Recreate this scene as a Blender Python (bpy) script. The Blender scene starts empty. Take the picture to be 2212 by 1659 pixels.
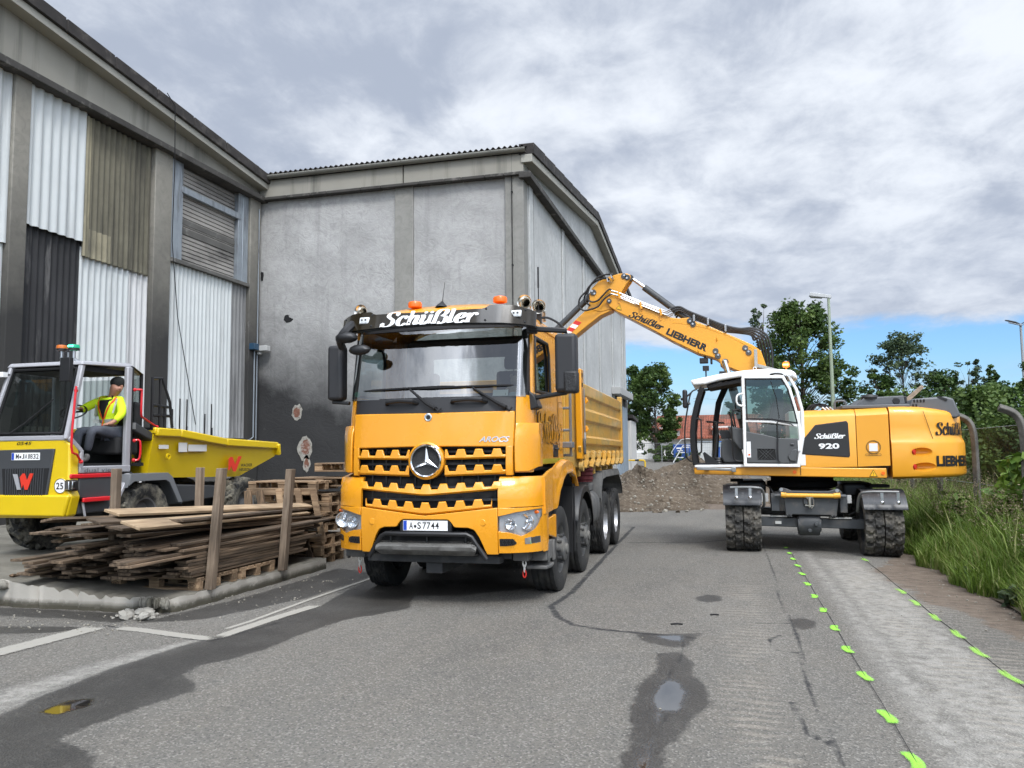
import bpy, bmesh, math, random
import numpy as np
from mathutils import Vector, Matrix
random.seed(7); RNG = np.random.default_rng(7)
SC = bpy.context.scene; COL = SC.collection
R = math.radians
# ---------------------------------------------------------------- camera
def cam_axes(yaw, pitch, roll):
    cy, sy, cp, sp = math.cos(yaw), math.sin(yaw), math.cos(pitch), math.sin(pitch)
    f = Vector((-sy*cp, cy*cp, sp)); r = Vector((cy, sy, 0)); u = r.cross(f)
    c, s = math.cos(roll), math.sin(roll)
    return c*r + s*u, -s*r + c*u, f
_r, _u, _f = cam_axes(R(14.918), R(4.853), R(-0.599))
cam = bpy.data.cameras.new('camera'); cam.sensor_width = 36; cam.lens = 36*1751/2212
cam.clip_start = 0.05; cam.clip_end = 3000
cam_o = bpy.data.objects.new('camera', cam); COL.objects.link(cam_o)
M = Matrix.Identity(4)
for i in range(3): M[i][0], M[i][1], M[i][2] = _r[i], _u[i], -_f[i]
M.translation = (0, 0, 1.72); cam_o.matrix_world = M; SC.camera = cam_o
# ---------------------------------------------------------------- light
SUN_EL, SUN_AZ = R(50), R(150)          # azimuth clockwise from +Y: behind the camera, to its right
sd = Vector((math.sin(SUN_AZ)*math.cos(SUN_EL), math.cos(SUN_AZ)*math.cos(SUN_EL), math.sin(SUN_EL)))
sl = bpy.data.lights.new('sun', 'SUN'); sl.energy = 1.5; sl.angle = R(14); sl.color = (1, .97, .92)
so = bpy.data.objects.new('sun', sl); COL.objects.link(so); so.rotation_euler = sd.to_track_quat('Z', 'Y').to_euler()
w = bpy.data.worlds.new('World'); SC.world = w; w.use_nodes = True
def world_nodes():
    nt = w.node_tree; N = nt.nodes; L = nt.links; N.clear()
    def n(t, **k):
        x = N.new(t)
        for a, b in k.items(): setattr(x, a, b)
        return x
    def val(v, s):
        if isinstance(v, (int, float)): s.default_value = v
        else: L.new(v, s)
    def m(op, a, b=0.0, c=None, clamp=False):
        x = n('ShaderNodeMath', operation=op, use_clamp=clamp); val(a, x.inputs[0]); val(b, x.inputs[1])
        if c is not None: val(c, x.inputs[2])
        return x.outputs[0]
    def mr(v, a, b, c=0., d=1.):
        x = n('ShaderNodeMapRange', interpolation_type='SMOOTHSTEP'); val(v, x.inputs[0])
        for i, q in enumerate((a, b, c, d)): x.inputs[i+1].default_value = q
        return x.outputs[0]
    def mixc(f, a, b):
        x = n('ShaderNodeMix', data_type='RGBA'); val(f, x.inputs[0])
        for s, q in ((x.inputs[6], a), (x.inputs[7], b)):
            if isinstance(q, tuple): s.default_value = (*q, 1)
            else: L.new(q, s)
        return x.outputs[2]
    tc = n('ShaderNodeTexCoord'); d = tc.outputs['Generated']
    sky = n('ShaderNodeTexSky', sky_type='NISHITA', sun_disc=False); sky.sun_elevation = SUN_EL; sky.sun_rotation = SUN_AZ
    sky.air_density = 1.0; sky.dust_density = .6; sky.ozone_density = 1.6
    skyc = n('ShaderNodeMix', data_type='RGBA', blend_type='MULTIPLY'); skyc.inputs[0].default_value = 1
    L.new(sky.outputs[0], skyc.inputs[6]); skyc.inputs[7].default_value = (.60, .84, 1.10, 1)
    sx = n('ShaderNodeSeparateXYZ'); L.new(d, sx.inputs[0]); X, Y, Z = sx.outputs
    zz = m('ADD', m('MAXIMUM', Z, 0.0), 0.20)
    cv = n('ShaderNodeCombineXYZ'); L.new(m('DIVIDE', X, zz), cv.inputs[0]); L.new(m('DIVIDE', Y, zz), cv.inputs[1])
    def noise(sc, det, rough, off, dist=0.0):
        mp = n('ShaderNodeMapping'); L.new(cv.outputs[0], mp.inputs[0]); mp.inputs[1].default_value = off; mp.inputs[3].default_value = (1., .8, 1.)
        x = n('ShaderNodeTexNoise'); L.new(mp.outputs[0], x.inputs['Vector'])
        x.inputs['Scale'].default_value = sc; x.inputs['Detail'].default_value = det; x.inputs['Roughness'].default_value = rough; x.inputs['Distortion'].default_value = dist
        return x.outputs[0]
    big = noise(.55, 3, .5, (3.1, 1.7, 0)); mid = noise(2.1, 9, .60, (7.3, 2.2, 0), .25); fine = noise(6.0, 9, .60, (1.3, 9.4, 0), .3)
    # coverage: thick higher up, broken into blue gaps low over the horizon
    low = mr(Z, .095, .20)
    cov = m('ADD', m('ADD', m('MULTIPLY', mid, .55), m('MULTIPLY', big, .5)), m('MULTIPLY', low, .42))
    cov = m('ADD', cov, m('MULTIPLY', fine, .14))
    mask = mr(cov, .66, .82)
    hz = m('MULTIPLY', mr(Z, .11, .02), mr(mid, .34, .56))
    mask = m('MAXIMUM', mask, m('MULTIPLY', hz, .85))
    # cloud brightness
    shade = m('ADD', m('MULTIPLY', fine, .45), m('ADD', m('MULTIPLY', mid, .75), m('MULTIPLY', big, .45)))
    cc = mixc(mr(shade, .66, .98), (3.0, 3.4, 4.2), (6.0, 6.35, 6.9))
    band = mr(Z, .16, .30); band2 = mr(Z, .62, .40)
    cc = mixc(m('MULTIPLY', m('MULTIPLY', m('SUBTRACT', 1.0, band), .35), 1.0), cc, (3.5, 3.95, 4.8))
    # brighter towards the hidden sun
    dt = n('ShaderNodeVectorMath', operation='DOT_PRODUCT'); L.new(d, dt.inputs[0]); dt.inputs[1].default_value = sd
    glow = m('ADD', 1.0, m('MULTIPLY', m('POWER', m('MAXIMUM', dt.outputs['Value'], 0.0), 4.0), m('MULTIPLY', mr(mid, .42, .58), 7.5)))
    g2 = n('ShaderNodeVectorMath', operation='SCALE'); L.new(cc, g2.inputs[0]); L.new(glow, g2.inputs['Scale'])
    fin = mixc(mask, skyc.outputs[2], g2.outputs[0])
    bg = n('ShaderNodeBackground'); bg.inputs[1].default_value = .10; L.new(fin, bg.inputs[0])
    o = n('ShaderNodeOutputWorld'); L.new(bg.outputs[0], o.inputs[0])
world_nodes()
SC.view_settings.view_transform = 'Standard'; SC.view_settings.look = 'None'
SC.view_settings.exposure = 0.60; SC.view_settings.gamma = 1.0
SC.cycles.max_bounces = 7; SC.cycles.transparent_max_bounces = 16; SC.cycles.use_denoising = True
SC.cycles.caustics_reflective = False; SC.cycles.caustics_refractive = False; SC.cycles.sample_clamp_indirect = 4

# ---------------------------------------------------------------- mesh helper
class MB:
    def __init__(s): s.v = []; s.f = []; s.mi = []; s.m = 0; s.T = None
    def add(s, vs, fs):
        o = len(s.v)
        if s.T is not None: vs = [tuple(s.T @ Vector(p)) for p in vs]
        s.v.extend([tuple(p) for p in vs]); s.f.extend([tuple(o+i for i in f) for f in fs]); s.mi.extend([s.m]*len(fs)); return s
    def box(s, x0, x1, y0, y1, z0, z1):
        return s.add([(x0,y0,z0),(x1,y0,z0),(x1,y1,z0),(x0,y1,z0),(x0,y0,z1),(x1,y0,z1),(x1,y1,z1),(x0,y1,z1)],
                     [(0,3,2,1),(4,5,6,7),(0,1,5,4),(1,2,6,5),(2,3,7,6),(3,0,4,7)])
    def hexa(s, b, t):
        return s.add(list(b)+list(t), [(0,3,2,1),(4,5,6,7),(0,1,5,4),(1,2,6,5),(2,3,7,6),(3,0,4,7)])
    def bar(s, p, q, w, h, up=(0,0,1)):
        p, q = Vector(p), Vector(q); d = (q-p).normalized(); u = Vector(up)
        if abs(d.dot(u)) > .98: u = Vector((0,1,0))
        a = d.cross(u).normalized(); b = a.cross(d).normalized()
        c = [a*(w/2*i)+b*(h/2*j) for i, j in ((-1,-1),(1,-1),(1,1),(-1,1))]
        return s.hexa([p+k for k in c], [q+k for k in c])
    def prism(s, pts, plane, a, b):
        n = len(pts); ax = {'xy': lambda p, t: (p[0],p[1],t), 'xz': lambda p, t: (p[0],t,p[1]), 'yz': lambda p, t: (t,p[0],p[1])}[plane]
        return s.add([ax(p,a) for p in pts]+[ax(p,b) for p in pts],
                     [tuple(range(n)), tuple(range(2*n-1,n-1,-1))]+[(i,(i+1)%n,n+(i+1)%n,n+i) for i in range(n)])
    def tube(s, pts, r, n=8, cap=True, closed=False):
        P = [Vector(p) for p in pts]; k = len(P); rr = r if isinstance(r, (list, tuple)) else [r]*k; rings = []; ref = None
        for i, p in enumerate(P):
            d = (P[(i+1) % k]-P[i-1]) if closed else (P[min(i+1,k-1)]-P[max(i-1,0)])
            d = d.normalized() if d.length > 1e-9 else Vector((0,0,1))
            if ref is None: ref = Vector((0,0,1)) if abs(d.z) < .9 else Vector((1,0,0))
            a = (ref - d*ref.dot(d))
            if a.length < 1e-5: a = d.orthogonal()
            a.normalize(); b = d.cross(a); ref = a
            rings.append([p + a*(rr[i]*math.cos(2*math.pi*j/n)) + b*(rr[i]*math.sin(2*math.pi*j/n)) for j in range(n)])
        vs = [q for g in rings for q in g]; fs = []
        for i in range(k if closed else k-1):
            i2 = (i+1) % k
            for j in range(n): fs.append((i*n+j, i*n+(j+1)%n, i2*n+(j+1)%n, i2*n+j))
        if cap and not closed: fs += [tuple(range(n-1,-1,-1)), tuple((k-1)*n+j for j in range(n))]
        return s.add(vs, fs)
    def cyl(s, p, q, r0, r1=None, n=20): return s.tube([p, q], [r0, r0 if r1 is None else r1], n)
    def lathe(s, prof, c, axis, n=32, closed=False):
        A = Vector(axis).normalized(); a = A.orthogonal().normalized(); b = A.cross(a); c = Vector(c); k = len(prof)
        vs = [c + A*h + (a*math.cos(2*math.pi*j/n)+b*math.sin(2*math.pi*j/n))*max(r, 1e-4) for r, h in prof for j in range(n)]
        fs = [(i*n+j, i*n+(j+1)%n, ((i+1)%k)*n+(j+1)%n, ((i+1)%k)*n+j) for i in range(k if closed else k-1) for j in range(n)]
        return s.add(vs, fs)
    def grid(s, P, cl=False):
        a, b = len(P), len(P[0])
        return s.add([q for row in P for q in row], [(i*b+j, i*b+(j+1)%b, (i+1)*b+(j+1)%b, (i+1)*b+j) for i in range(a-1) for j in range(b if cl else b-1)])
    def sheet(s, P, d):
        a, b = len(P), len(P[0]); d = Vector(d); V = [Vector(q) for row in P for q in row]; n = a*b
        f = [(i*b+j, i*b+j+1, (i+1)*b+j+1, (i+1)*b+j) for i in range(a-1) for j in range(b-1)]
        g = [tuple(n+k for k in reversed(q)) for q in f]
        rim = [i*b for i in range(a)] + [(a-1)*b+j for j in range(1,b)] + [i*b+b-1 for i in range(a-2,-1,-1)] + [j for j in range(b-2,0,-1)]
        e = [(rim[k], rim[(k+1)%len(rim)], n+rim[(k+1)%len(rim)], n+rim[k]) for k in range(len(rim))]
        return s.add(V+[v+d for v in V], f+g+e)
    def ball(s, c, r, n=12, sq=(1,1,1)):
        return s.add(*_ball(c, r, n, sq))
    def build(s, name, mat, parent=None, bevel=0, smooth=35, seg=2, recalc=True, loc=None):
        me = bpy.data.meshes.new(name); me.from_pydata(s.v, [], s.f)
        for m_ in (mat if isinstance(mat, (list, tuple)) else [mat]): me.materials.append(m_)
        if len(set(s.mi)) > 1: me.polygons.foreach_set('material_index', s.mi)
        if recalc:
            bm = bmesh.new(); bm.from_mesh(me); bmesh.ops.recalc_face_normals(bm, faces=bm.faces); bm.to_mesh(me); bm.free()
        if smooth:
            me.polygons.foreach_set('use_smooth', [True]*len(me.polygons)); me.set_sharp_from_angle(angle=R(smooth))
        me.update()
        o = bpy.data.objects.new(name, me); COL.objects.link(o)
        if parent is not None: o.parent = parent
        if loc is not None: o.location = loc
        if bevel:
            b = o.modifiers.new('bevel', 'BEVEL'); b.width = bevel; b.segments = seg; b.limit_method = 'ANGLE'; b.angle_limit = R(40)
        return o
def _ball(c, r, n, sq):
    vs = []; fs = []; h = n//2
    for i in range(h+1):
        t = math.pi*i/h
        for j in range(n):
            p = 2*math.pi*j/n; vs.append((c[0]+r*sq[0]*max(math.sin(t),1e-3)*math.cos(p), c[1]+r*sq[1]*max(math.sin(t),1e-3)*math.sin(p), c[2]+r*sq[2]*math.cos(t)))
    for i in range(h):
        for j in range(n): fs.append((i*n+j, (i+1)*n+j, (i+1)*n+(j+1)%n, i*n+(j+1)%n))
    return vs, fs
def tag(o, label, cat, group=None):
    o['label'] = label; o['category'] = cat
    if group: o['group'] = group
    return o
def struct(o, kind='structure'): o['kind'] = kind; return o
def thing(name, label, cat, loc=(0,0,0), group=None, rot=(0,0,0)):
    o = bpy.data.objects.new(name, None); COL.objects.link(o); o.location = loc; o.rotation_euler = rot; o.empty_display_size = .2
    return tag(o, label, cat, group)
def dup(o, parent=None):
    c = o.copy(); COL.objects.link(c)
    if parent is not None: c.parent = parent
    for ch in [k for k in COL.objects if k.parent == o]: dup(ch, c)
    return c
def lin(a, b, n): return [a+(b-a)*i/(n-1) for i in range(n)]
def interp(pts):
    X = [p[0] for p in pts]; Y = [p[1] for p in pts]; return lambda x: float(np.interp(x, X, Y))
def spline(pts, n=6, closed=False):
    P = [Vector(p) for p in pts]; k = len(P); out = []
    for i in range(k if closed else k-1):
        if closed: p0, p1, p2, p3 = P[i-1], P[i], P[(i+1)%k], P[(i+2)%k]
        else: p0, p1, p2, p3 = P[max(i-1,0)], P[i], P[i+1], P[min(i+2,k-1)]
        for j in range(n):
            t = j/n; out.append(.5*((2*p1)+(p2-p0)*t+(2*p0-5*p1+4*p2-p3)*t*t+(3*p1-p0-3*p2+p3)*t**3))
    if not closed: out.append(P[-1])
    return out
# ---------------------------------------------------------------- materials
def pm(name, col, rough=.5, metal=0, var=0., vs=4., bump=0., bs=40., coat=0., dirt=None, spec=.5, rvar=0., emit=None):
    """procedural principled material: value variation, second colour patches (dirt=(colour, amount, scale, stretch)), fine bump"""
    m = bpy.data.materials.new(name); m.use_nodes = True; nt = m.node_tree; N = nt.nodes; L = nt.links; b = N['Principled BSDF']
    b.inputs['Base Color'].default_value = (*col, 1); b.inputs['Roughness'].default_value = rough; b.inputs['Metallic'].default_value = metal
    b.inputs['Coat Weight'].default_value = coat; b.inputs['Coat Roughness'].default_value = .06; b.inputs['Specular IOR Level'].default_value = spec
    if emit: b.inputs['Emission Color'].default_value = (*emit[0], 1); b.inputs['Emission Strength'].default_value = emit[1]
    if not (var or bump or dirt or rvar): return m
    tc = N.new('ShaderNodeTexCoord'); O = tc.outputs['Object']
    def noise(sc, det=5, rg=.6, st=None):
        x = N.new('ShaderNodeTexNoise'); x.inputs['Scale'].default_value = sc; x.inputs['Detail'].default_value = det; x.inputs['Roughness'].default_value = rg
        if st:
            mp = N.new('ShaderNodeMapping'); mp.inputs[3].default_value = st; L.new(O, mp.inputs[0]); L.new(mp.outputs[0], x.inputs['Vector'])
        else: L.new(O, x.inputs['Vector'])
        return x.outputs[0]
    def mrange(v, a, c, d=0., e=1.):
        x = N.new('ShaderNodeMapRange'); L.new(v, x.inputs[0])
        for i, q in enumerate((a, c, d, e)): x.inputs[i+1].default_value = q
        return x.outputs[0]
    cur = None
    if var:
        nz = noise(vs); hs = N.new('ShaderNodeHueSaturation'); hs.inputs['Color'].default_value = (*col, 1)
        L.new(mrange(nz, .25, .75, 1-var, 1+var), hs.inputs['Value']); cur = hs.outputs[0]
    if dirt:
        dc, amt, dsc = dirt[:3]; st = dirt[3] if len(dirt) > 3 else None
        x = N.new('ShaderNodeMix'); x.data_type = 'RGBA'; L.new(mrange(noise(dsc, 8, .65, st), .62-amt*.45, .80-amt*.30), x.inputs[0])
        if cur: L.new(cur, x.inputs[6])
        else: x.inputs[6].default_value = (*col, 1)
        x.inputs[7].default_value = (*dc, 1); cur = x.outputs[2]
        L.new(mrange(noise(dsc, 8, .65, st), .62-amt*.45, .80-amt*.30, rough, min(1, rough+.3)), b.inputs['Roughness'])
    elif rvar: L.new(mrange(noise(vs*2.3), .3, .7, max(.02, rough-rvar), rough+rvar), b.inputs['Roughness'])
    if cur: L.new(cur, b.inputs['Base Color'])
    if bump:
        bp = N.new('ShaderNodeBump'); bp.inputs['Strength'].default_value = min(1, bump); bp.inputs['Distance'].default_value = .01*max(1, bump)
        L.new(noise(bs, 6, .6), bp.inputs['Height']); L.new(bp.outputs[0], b.inputs['Normal'])
    return m
def glass(name, tint, lo=.07, rough=.02, ior=1.5):
    m = bpy.data.materials.new(name); m.use_nodes = True; N = m.node_tree.nodes; L = m.node_tree.links; N.clear()
    t = N.new('ShaderNodeBsdfTransparent'); t.inputs[0].default_value = (*tint, 1); g = N.new('ShaderNodeBsdfGlossy'); g.inputs['Roughness'].default_value = rough
    f = N.new('ShaderNodeLayerWeight'); f.inputs[0].default_value = .5; p = N.new('ShaderNodeMath'); p.operation = 'POWER'; L.new(f.outputs['Facing'], p.inputs[0]); p.inputs[1].default_value = 4.; a = N.new('ShaderNodeMath'); a.operation = 'MULTIPLY_ADD'; a.use_clamp = True; L.new(p.outputs[0], a.inputs[0]); a.inputs[1].default_value = .9; a.inputs[2].default_value = lo
    x = N.new('ShaderNodeMixShader'); L.new(a.outputs[0], x.inputs[0]); L.new(t.outputs[0], x.inputs[1]); L.new(g.outputs[0], x.inputs[2])
    o = N.new('ShaderNodeOutputMaterial'); L.new(x.outputs[0], o.inputs[0]); return m
# ---------------------------------------------------------------- lettering
def place(vs2, o, xd, yd, nd=0.0):
    o, xd, yd = Vector(o), Vector(xd).normalized(), Vector(yd).normalized(); n = xd.cross(yd).normalized()
    return [o + xd*p[0] + yd*p[1] + n*nd for p in vs2]
_tc = {}
def text2d(s, bold=0.0, shear=0.0, space=1.0):
    k = (s, bold, shear, space)
    if k not in _tc:
        c = bpy.data.curves.new('t', 'FONT'); c.body = s; c.size = 1; c.offset = bold; c.shear = shear; c.space_character = space; c.fill_mode = 'FRONT'; c.resolution_u = 3
        o = bpy.data.objects.new('t', c); COL.objects.link(o); dg = bpy.context.evaluated_depsgraph_get(); me = bpy.data.meshes.new_from_object(o.evaluated_get(dg))
        vs = [(v.co.x, v.co.y) for v in me.vertices]; fs = [tuple(p.vertices) for p in me.polygons]
        bpy.data.objects.remove(o); bpy.data.curves.remove(c); bpy.data.meshes.remove(me)
        x0 = min(v[0] for v in vs); y0 = min(v[1] for v in vs); x1 = max(v[0] for v in vs); y1 = max(v[1] for v in vs)
        _tc[k] = ([((v[0]-x0)/(x1-x0), (v[1]-y0)/(y1-y0)) for v in vs], fs, (x1-x0)/(y1-y0))
    return _tc[k]
def text(mb, s, o, xd, yd, w, h, bold=0.0, shear=0.0, nd=.002, space=1.0, warp=None):
    """text fitted into the box w x h with its lower left corner at o"""
    vs, fs, _ = text2d(s, bold, shear, space); p = [(v[0]*w, v[1]*h) for v in vs]
    q = place(p, o, xd, yd, nd); mb.add([warp(a) for a in q] if warp else q, fs)
GL = {  # swash company lettering: broad strokes (points, closed-end blob radius)
 'S': (1.12, [[(1.02,1.12),(.92,1.42),(.66,1.5),(.40,1.38),(.34,1.12),(.52,.88),(.76,.62),(.80,.30),(.62,.05),(.36,-.02),(.14,.10),(.06,.38)]], [((1.06,1.5),(1.0,1.05),.07),((-.02,-.04),(.08,.42),.07)], []),
 'c': (.74, [[(.60,.74),(.50,.96),(.32,.98),(.12,.72),(.08,.36),(.20,.06),(.42,.0),(.66,.22)]], [], [(.56,.76,.10)]),
 'h': (.88, [[(.10,.45),(.22,.78),(.44,.98),(.60,.86),(.60,.50),(.58,.18),(.66,.04),(.84,.16)]], [((.14,1.5),(.14,.0),.26),((-.02,1.46),(.2,1.5),.08),((-.04,.02),(.3,.02),.06)], []),
 'ü': (.90, [[(-.02,.86),(.10,.96),(.16,.72),(.12,.36),(.18,.06),(.38,.02),(.60,.34)]], [((.64,.98),(.64,.08),.26),((.64,.05),(.86,.14),.08)], [(.22,1.26,.12),(.62,1.26,.12)]),
 'ß': (.98, [[(.10,1.0),(.22,1.36),(.46,1.5),(.70,1.38),(.70,1.08),(.54,.86),(.40,.80)],[(.42,.80),(.74,.70),(.84,.42),(.76,.12),(.54,-.02),(.38,.10)]], [((.12,1.15),(.12,.0),.26),((-.06,.02),(.3,.02),.06)], [(.42,.12,.09)]),
 'l': (.46, [[(.12,.30),(.16,.06),(.40,.14)]], [((.14,1.5),(.14,.08),.26),((-.02,1.46),(.2,1.5),.08)], []),
 'e': (.72, [[(.10,.42),(.40,.50),(.56,.72),(.48,.96),(.30,.98),(.12,.72),(.08,.36),(.20,.06),(.42,.0),(.66,.22)]], [], []),
 'r': (.70, [[(.14,.50),(.24,.80),(.44,.98),(.60,.92)]], [((.14,.98),(.14,.0),.26),((-.02,.94),(.16,.98),.08),((-.04,.02),(.32,.02),.06)], [(.58,.84,.12)])}
def swash(mb, s, o, xd, yd, w, h, fat=1.0, shear=.22, nd=.002, warp=None, step=.00012):
    """company name in fat swash italics, fitted to the width w and capital height h"""
    polys = []; x = 0
    def stroke(P, wd):
        L_, R_ = [], []
        for i, p in enumerate(P):
            a, b = P[max(i-1,0)], P[min(i+1,len(P)-1)]; dx, dy = b[0]-a[0], b[1]-a[1]; l = math.hypot(dx, dy) or 1; dx /= l; dy /= l
            t = wd if wd else (.07+.25*abs(dy)**1.5)*min(1, .5+min(i, len(P)-1-i)/3.)
            t *= fat; L_.append((p[0]-dy*t/2, p[1]+dx*t/2)); R_.append((p[0]+dy*t/2, p[1]-dx*t/2))
        polys.append((L_+R_, [(i, i+1, len(P)+i+1, len(P)+i) for i in range(len(P)-1)]))
    for ch in s:
        adv, cur, lines, dots = GL[ch]
        for c in cur: stroke([(x+p[0], p[1]) for p in spline([(a, b, 0) for a, b in c], 5)], None)
        for a, b, t in lines: stroke([(x+a[0], a[1]), (x+b[0], b[1])], t)
        for a, b, r_ in dots: polys.append(([(x+a+r_*fat*math.cos(k*math.pi/6), b+r_*fat*math.sin(k*math.pi/6)) for k in range(12)], [tuple(range(12))]))
        x += adv
    W = x+.1; sx, sy = w/(W+shear*1.5*.6), h/1.5
    for k, (vs, fs) in enumerate(polys):
        q = place([((p[0]+shear*p[1]*.9)*sx, p[1]*sy) for p in vs], o, xd, yd, nd+k*step); mb.add([warp(a) for a in q] if warp else q, fs)
# ---------------------------------------------------------------- shared materials
MT = {}
MT['concrete'] = pm('old_concrete', (.30,.285,.255), .9, var=.18, vs=.9, bump=.4, bs=18, dirt=((.12,.11,.10), .35, 1.3, (1,1,.25)))
MT['concrete_dark'] = pm('grimy_concrete', (.10,.097,.09), .95, var=.3, vs=1.5, bump=.5, bs=14, dirt=((.30,.29,.27), .12, 2.2))
MT['fascia'] = pm('weathered_fascia_concrete', (.285,.272,.235), .92, var=.12, vs=.5, bump=.15, bs=30, dirt=((.12,.117,.10), .20, .9, (2.5,2.5,.15)))
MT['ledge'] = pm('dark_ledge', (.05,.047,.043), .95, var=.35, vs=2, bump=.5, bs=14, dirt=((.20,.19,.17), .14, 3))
MT['roof_edge'] = pm('dark_roof_sheet', (.028,.024,.022), .85, var=.5, vs=2, dirt=((.10,.09,.08), .2, 3))
MT['soffit'] = pm('soffit_board', (.33,.32,.28), .85, var=.1, vs=1)
MT['white_sheet'] = pm('white_painted_sheet', (.53,.555,.555), .55, var=.07, vs=.8, dirt=((.30,.31,.31), .14, 1.1, (2,2,.12)), bump=.15, bs=3)
MT['white_sheet_worn'] = pm('worn_white_sheet', (.56,.56,.56), .6, var=.08, vs=1.1, dirt=((.16,.16,.165), .30, 1.0, (4,4,.10)))
MT['brown_sheet'] = pm('mossy_brown_sheet', (.135,.125,.092), .95, var=.32, vs=1.1, bump=.4, bs=22, dirt=((.035,.033,.03), .34, .8, (3,3,.2)))
MT['brown_light'] = pm('pale_brown_sheet', (.26,.235,.165), .95, var=.25, vs=1.6, bump=.3, bs=22, dirt=((.10,.095,.075), .3, 1.6, (2,2,.3)))
MT['black_sheet'] = pm('sooty_sheet', (.021,.021,.023), .8, var=.4, vs=.8, bump=.3, bs=16, dirt=((.20,.195,.19), .055, 1.4, (2,2,.25)))
MT['grey_sheet'] = pm('bare_grey_sheet', (.22,.22,.22), .7, var=.2, vs=.7, dirt=((.07,.07,.07), .3, 1.2, (4,4,.2)))
MT['galv'] = pm('galvanised_steel', (.30,.335,.37), .5, .4, var=.18, vs=1.5, dirt=((.12,.12,.125), .3, 2, (2,2,.3)))
MT['shutter'] = pm('shutter_slats', (.285,.27,.25), .6, .1, var=.14, vs=.6, dirt=((.06,.058,.055), .30, .6, (1,.5,2)))
MT['black'] = pm('black_plastic', (.012,.012,.013), .45, var=.2, vs=6)
MT['blackmatt'] = pm('matt_black', (.008,.008,.009), .85)
MT['rubber'] = pm('tyre_rubber', (.020,.020,.020), .85, var=.25, vs=3, bump=.4, bs=60, dirt=((.075,.07,.06), .25, 4))
MT['steel'] = pm('bare_steel', (.55,.55,.56), .28, 1, var=.1, vs=9)
MT['chrome'] = pm('chrome', (.82,.83,.84), .08, 1)
MT['wood'] = None
def wood(name, a, b_, sc=1.0, ax=0):
    """sawn timber: streaks along the local length axis, stains"""
    m = bpy.data.materials.new(name); m.use_nodes = True; N = m.node_tree.nodes; L = m.node_tree.links; b = N['Principled BSDF']; b.inputs['Roughness'].default_value = .85
    tc = N.new('ShaderNodeTexCoord'); oi = N.new('ShaderNodeObjectInfo')
    add = N.new('ShaderNodeVectorMath'); add.operation = 'MULTIPLY_ADD'; L.new(oi.outputs['Random'], add.inputs[0]); add.inputs[1].default_value = (37, 21, 13); L.new(tc.outputs['Object'], add.inputs[2])
    def nz(st, s):
        mp = N.new('ShaderNodeMapping'); mp.inputs[3].default_value = st; L.new(add.outputs[0], mp.inputs[0]); x = N.new('ShaderNodeTexNoise'); L.new(mp.outputs[0], x.inputs[0]); x.inputs['Scale'].default_value = s; x.inputs['Detail'].default_value = 6; return x.outputs[0]
    st = [9., 9., 9.]; st[ax] = .6; g = nz(tuple(st), 3*sc); p = nz((1, 1, 1), 1.6*sc)
    r = N.new('ShaderNodeMapRange'); r.inputs[1].default_value = .3; r.inputs[2].default_value = .7; L.new(g, r.inputs[0])
    x = N.new('ShaderNodeMix'); x.data_type = 'RGBA'; L.new(r.outputs[0], x.inputs[0]); x.inputs[6].default_value = (*a, 1); x.inputs[7].default_value = (*b_, 1)
    hs = N.new('ShaderNodeHueSaturation'); L.new(x.outputs[2], hs.inputs['Color']); r2 = N.new('ShaderNodeMapRange'); L.new(p, r2.inputs[0]); r2.inputs[1].default_value = .25; r2.inputs[2].default_value = .75; r2.inputs[3].default_value = .55; r2.inputs[4].default_value = 1.35
    mu = N.new('ShaderNodeMath'); mu.operation = 'MULTIPLY'; L.new(r2.outputs[0], mu.inputs[0]); r3 = N.new('ShaderNodeMapRange'); L.new(oi.outputs['Random'], r3.inputs[0]); r3.inputs[3].default_value = .62; r3.inputs[4].default_value = 1.35; L.new(r3.outputs[0], mu.inputs[1]); L.new(mu.outputs[0], hs.inputs['Value'])
    L.new(hs.outputs[0], b.inputs['Base Color']); bp = N.new('ShaderNodeBump'); bp.inputs['Strength'].default_value = .5; bp.inputs['Distance'].default_value = .004; L.new(g, bp.inputs['Height']); L.new(bp.outputs[0], b.inputs['Normal']); return m
MT['wood_grey'] = wood('weathered_timber', (.045,.030,.018), (.185,.130,.084), ax=1)
MT['wood_pale'] = wood('fresh_timber', (.30,.20,.115), (.58,.43,.27), ax=1)
MT['wood_stake'] = wood('stake_timber', (.11,.078,.052), (.235,.18,.13), ax=2)
MT['wood_pallet'] = wood('pallet_timber', (.17,.105,.06), (.40,.28,.17))
MT['wood_bark'] = wood('barky_timber', (.05,.035,.022), (.20,.13,.075), ax=2)

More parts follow.
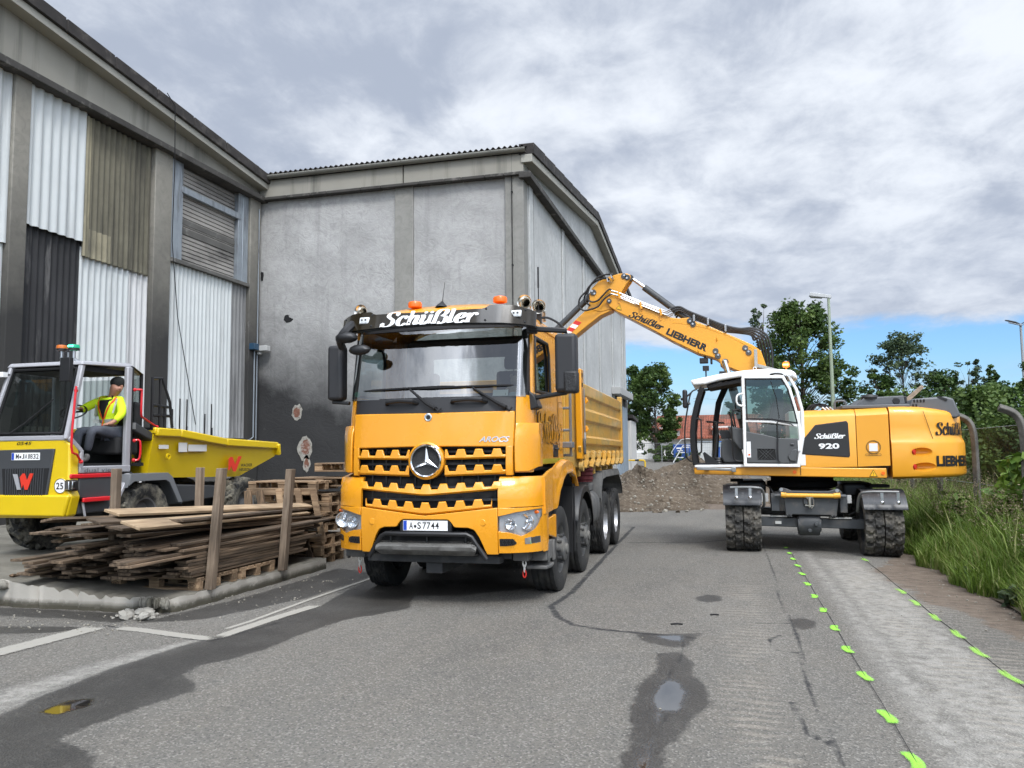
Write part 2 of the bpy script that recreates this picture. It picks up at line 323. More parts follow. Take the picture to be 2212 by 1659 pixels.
# ---------------------------------------------------------------- ground
WET_SHADE = [[(-4.79,4.53),(-4.87,4.99),(-4.94,5.77),(-4.85,6.53),(-4.74,7.24),(-4.69,7.83),(-4.57,8.52),(-4.78,9.77),(-4.86,10.98),(-4.64,12.28),(-3.54,10.8),(-3.75,9.29),(-3.5,8.6),(-3.77,8.15),(-3.95,7.87),(-4.04,7.09),(-4.04,6.61),(-4.1,6.27),(-4.26,5.92),(-4.21,5.65),(-3.95,5.44),(-3.86,5.34),(-3.97,4.87),(-4.03,4.52),(-4.05,4.21),(-3.79,4.15),(-3.6,4.04),(-3.41,3.84),(-3.5,3.0),(-4.6,3.0)],
 [(-.92,7.93),(-.62,7.95),(-.3,8.04),(-.36,7.8),(-.44,7.43),(-.56,7.4),(-.69,7.49),(-.83,7.65)],
 [(-.65,7.16),(-.54,7.26),(-.45,7.32),(-.39,7.08),(-.33,6.93),(-.33,6.59),(-.21,6.24),(-.18,6.02),(-.2,5.77),(-.29,5.38),(-.35,5.04),(-.41,4.91),(-.4,4.3),(-.63,4.3),(-.65,4.74),(-.63,4.85),(-.64,5.18),(-.7,5.52),(-.69,5.86),(-.69,6.29),(-.6,6.65),(-.64,6.89)],
 [(-.43,9.99),(-.31,10.19),(-.15,10.12),(-.16,9.78),(-.3,9.67),(-.41,9.77)], [(.55,8.85),(.68,8.99),(.81,8.79),(.74,8.49),(.61,8.39),(.54,8.56)],
 [(-6.0,7.3),(-5.4,7.6),(-5.0,9.0),(-4.95,11),(-5.8,11.4),(-5.75,9),(-5.9,7.9)], [(-9,7.2),(-7,7.35),(-6.2,7.25),(-6.2,7.7),(-9,7.7)], [(-7.5,6.35),(-6.5,6.75),(-6.3,7.0),(-6.9,6.95),(-7.8,6.7)]]
PUD = [[(-.58,5.81),(-.55,6.27),(-.48,6.42),(-.38,6.25),(-.34,6.06),(-.37,5.77),(-.38,5.59),(-.48,5.61),(-.49,5.35),(-.53,5.44),(-.53,5.6)], [(-.76,7.83),(-.47,7.94),(-.47,7.65),(-.56,7.67)],
 [(-4.58,4.62),(-4.6,4.9),(-4.45,5.0),(-4.33,4.85),(-4.4,4.6)], [(-.6,4.3),(-.55,4.9),(-.5,5.1),(-.47,4.7),(-.47,4.3)]]
WET_SHADE.append([(-4.7,9.2),(-3.2,9.5),(-2.5,10.2),(-2.45,16),(-4.8,16)])  # wet ground under the truck, also painted dark to deepen its shadow
DIRT = [[(2.4,14.01),(2.05,12.99),(2.01,12.03),(2.13,11.27),(2.18,10.33),(2.34,10.14),(2.45,9.52),(2.45,8.99),(2.64,8.4),(2.9,7.4),(3.2,6),(4,6),(4.5,10),(4.5,18),(3.0,18),(2.7,16)], [(-6.5,24),(2.5,24.5),(2.5,36),(-6.5,36)]]
PALE = [[(-5.35,3.9),(-5.25,5.0),(-5.1,6.2),(-4.9,6.75),(-4.75,6.75),(-4.82,6.1),(-4.92,5.4),(-4.85,4.4),(-4.8,3.6)], [(1.35,4),(1.3,9),(1.35,14),(1.9,14),(2.0,9),(1.9,4)], [(1.1,3.5),(1.15,15),(1.24,15),(1.36,3.5)]]
TRK = [[(-.1,4),(-.1,11),(.3,11),(.28,4)], [(1.45,4.6),(1.4,13.5),(2.3,13.5),(2.5,4.6)]]
TAR = [([(-2.18,19.24),(-2.05,14),(-1.93,9.99),(-1.99,9.06),(-1.79,8.5),(-1.56,8.15),(-1.25,8.0),(-.67,7.88),(-.37,7.83)], .036), ([(.49,3.4),(.54,5),(.50,6.5),(.55,8),(.51,10),(.54,12),(.53,15),(.55,24)], .017), ([(.40,8.1),(.30,7.9),(.33,7.5),(.5,7.45)], .014), ([(.36,6.0),(.40,5.4),(.52,5.2)], .02), ([(.2,8.6),(.5,8.65)], .012), ([(-1.9,15.6),(-.6,15.9),(-.1,16.4)], .03), ([(-.45,5.4),(-.52,6.3),(-.45,7.0),(-.46,7.7)], .012), ([(-6.25,7.12),(-5.2,6.82),(-4.72,6.72),(-4.55,7.6)], .025)]
def sd_poly(X, Y, P):
    P = np.array(P, float); Q = np.roll(P, -1, 0); d = np.full(X.shape, 1e9); ins = np.zeros(X.shape, bool)
    for (ax, ay), (bx, by) in zip(P, Q):
        ex, ey = bx-ax, by-ay; t = np.clip(((X-ax)*ex+(Y-ay)*ey)/(ex*ex+ey*ey+1e-12), 0, 1)
        d = np.minimum(d, np.hypot(X-ax-t*ex, Y-ay-t*ey)); c = ((ay > Y) != (by > Y)) & (X < (bx-ax)*(Y-ay)/(by-ay+1e-12)+ax); ins ^= c
    return np.where(ins, d, -d)
def sd_line(X, Y, P, wd):
    d = np.full(X.shape, 1e9)
    for (ax, ay), (bx, by) in zip(P[:-1], P[1:]):
        ex, ey = bx-ax, by-ay; t = np.clip(((X-ax)*ex+(Y-ay)*ey)/(ex*ex+ey*ey+1e-12), 0, 1); d = np.minimum(d, np.hypot(X-ax-t*ex, Y-ay-t*ey))
    return wd-d
def gz(x, y):
    """ground height: camber to the verge, slow rise far back"""
    x = np.asarray(x, float); y = np.asarray(y, float)
    z = -.028*np.clip(x-.6, 0, 2.4)*np.clip((40-y)/10, 0, 1); v = np.clip((x-3.0)/1.6, 0, 1); z = z + .22*v*v*(3-2*v)
    return z + np.interp(y, [0, 24, 45, 60, 3000], [0, 0, .5, 1.0, 1.0])
def make_ground():
    fx = np.arange(-9.5, 4.0, .05); fy = np.arange(3.0, 17, .05); out = np.geomspace(.12, 900, 34)
    xs = np.concatenate([-9.5-out[::-1], fx, 4.0+out]); ys = np.concatenate([3.0-out[::-1], fy, 17+out])
    X, Y = np.meshgrid(xs, ys); Z = gz(X, Y) + .004*np.sin(X*1.7+.6*np.sin(Y*.9))*np.sin(Y*.8)*(np.abs(X) < 9)
    n, k = X.shape; V = np.stack([X, Y, Z], -1).reshape(-1, 3); i = (np.arange(n-1)[:,None]*k+np.arange(k-1)[None]).ravel()
    F = np.stack([i, i+1, i+k+1, i+k], -1)
    me = bpy.data.meshes.new('ground'); me.vertices.add(len(V)); me.vertices.foreach_set('co', V.ravel()); me.loops.add(F.size); me.loops.foreach_set('vertex_index', F.ravel())
    me.polygons.add(len(F)); me.polygons.foreach_set('loop_start', np.arange(len(F))*4); me.update(calc_edges=True); me.validate()
    def attr(name, a): me.attributes.new(name, 'FLOAT', 'POINT').data.foreach_set('value', np.clip(a, -1, 1).ravel().astype(np.float32))
    un = lambda L_: np.max([sd_poly(X, Y, p) for p in L_], 0)
    attr('wet', un(WET_SHADE)); attr('pud', un(PUD)); attr('dirt', un(DIRT)); attr('pale', un(PALE)); attr('trk', un(TRK)); attr('tar', np.max([sd_line(X, Y, p, q) for p, q in TAR], 0))
    m = bpy.data.materials.new('asphalt'); m.use_nodes = True; nt = m.node_tree; N = nt.nodes; L = nt.links; b = N['Principled BSDF']
    tc = N.new('ShaderNodeTexCoord'); O = tc.outputs['Object']
    def nz(sc, det=6, rg=.6, st=(1,1,1)):
        mp = N.new('ShaderNodeMapping'); mp.inputs[3].default_value = st; L.new(O, mp.inputs[0]); x = N.new('ShaderNodeTexNoise'); L.new(mp.outputs[0], x.inputs[0])
        x.inputs['Scale'].default_value = sc; x.inputs['Detail'].default_value = det; x.inputs['Roughness'].default_value = rg; return x.outputs[0]
    def ma(op, a, c, cl=False):
        x = N.new('ShaderNodeMath'); x.operation = op; x.use_clamp = cl
        for s_, v in zip(x.inputs, (a, c)):
            if isinstance(v, (int, float)): s_.default_value = v
            else: L.new(v, s_)
        return x.outputs[0]
    def mr(v, a, c, d=0., e=1.):
        x = N.new('ShaderNodeMapRange'); L.new(v, x.inputs[0])
        for i_, q in enumerate((a, c, d, e)): x.inputs[i_+1].default_value = q
        return x.outputs[0]
    def mix(f, a, c, bt='MIX'):
        x = N.new('ShaderNodeMix'); x.data_type = 'RGBA'; x.blend_type = bt
        for s_, v in ((x.inputs[0], f), (x.inputs[6], a), (x.inputs[7], c)):
            if isinstance(v, tuple): s_.default_value = (*v, 1)
            elif isinstance(v, (int, float)): s_.default_value = v
            else: L.new(v, s_)
        return x.outputs[2]
    def at(nm):
        x = N.new('ShaderNodeAttribute'); x.attribute_name = nm; return x.outputs['Fac']
    edge = ma('SUBTRACT', nz(9, 8, .75), .5); edge2 = ma('SUBTRACT', nz(1.6, 5, .6), .5)
    def mask(nm, soft, e1=.12, e2=.10): return mr(ma('ADD', at(nm), ma('ADD', ma('MULTIPLY', edge, e1), ma('MULTIPLY', edge2, e2))), -soft, soft)
    c = mix(mr(nz(.55, 5, .6, (1,.35,1)), .3, .7), (.088,.083,.074), (.178,.169,.150))
    c = mix(mr(nz(2.4, 6, .7, (1,.5,1)), .35, .75), c, (.150,.137,.117))
    # aggregate
    vo = N.new('ShaderNodeTexVoronoi'); L.new(O, vo.inputs['Vector']); vo.inputs['Scale'].default_value = 78; sp = N.new('ShaderNodeSeparateColor'); L.new(vo.outputs['Color'], sp.inputs[0])
    c = mix(ma('MULTIPLY', mr(sp.outputs[0], .72, .95), .42), c, (.38,.36,.32)); c = mix(ma('MULTIPLY', mr(sp.outputs[1], .70, .88), .55), c, (.055,.054,.052))
    c = mix(ma('MULTIPLY', mr(nz(45, 4, .7), .55, .75), .4), c, (.08,.078,.075))
    # scuffs and oil spots
    c = mix(ma('MULTIPLY', mr(nz(1.3, 8, .75, (.6,3,1)), .66, .72), .55), c, (.36,.34,.29)); c = mix(ma('MULTIPLY', mr(nz(1.1, 7, .7, (1,1.4,1)), .66, .74), .6), c, (.06,.06,.058))
    pale = mask('pale', .10); c = mix(ma('MULTIPLY', pale, ma('MULTIPLY', mr(nz(9, 6, .7), .3, .6), .55)), c, (.40,.385,.35))
    wv = N.new('ShaderNodeTexWave'); wv.bands_direction = 'Y'; wv.inputs['Scale'].default_value = 2.4; wv.inputs['Distortion'].default_value = 5; wv.inputs['Detail'].default_value = 3; L.new(O, wv.inputs[0])
    tr = ma('MULTIPLY', mask('trk', .12, .2, .3), ma('MULTIPLY', mr(wv.outputs[0], .45, .75), mr(nz(1.7, 4, .6), .40, .62)))
    c = mix(ma('MULTIPLY', tr, .34), c, (.36,.32,.26))
    di = mask('dirt', .05, .5, .8); dcol = mix(mr(nz(5, 8, .7, (1,2,1)), .35, .65), (.085,.062,.046), (.185,.145,.110)); c = mix(ma('MULTIPLY', di, .93), c, dcol)
    ta = mask('tar', .010, .075, .04); c = mix(ma('MULTIPLY', ta, mr(nz(12, 5, .7), .25, .5, .35, .95)), c, (.026,.026,.027))
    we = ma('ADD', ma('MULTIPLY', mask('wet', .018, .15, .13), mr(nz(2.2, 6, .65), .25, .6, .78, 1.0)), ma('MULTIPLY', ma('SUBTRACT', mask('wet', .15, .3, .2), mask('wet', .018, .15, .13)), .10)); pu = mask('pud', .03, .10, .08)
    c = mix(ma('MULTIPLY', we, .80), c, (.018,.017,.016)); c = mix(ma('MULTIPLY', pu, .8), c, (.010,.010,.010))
    L.new(c, b.inputs['Base Color'])
    ro = ma('SUBTRACT', .92, ma('MULTIPLY', we, .42)); ro = ma('ADD', ma('MULTIPLY', ro, ma('SUBTRACT', 1., pu)), ma('MULTIPLY', pu, .03)); L.new(ro, b.inputs['Roughness']); L.new(ma('ADD', .5, ma('MULTIPLY', pu, .5)), b.inputs['Specular IOR Level']); L.new(ma('ADD', 1.45, ma('MULTIPLY', pu, .35)), b.inputs['IOR'])
    bp = N.new('ShaderNodeBump'); bp.inputs['Distance'].default_value = .006; L.new(ma('MULTIPLY', .8, ma('SUBTRACT', 1., pu)), bp.inputs['Strength']); L.new(ma('ADD', ma('MULTIPLY', vo.outputs['Distance'], 1.6), ma('MULTIPLY', nz(30, 6, .65), 1.2)), bp.inputs['Height']); L.new(bp.outputs[0], b.inputs['Normal'])
    me.materials.append(m); me.polygons.foreach_set('use_smooth', [True]*len(me.polygons))
    o = bpy.data.objects.new('ground', me); COL.objects.link(o); struct(o)
make_ground()
# ---------------------------------------------------------------- painted marks on the ground
def paint_mat(name, col, lo, hi, sc=22.):
    """paint that has worn off in speckles (noise) and towards the strip edge (attribute e)"""
    m = bpy.data.materials.new(name); m.use_nodes = True; N = m.node_tree.nodes; L = m.node_tree.links; b = N['Principled BSDF']; b.inputs['Base Color'].default_value = (*col, 1); b.inputs['Roughness'].default_value = .85
    tc = N.new('ShaderNodeTexCoord'); x = N.new('ShaderNodeTexNoise'); x.inputs['Scale'].default_value = sc; x.inputs['Detail'].default_value = 7; x.inputs['Roughness'].default_value = .75; L.new(tc.outputs['Object'], x.inputs[0])
    a = N.new('ShaderNodeAttribute'); a.attribute_name = 'e'; s = N.new('ShaderNodeMath'); s.operation = 'ADD'; L.new(x.outputs[0], s.inputs[0]); L.new(a.outputs['Fac'], s.inputs[1])
    r = N.new('ShaderNodeMapRange'); L.new(s.outputs[0], r.inputs[0]); r.inputs[1].default_value = lo; r.inputs[2].default_value = hi; L.new(r.outputs[0], b.inputs['Alpha']); return m
MT['road_white'] = paint_mat('worn_white_paint', (.30,.285,.25), .52, .84); MT['spray'] = paint_mat('fluorescent_green_spray', (.34,.84,.07), .70, 1.26, 90.); MT['spray_faint'] = paint_mat('faint_green_spray', (.40,.80,.10), .80, 1.45, 90.)
def strip(name, P, wd, mat, z=.004, n=10):
    P = [Vector((p[0], p[1], 0)) for p in P]; pts = []
    for a, b in zip(P[:-1], P[1:]):
        k = max(2, int((b-a).length/.12)); pts += [a.lerp(b, i/k) for i in range(k)]
    pts.append(P[-1]); vs = []; e = []; fs = []
    for i, p in enumerate(pts):
        d = (pts[min(i+1, len(pts)-1)]-pts[max(i-1, 0)]).normalized(); s = Vector((-d.y, d.x, 0))
        for t in (-1, -.7, 0, .7, 1):
            q = p+s*(wd/2*t); vs.append((q.x, q.y, float(gz(q.x, q.y))+z)); e.append((0 if abs(t) == 1 else .42) if 0 < i < len(pts)-1 else 0)
    for i in range(len(pts)-1):
        for j in range(4): fs.append((i*5+j, i*5+j+1, i*5+j+6, i*5+j+5))
    me = bpy.data.meshes.new(name); me.from_pydata(vs, [], fs); me.attributes.new('e', 'FLOAT', 'POINT').data.foreach_set('value', e); me.materials.append(mat)
    o = bpy.data.objects.new(name, me); COL.objects.link(o); return o
for P, wd in (([(-6.07,7.05),(-5.69,7.0),(-5.2,6.89),(-4.72,6.8)], .17), ([(-4.76,6.85),(-4.74,7.29),(-4.7,7.92),(-4.62,8.6)], .17), ([(-4.91,7.17),(-4.87,7.58),(-4.89,8.83),(-4.87,10.6)], .07), ([(-6.36,5.4),(-6.33,5.96),(-6.3,6.33),(-6.28,6.7),(-6.25,7.06)], .30)):
    struct(strip('road_marking', P, wd, MT['road_white']))
def spray_mark(x, y, l, wd, ang, mat='spray'):
    vs = []; e = []; fs = []; k1, k2 = 13, 9
    for i in range(k1):
        for j in range(k2):
            u, v = -1+2*i/(k1-1), -1+2*j/(k2-1); vs.append((u*l*1.15, v*wd*1.3+.012*math.sin(u*3+y), 0)); e.append(.62-.62*(abs(u)**6+abs(v)**4))
    fs = [(i*k2+j, (i+1)*k2+j, (i+1)*k2+j+1, i*k2+j+1) for i in range(k1-1) for j in range(k2-1)]
    me = bpy.data.meshes.new('spray_mark'); me.from_pydata(vs, [], fs); me.attributes.new('e', 'FLOAT', 'POINT').data.foreach_set('value', e); me.materials.append(MT[mat])
    o = bpy.data.objects.new('spray_mark', me); COL.objects.link(o); o.location = (x, y, float(gz(x, y))+.0085-(.004 if x < .6 else 0)); o.rotation_euler = (0, .028 if x > .6 else 0, ang); return o
for i, (x, y) in enumerate([(.94,15.28),(.95,14.51),(.95,13.76),(.96,12.98),(.95,12.13),(.94,11.24),(.94,10.33),(.95,9.47),(.96,8.56),(.96,7.68),(.97,6.82),(.96,5.84),(.96,5.06)]):
    tag(spray_mark(x-.028, y, .150, .036, R(91)), 'bright green spray dash on the dark string line running from under the excavator', 'paint mark', 'green dashes along the string under the excavator')
for x, y in [(2.0,11.07),(2.0,10.29),(2.02,9.47),(2.04,8.67),(2.03,7.95),(2.04,7.16),(2.04,14.1)]:
    tag(spray_mark(x-.01, y, .24, .036, R(91), 'spray_faint'), 'thin green spray dash on the seam beside the brown mud at the verge', 'paint mark', 'green dashes along the seam by the mud')
tag(spray_mark(.28, 4.66, .06, .10, 0), 'lone green spray blot at the bottom edge, left of the string line', 'paint mark')
mb = MB(); mb.tube([(.945+.004*math.sin(y*2.3), y, float(gz(.95, y))+.0075) for y in np.arange(3.6, 15.7, .3)], .0026, 5)
tag(mb.build('marking_string', pm('dark_cord', (.03,.028,.03), .8)), 'thin dark string stretched along the road through the green dashes', 'string')
mb = MB(); mb.tube([(2.035+.006*math.sin(y*3.1), y, float(gz(2.03, y))+.003) for y in np.arange(4, 14.6, .3)], .004, 4); struct(mb.build('road_joint', pm('joint_filler', (.04,.037,.033), .9)))
# ---------------------------------------------------------------- raised concrete platform
def plat_z(x): return float(np.interp(x, [-30, -9, -6.6, -5.9], [.36, .36, .17, .165]))
def make_platform():
    rng = random.Random(3); J = lambda t, s: .5*math.sin(t*5.1+s)+.3*math.sin(t*13.7+2*s)+.35*math.sin(t*31+s*3)
    xs = sorted(list(np.arange(-12, -5.95, .06))+[-30, -20, -15, -7.601, -7.6, -5.95]); m = MB()
    for a, b_, yb in ((-30, -7.6, 30.), (-7.6, -5.95, 11.3)):
        P = []
        for x in [q for q in xs if a-1e-6 <= q <= b_+1e-6]:
            yf = 7.74+.022*J(x, 1.)+(.10 if -6.42 < x < -5.99 else 0)*abs(math.sin(x*23))+(.04*math.sin(x*9) if x < -8 else 0); row = []
            if x > -6.05: yf += (x+6.05)*1.3
            for y in sorted(list(np.arange(yf+.03, 11.2, .08))+[yf, 11.3]+([12, 16, 30] if yb > 12 else [])):
                ex = .025*J(y, 2.)*(1 if x > -6.0 else 0); d = min(y-yf, (-5.95-x) if yb < 12 else 9); ch = max(0, math.sin(x*11+2*math.sin(x*4.7))*math.sin(x*29+y*23+1)+.25*math.sin(y*61)) if d < .07 else 0; row.append((x+ex-(.02*ch if d < .01 and x > -6.0 else 0), y+(.03*ch if d < .01 and x < -6.0 else 0), plat_z(x)+.006*J(y*.7+x, .3)-.07*ch*(1 if d < .02 else .45)))
            P.append(row)
        k = min(len(r_) for r_ in P); P = [[r_[0]]+r_[len(r_)-k+1:] if len(r_) > k else r_ for r_ in P]
        m.sheet(P, (0, 0, -.5))
    def crumb(x, y, r_, s_):
        vs, fs = _ball((0,0,0), 1, 12, (1,1,1)); k = [rng.uniform(.82,1.15) for _ in vs]; m.m = 1; a = rng.uniform(0,3); c_, q_ = math.cos(a), math.sin(a)
        m.add([(x+r_*(v[0]*c_*s_-v[1]*q_)*w_, y+r_*(v[0]*q_*s_+v[1]*c_)*w_, plat_z(x)-.052+.056*v[2]*w_) for v, w_ in zip(vs, k)], fs); m.m = 0
    for i in range(0):
        if i < 64: crumb(-6.1-6*(i/64.)**1.1, 7.745+rng.uniform(-.015,.03), rng.uniform(.02,.06), rng.uniform(1.2,3.2))
        else: crumb(-5.955+rng.uniform(-.03,.012), 7.85+3.4*(i-64)/86, rng.uniform(.02,.055), rng.uniform(1,2))
    for i in range(22): crumb(-6.05+rng.uniform(-.3,.08), 7.75+rng.uniform(-.03,.06), rng.uniform(.012,.035), 1.5)
    for i in range(40): crumb(-8.2-rng.uniform(0,1.6), 7.75+rng.uniform(-.03,.05), rng.uniform(.02,.07), 1.5)
    cm = pm('platform_concrete', (.175,.163,.135), .92, var=.25, vs=.8, bump=.9, bs=9, dirt=((.075,.07,.055), .42, .9, (1,1.5,1)))
    def wear(mt):
        N = mt.node_tree.nodes; L = mt.node_tree.links; b = N['Principled BSDF']; src = b.inputs['Base Color'].links[0].from_socket; g = N.new('ShaderNodeNewGeometry'); s1 = N.new('ShaderNodeSeparateXYZ'); L.new(g.outputs['Normal'], s1.inputs[0]); s2 = N.new('ShaderNodeSeparateXYZ'); L.new(g.outputs['Position'], s2.inputs[0])
        nz = N.new('ShaderNodeTexNoise'); nz.inputs['Scale'].default_value = 9; nz.inputs['Detail'].default_value = 7; nz.inputs['Roughness'].default_value = .7; L.new(g.outputs['Position'], nz.inputs[0])
        def mth(op, a, c_):
            x = N.new('ShaderNodeMath'); x.operation = op; x.use_clamp = op == 'MULTIPLY'
            for s_, v in zip(x.inputs, (a, c_)):
                if isinstance(v, (int, float)): s_.default_value = v
                else: L.new(v, s_)
            return x.outputs[0]
        def rng_(v, a, c_):
            x = N.new('ShaderNodeMapRange'); L.new(v, x.inputs[0]); x.inputs[1].default_value = a; x.inputs[2].default_value = c_; return x.outputs[0]
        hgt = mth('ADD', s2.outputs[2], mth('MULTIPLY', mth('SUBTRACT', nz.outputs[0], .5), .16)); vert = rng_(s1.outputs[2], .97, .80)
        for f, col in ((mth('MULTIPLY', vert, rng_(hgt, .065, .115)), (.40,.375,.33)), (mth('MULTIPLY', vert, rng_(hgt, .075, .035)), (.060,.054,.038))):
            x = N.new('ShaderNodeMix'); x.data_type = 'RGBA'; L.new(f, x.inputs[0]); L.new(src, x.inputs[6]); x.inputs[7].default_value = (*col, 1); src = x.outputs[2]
        L.new(src, b.inputs['Base Color'])
    wear(cm)
    o = m.build('concrete_platform', [cm, pm('broken_kerb', (.31,.29,.25), .92, var=.35, vs=5, bump=1.4, bs=26, dirt=((.085,.08,.06), .5, 4, (1,1,.6)))], bevel=0, seg=2, smooth=50); struct(o)
make_platform()
def lump(name, c, r, mat, sd, sq=(1,1,.6), n=10):
    rng = random.Random(sd); vs, fs = _ball((0,0,0), 1, n, (1,1,1)); k = [rng.uniform(.72, 1.2) for _ in vs]
    for i in range(n): k[i] = k[0]; k[len(vs)-n+i] = k[-1]
    m = MB(); m.add([(v[0]*r*sq[0]*q, v[1]*r*sq[1]*q, v[2]*r*sq[2]*q) for v, q in zip(vs, k)], fs); o = m.build(name, mat, smooth=15); o.location = c; o.rotation_euler = (rng.uniform(-.4,.4), rng.uniform(-.4,.4), rng.uniform(0,6)); return o
fm = pm('broken_concrete', (.33,.315,.28), .9, var=.25, vs=9, bump=.6, bs=30, dirt=((.12,.11,.09), .3, 8))
rg = random.Random(11)
for i in range(26):
    x, y = rg.uniform(-6.45, -5.85), rg.uniform(7.42, 7.82); r_ = rg.choice((.018,.03,.045,.075)); 
    if y > 7.7: y -= .15
    tag(lump('concrete_fragment', (x, y, r_*.5), r_, fm, i), 'chip of pale concrete crumbled off the corner of the platform kerb', 'rubble', 'concrete chips at the broken kerb corner')
tag(lump('concrete_chunk', (-6.28, 7.50, .03), .10, fm, 77, (1.2,.7,.5)), 'largest pale slab of concrete broken off the platform corner', 'rubble')
for i in range(5): tag(lump('concrete_fragment', (-8.3-.22*i, 7.62+.05*(i % 2), .09), .09, fm, 90+i, (1.2,.8,.9)), 'pale broken kerb lump at the left end of the platform edge', 'rubble', 'broken lumps at the left kerb')
# ---------------------------------------------------------------- left hall: gable wall facing the yard
def corr(m, y0, y1, z0, z1, x, pitch, amp, shape=1.0, nz=2, drop=0.0):
    n = max(4, int((y1-y0)/pitch*8)); P = []
    for y in lin(y0, y1, n):
        s = math.sin(2*math.pi*(y-y0)/pitch); s = math.copysign(abs(s)**shape, s)
        zb = z0+(drop*(1 if s > 0 else 0)); P.append([(x+amp*s, y, z) for z in lin(zb, z1, nz)])
    m.sheet(P, (-.008, 0, 0))
HX = -14.5
hall = thing('factory_hall', 'tall old hall with patched white, brown and sooty corrugated cladding and a closed roller shutter', 'building', (HX, 18, 0))
def hp(mb_, name, mat, **k):
    off = Vector((HX, 18, 0)); mb_.v = [tuple(Vector(p)-off) for p in mb_.v]; return mb_.build(name, mat, hall, **k)
m = MB(); m.box(HX-.35, HX-.15, 2, 22.95, 0, 11.2); m.box(HX-14, HX-.35, 22.75, 22.95, 0, 10.3); hp(m, 'wall', MT['concrete_dark'])
for (y0, y1, z0, z1, x, p, a, mt, sh) in ((13.80,15.46,6.75,9.86,.02,.25,.030,'white_sheet',.55), (15.42,17.70,6.42,9.82,.0,.177,.030,'brown_sheet',.9), (13.84,15.45,.3,6.85,-.085,.177,.026,'black_sheet',.9), (15.44,17.05,.3,6.65,-.07,.19,.028,'white_sheet',.6), (17.05,17.72,.3,6.55,-.075,.20,.032,'white_sheet_worn',.6),
    (18.45,21.35,2.25,7.0,.0,.175,.034,'white_sheet',.7), (21.35,22.10,2.25,7.05,-.02,.18,.030,'grey_sheet',.7), (9.5,13.35,6.2,9.9,.0,.25,.03,'white_sheet',.55), (9.5,13.35,.3,6.3,-.075,.25,.03,'white_sheet',.55), (15.42,15.58,6.42,9.8,.03,.16,.03,'brown_light',.9), (15.58,16.3,6.42,7.1,.012,.177,.030,'brown_light',.9)):
    m = MB(); corr(m, y0, y1, z0, z1, HX+x, p, a, sh); hp(m, 'corrugated_panel', MT[mt], smooth=60)
m = MB(); m.box(HX-.15, HX-.07, 13.7, 22.1, 0, 2.4); hp(m, 'plinth', MT['concrete_dark'])
def sooty(name, col, zlo, zhi, amt=1.0, soot=(.018,.018,.019), trowel=0.0, left=0.0):
    """plaster or concrete blackened by soot up to a ragged height (object z), with trowel marks"""
    m = bpy.data.materials.new(name); m.use_nodes = True; N = m.node_tree.nodes; L = m.node_tree.links; b = N['Principled BSDF']; b.inputs['Roughness'].default_value = .9
    tc = N.new('ShaderNodeTexCoord'); O = tc.outputs['Object']; sx = N.new('ShaderNodeSeparateXYZ'); L.new(O, sx.inputs[0])
    def nz(sc, det, rg=.6, ds=0., st=(1,1,1)):
        mp = N.new('ShaderNodeMapping'); mp.inputs[3].default_value = st; L.new(O, mp.inputs[0]); x = N.new('ShaderNodeTexNoise'); L.new(mp.outputs[0], x.inputs[0]); x.inputs['Scale'].default_value = sc; x.inputs['Detail'].default_value = det; x.inputs['Roughness'].default_value = rg; x.inputs['Distortion'].default_value = ds; return x.outputs[0]
    def ma(op, a, c):
        x = N.new('ShaderNodeMath'); x.operation = op
        for s_, v in zip(x.inputs, (a, c)):
            if isinstance(v, (int, float)): s_.default_value = v
            else: L.new(v, s_)
        return x.outputs[0]
    def mr(v, a, c, d=0., e=1.):
        x = N.new('ShaderNodeMapRange'); L.new(v, x.inputs[0])
        for i_, q in enumerate((a, c, d, e)): x.inputs[i_+1].default_value = q
        return x.outputs[0]
    def mix(f, a, c):
        x = N.new('ShaderNodeMix'); x.data_type = 'RGBA'
        for s_, v in ((x.inputs[0], f), (x.inputs[6], a), (x.inputs[7], c)):
            if isinstance(v, tuple): s_.default_value = (*v, 1)
            elif isinstance(v, (int, float)): s_.default_value = v
            else: L.new(v, s_)
        return x.outputs[2]
    k = lambda f: tuple(q*f for q in col)
    c = mix(mr(nz(.5, 4), .3, .7), k(.84), k(1.16)); c = mix(mr(nz(3.5, 7, .7, 1.5), .45, .75), c, k(.74)); c = mix(mr(nz(1.2, 5, .6, 0, (3,3,.2)), .55, .8), c, k(.72))
    h = ma('ADD', sx.outputs[2], ma('MULTIPLY', ma('SUBTRACT', nz(.55, 7, .62), .5), 3.2))
    if left: h = ma('ADD', h, ma('MULTIPLY', sx.outputs[0], left))
    soo = mr(h, zhi, zlo, 0, amt); c = mix(soo, c, soot)
    c = mix(ma('MULTIPLY', soo, mr(nz(3.0, 9, .75, .5, (1,1,.6)), .66, .70)), c, (.16,.155,.15))
    L.new(c, b.inputs['Base Color'])
    if trowel:
        t = nz(1.5, 5, .55, 2.6, (1,1,1.3)); r_ = ma('ABSOLUTE', ma('SUBTRACT', t, .5), 0); bp = N.new('ShaderNodeBump'); bp.inputs['Strength'].default_value = trowel; bp.inputs['Distance'].default_value = .06
        L.new(ma('ADD', mr(r_, 0., .09), ma('MULTIPLY', nz(8, 5, .6, 1.2), .8)), bp.inputs['Height']); L.new(bp.outputs[0], b.inputs['Normal'])
    return m
MT['pier'] = sooty('sooty_pier', (.245,.232,.20), 4.6, 8.2, .93); MT['plaster'] = sooty('sooty_plaster', (.375,.372,.365), 2.2, 4.9, .97, trowel=.13, left=.34)
MT['plaster_clean'] = sooty('pale_wall_slab', (.47,.475,.465), -9, -8, 0); MT['gpillar'] = sooty('grey_pillar', (.25,.245,.225), .5, 3.0, .8)
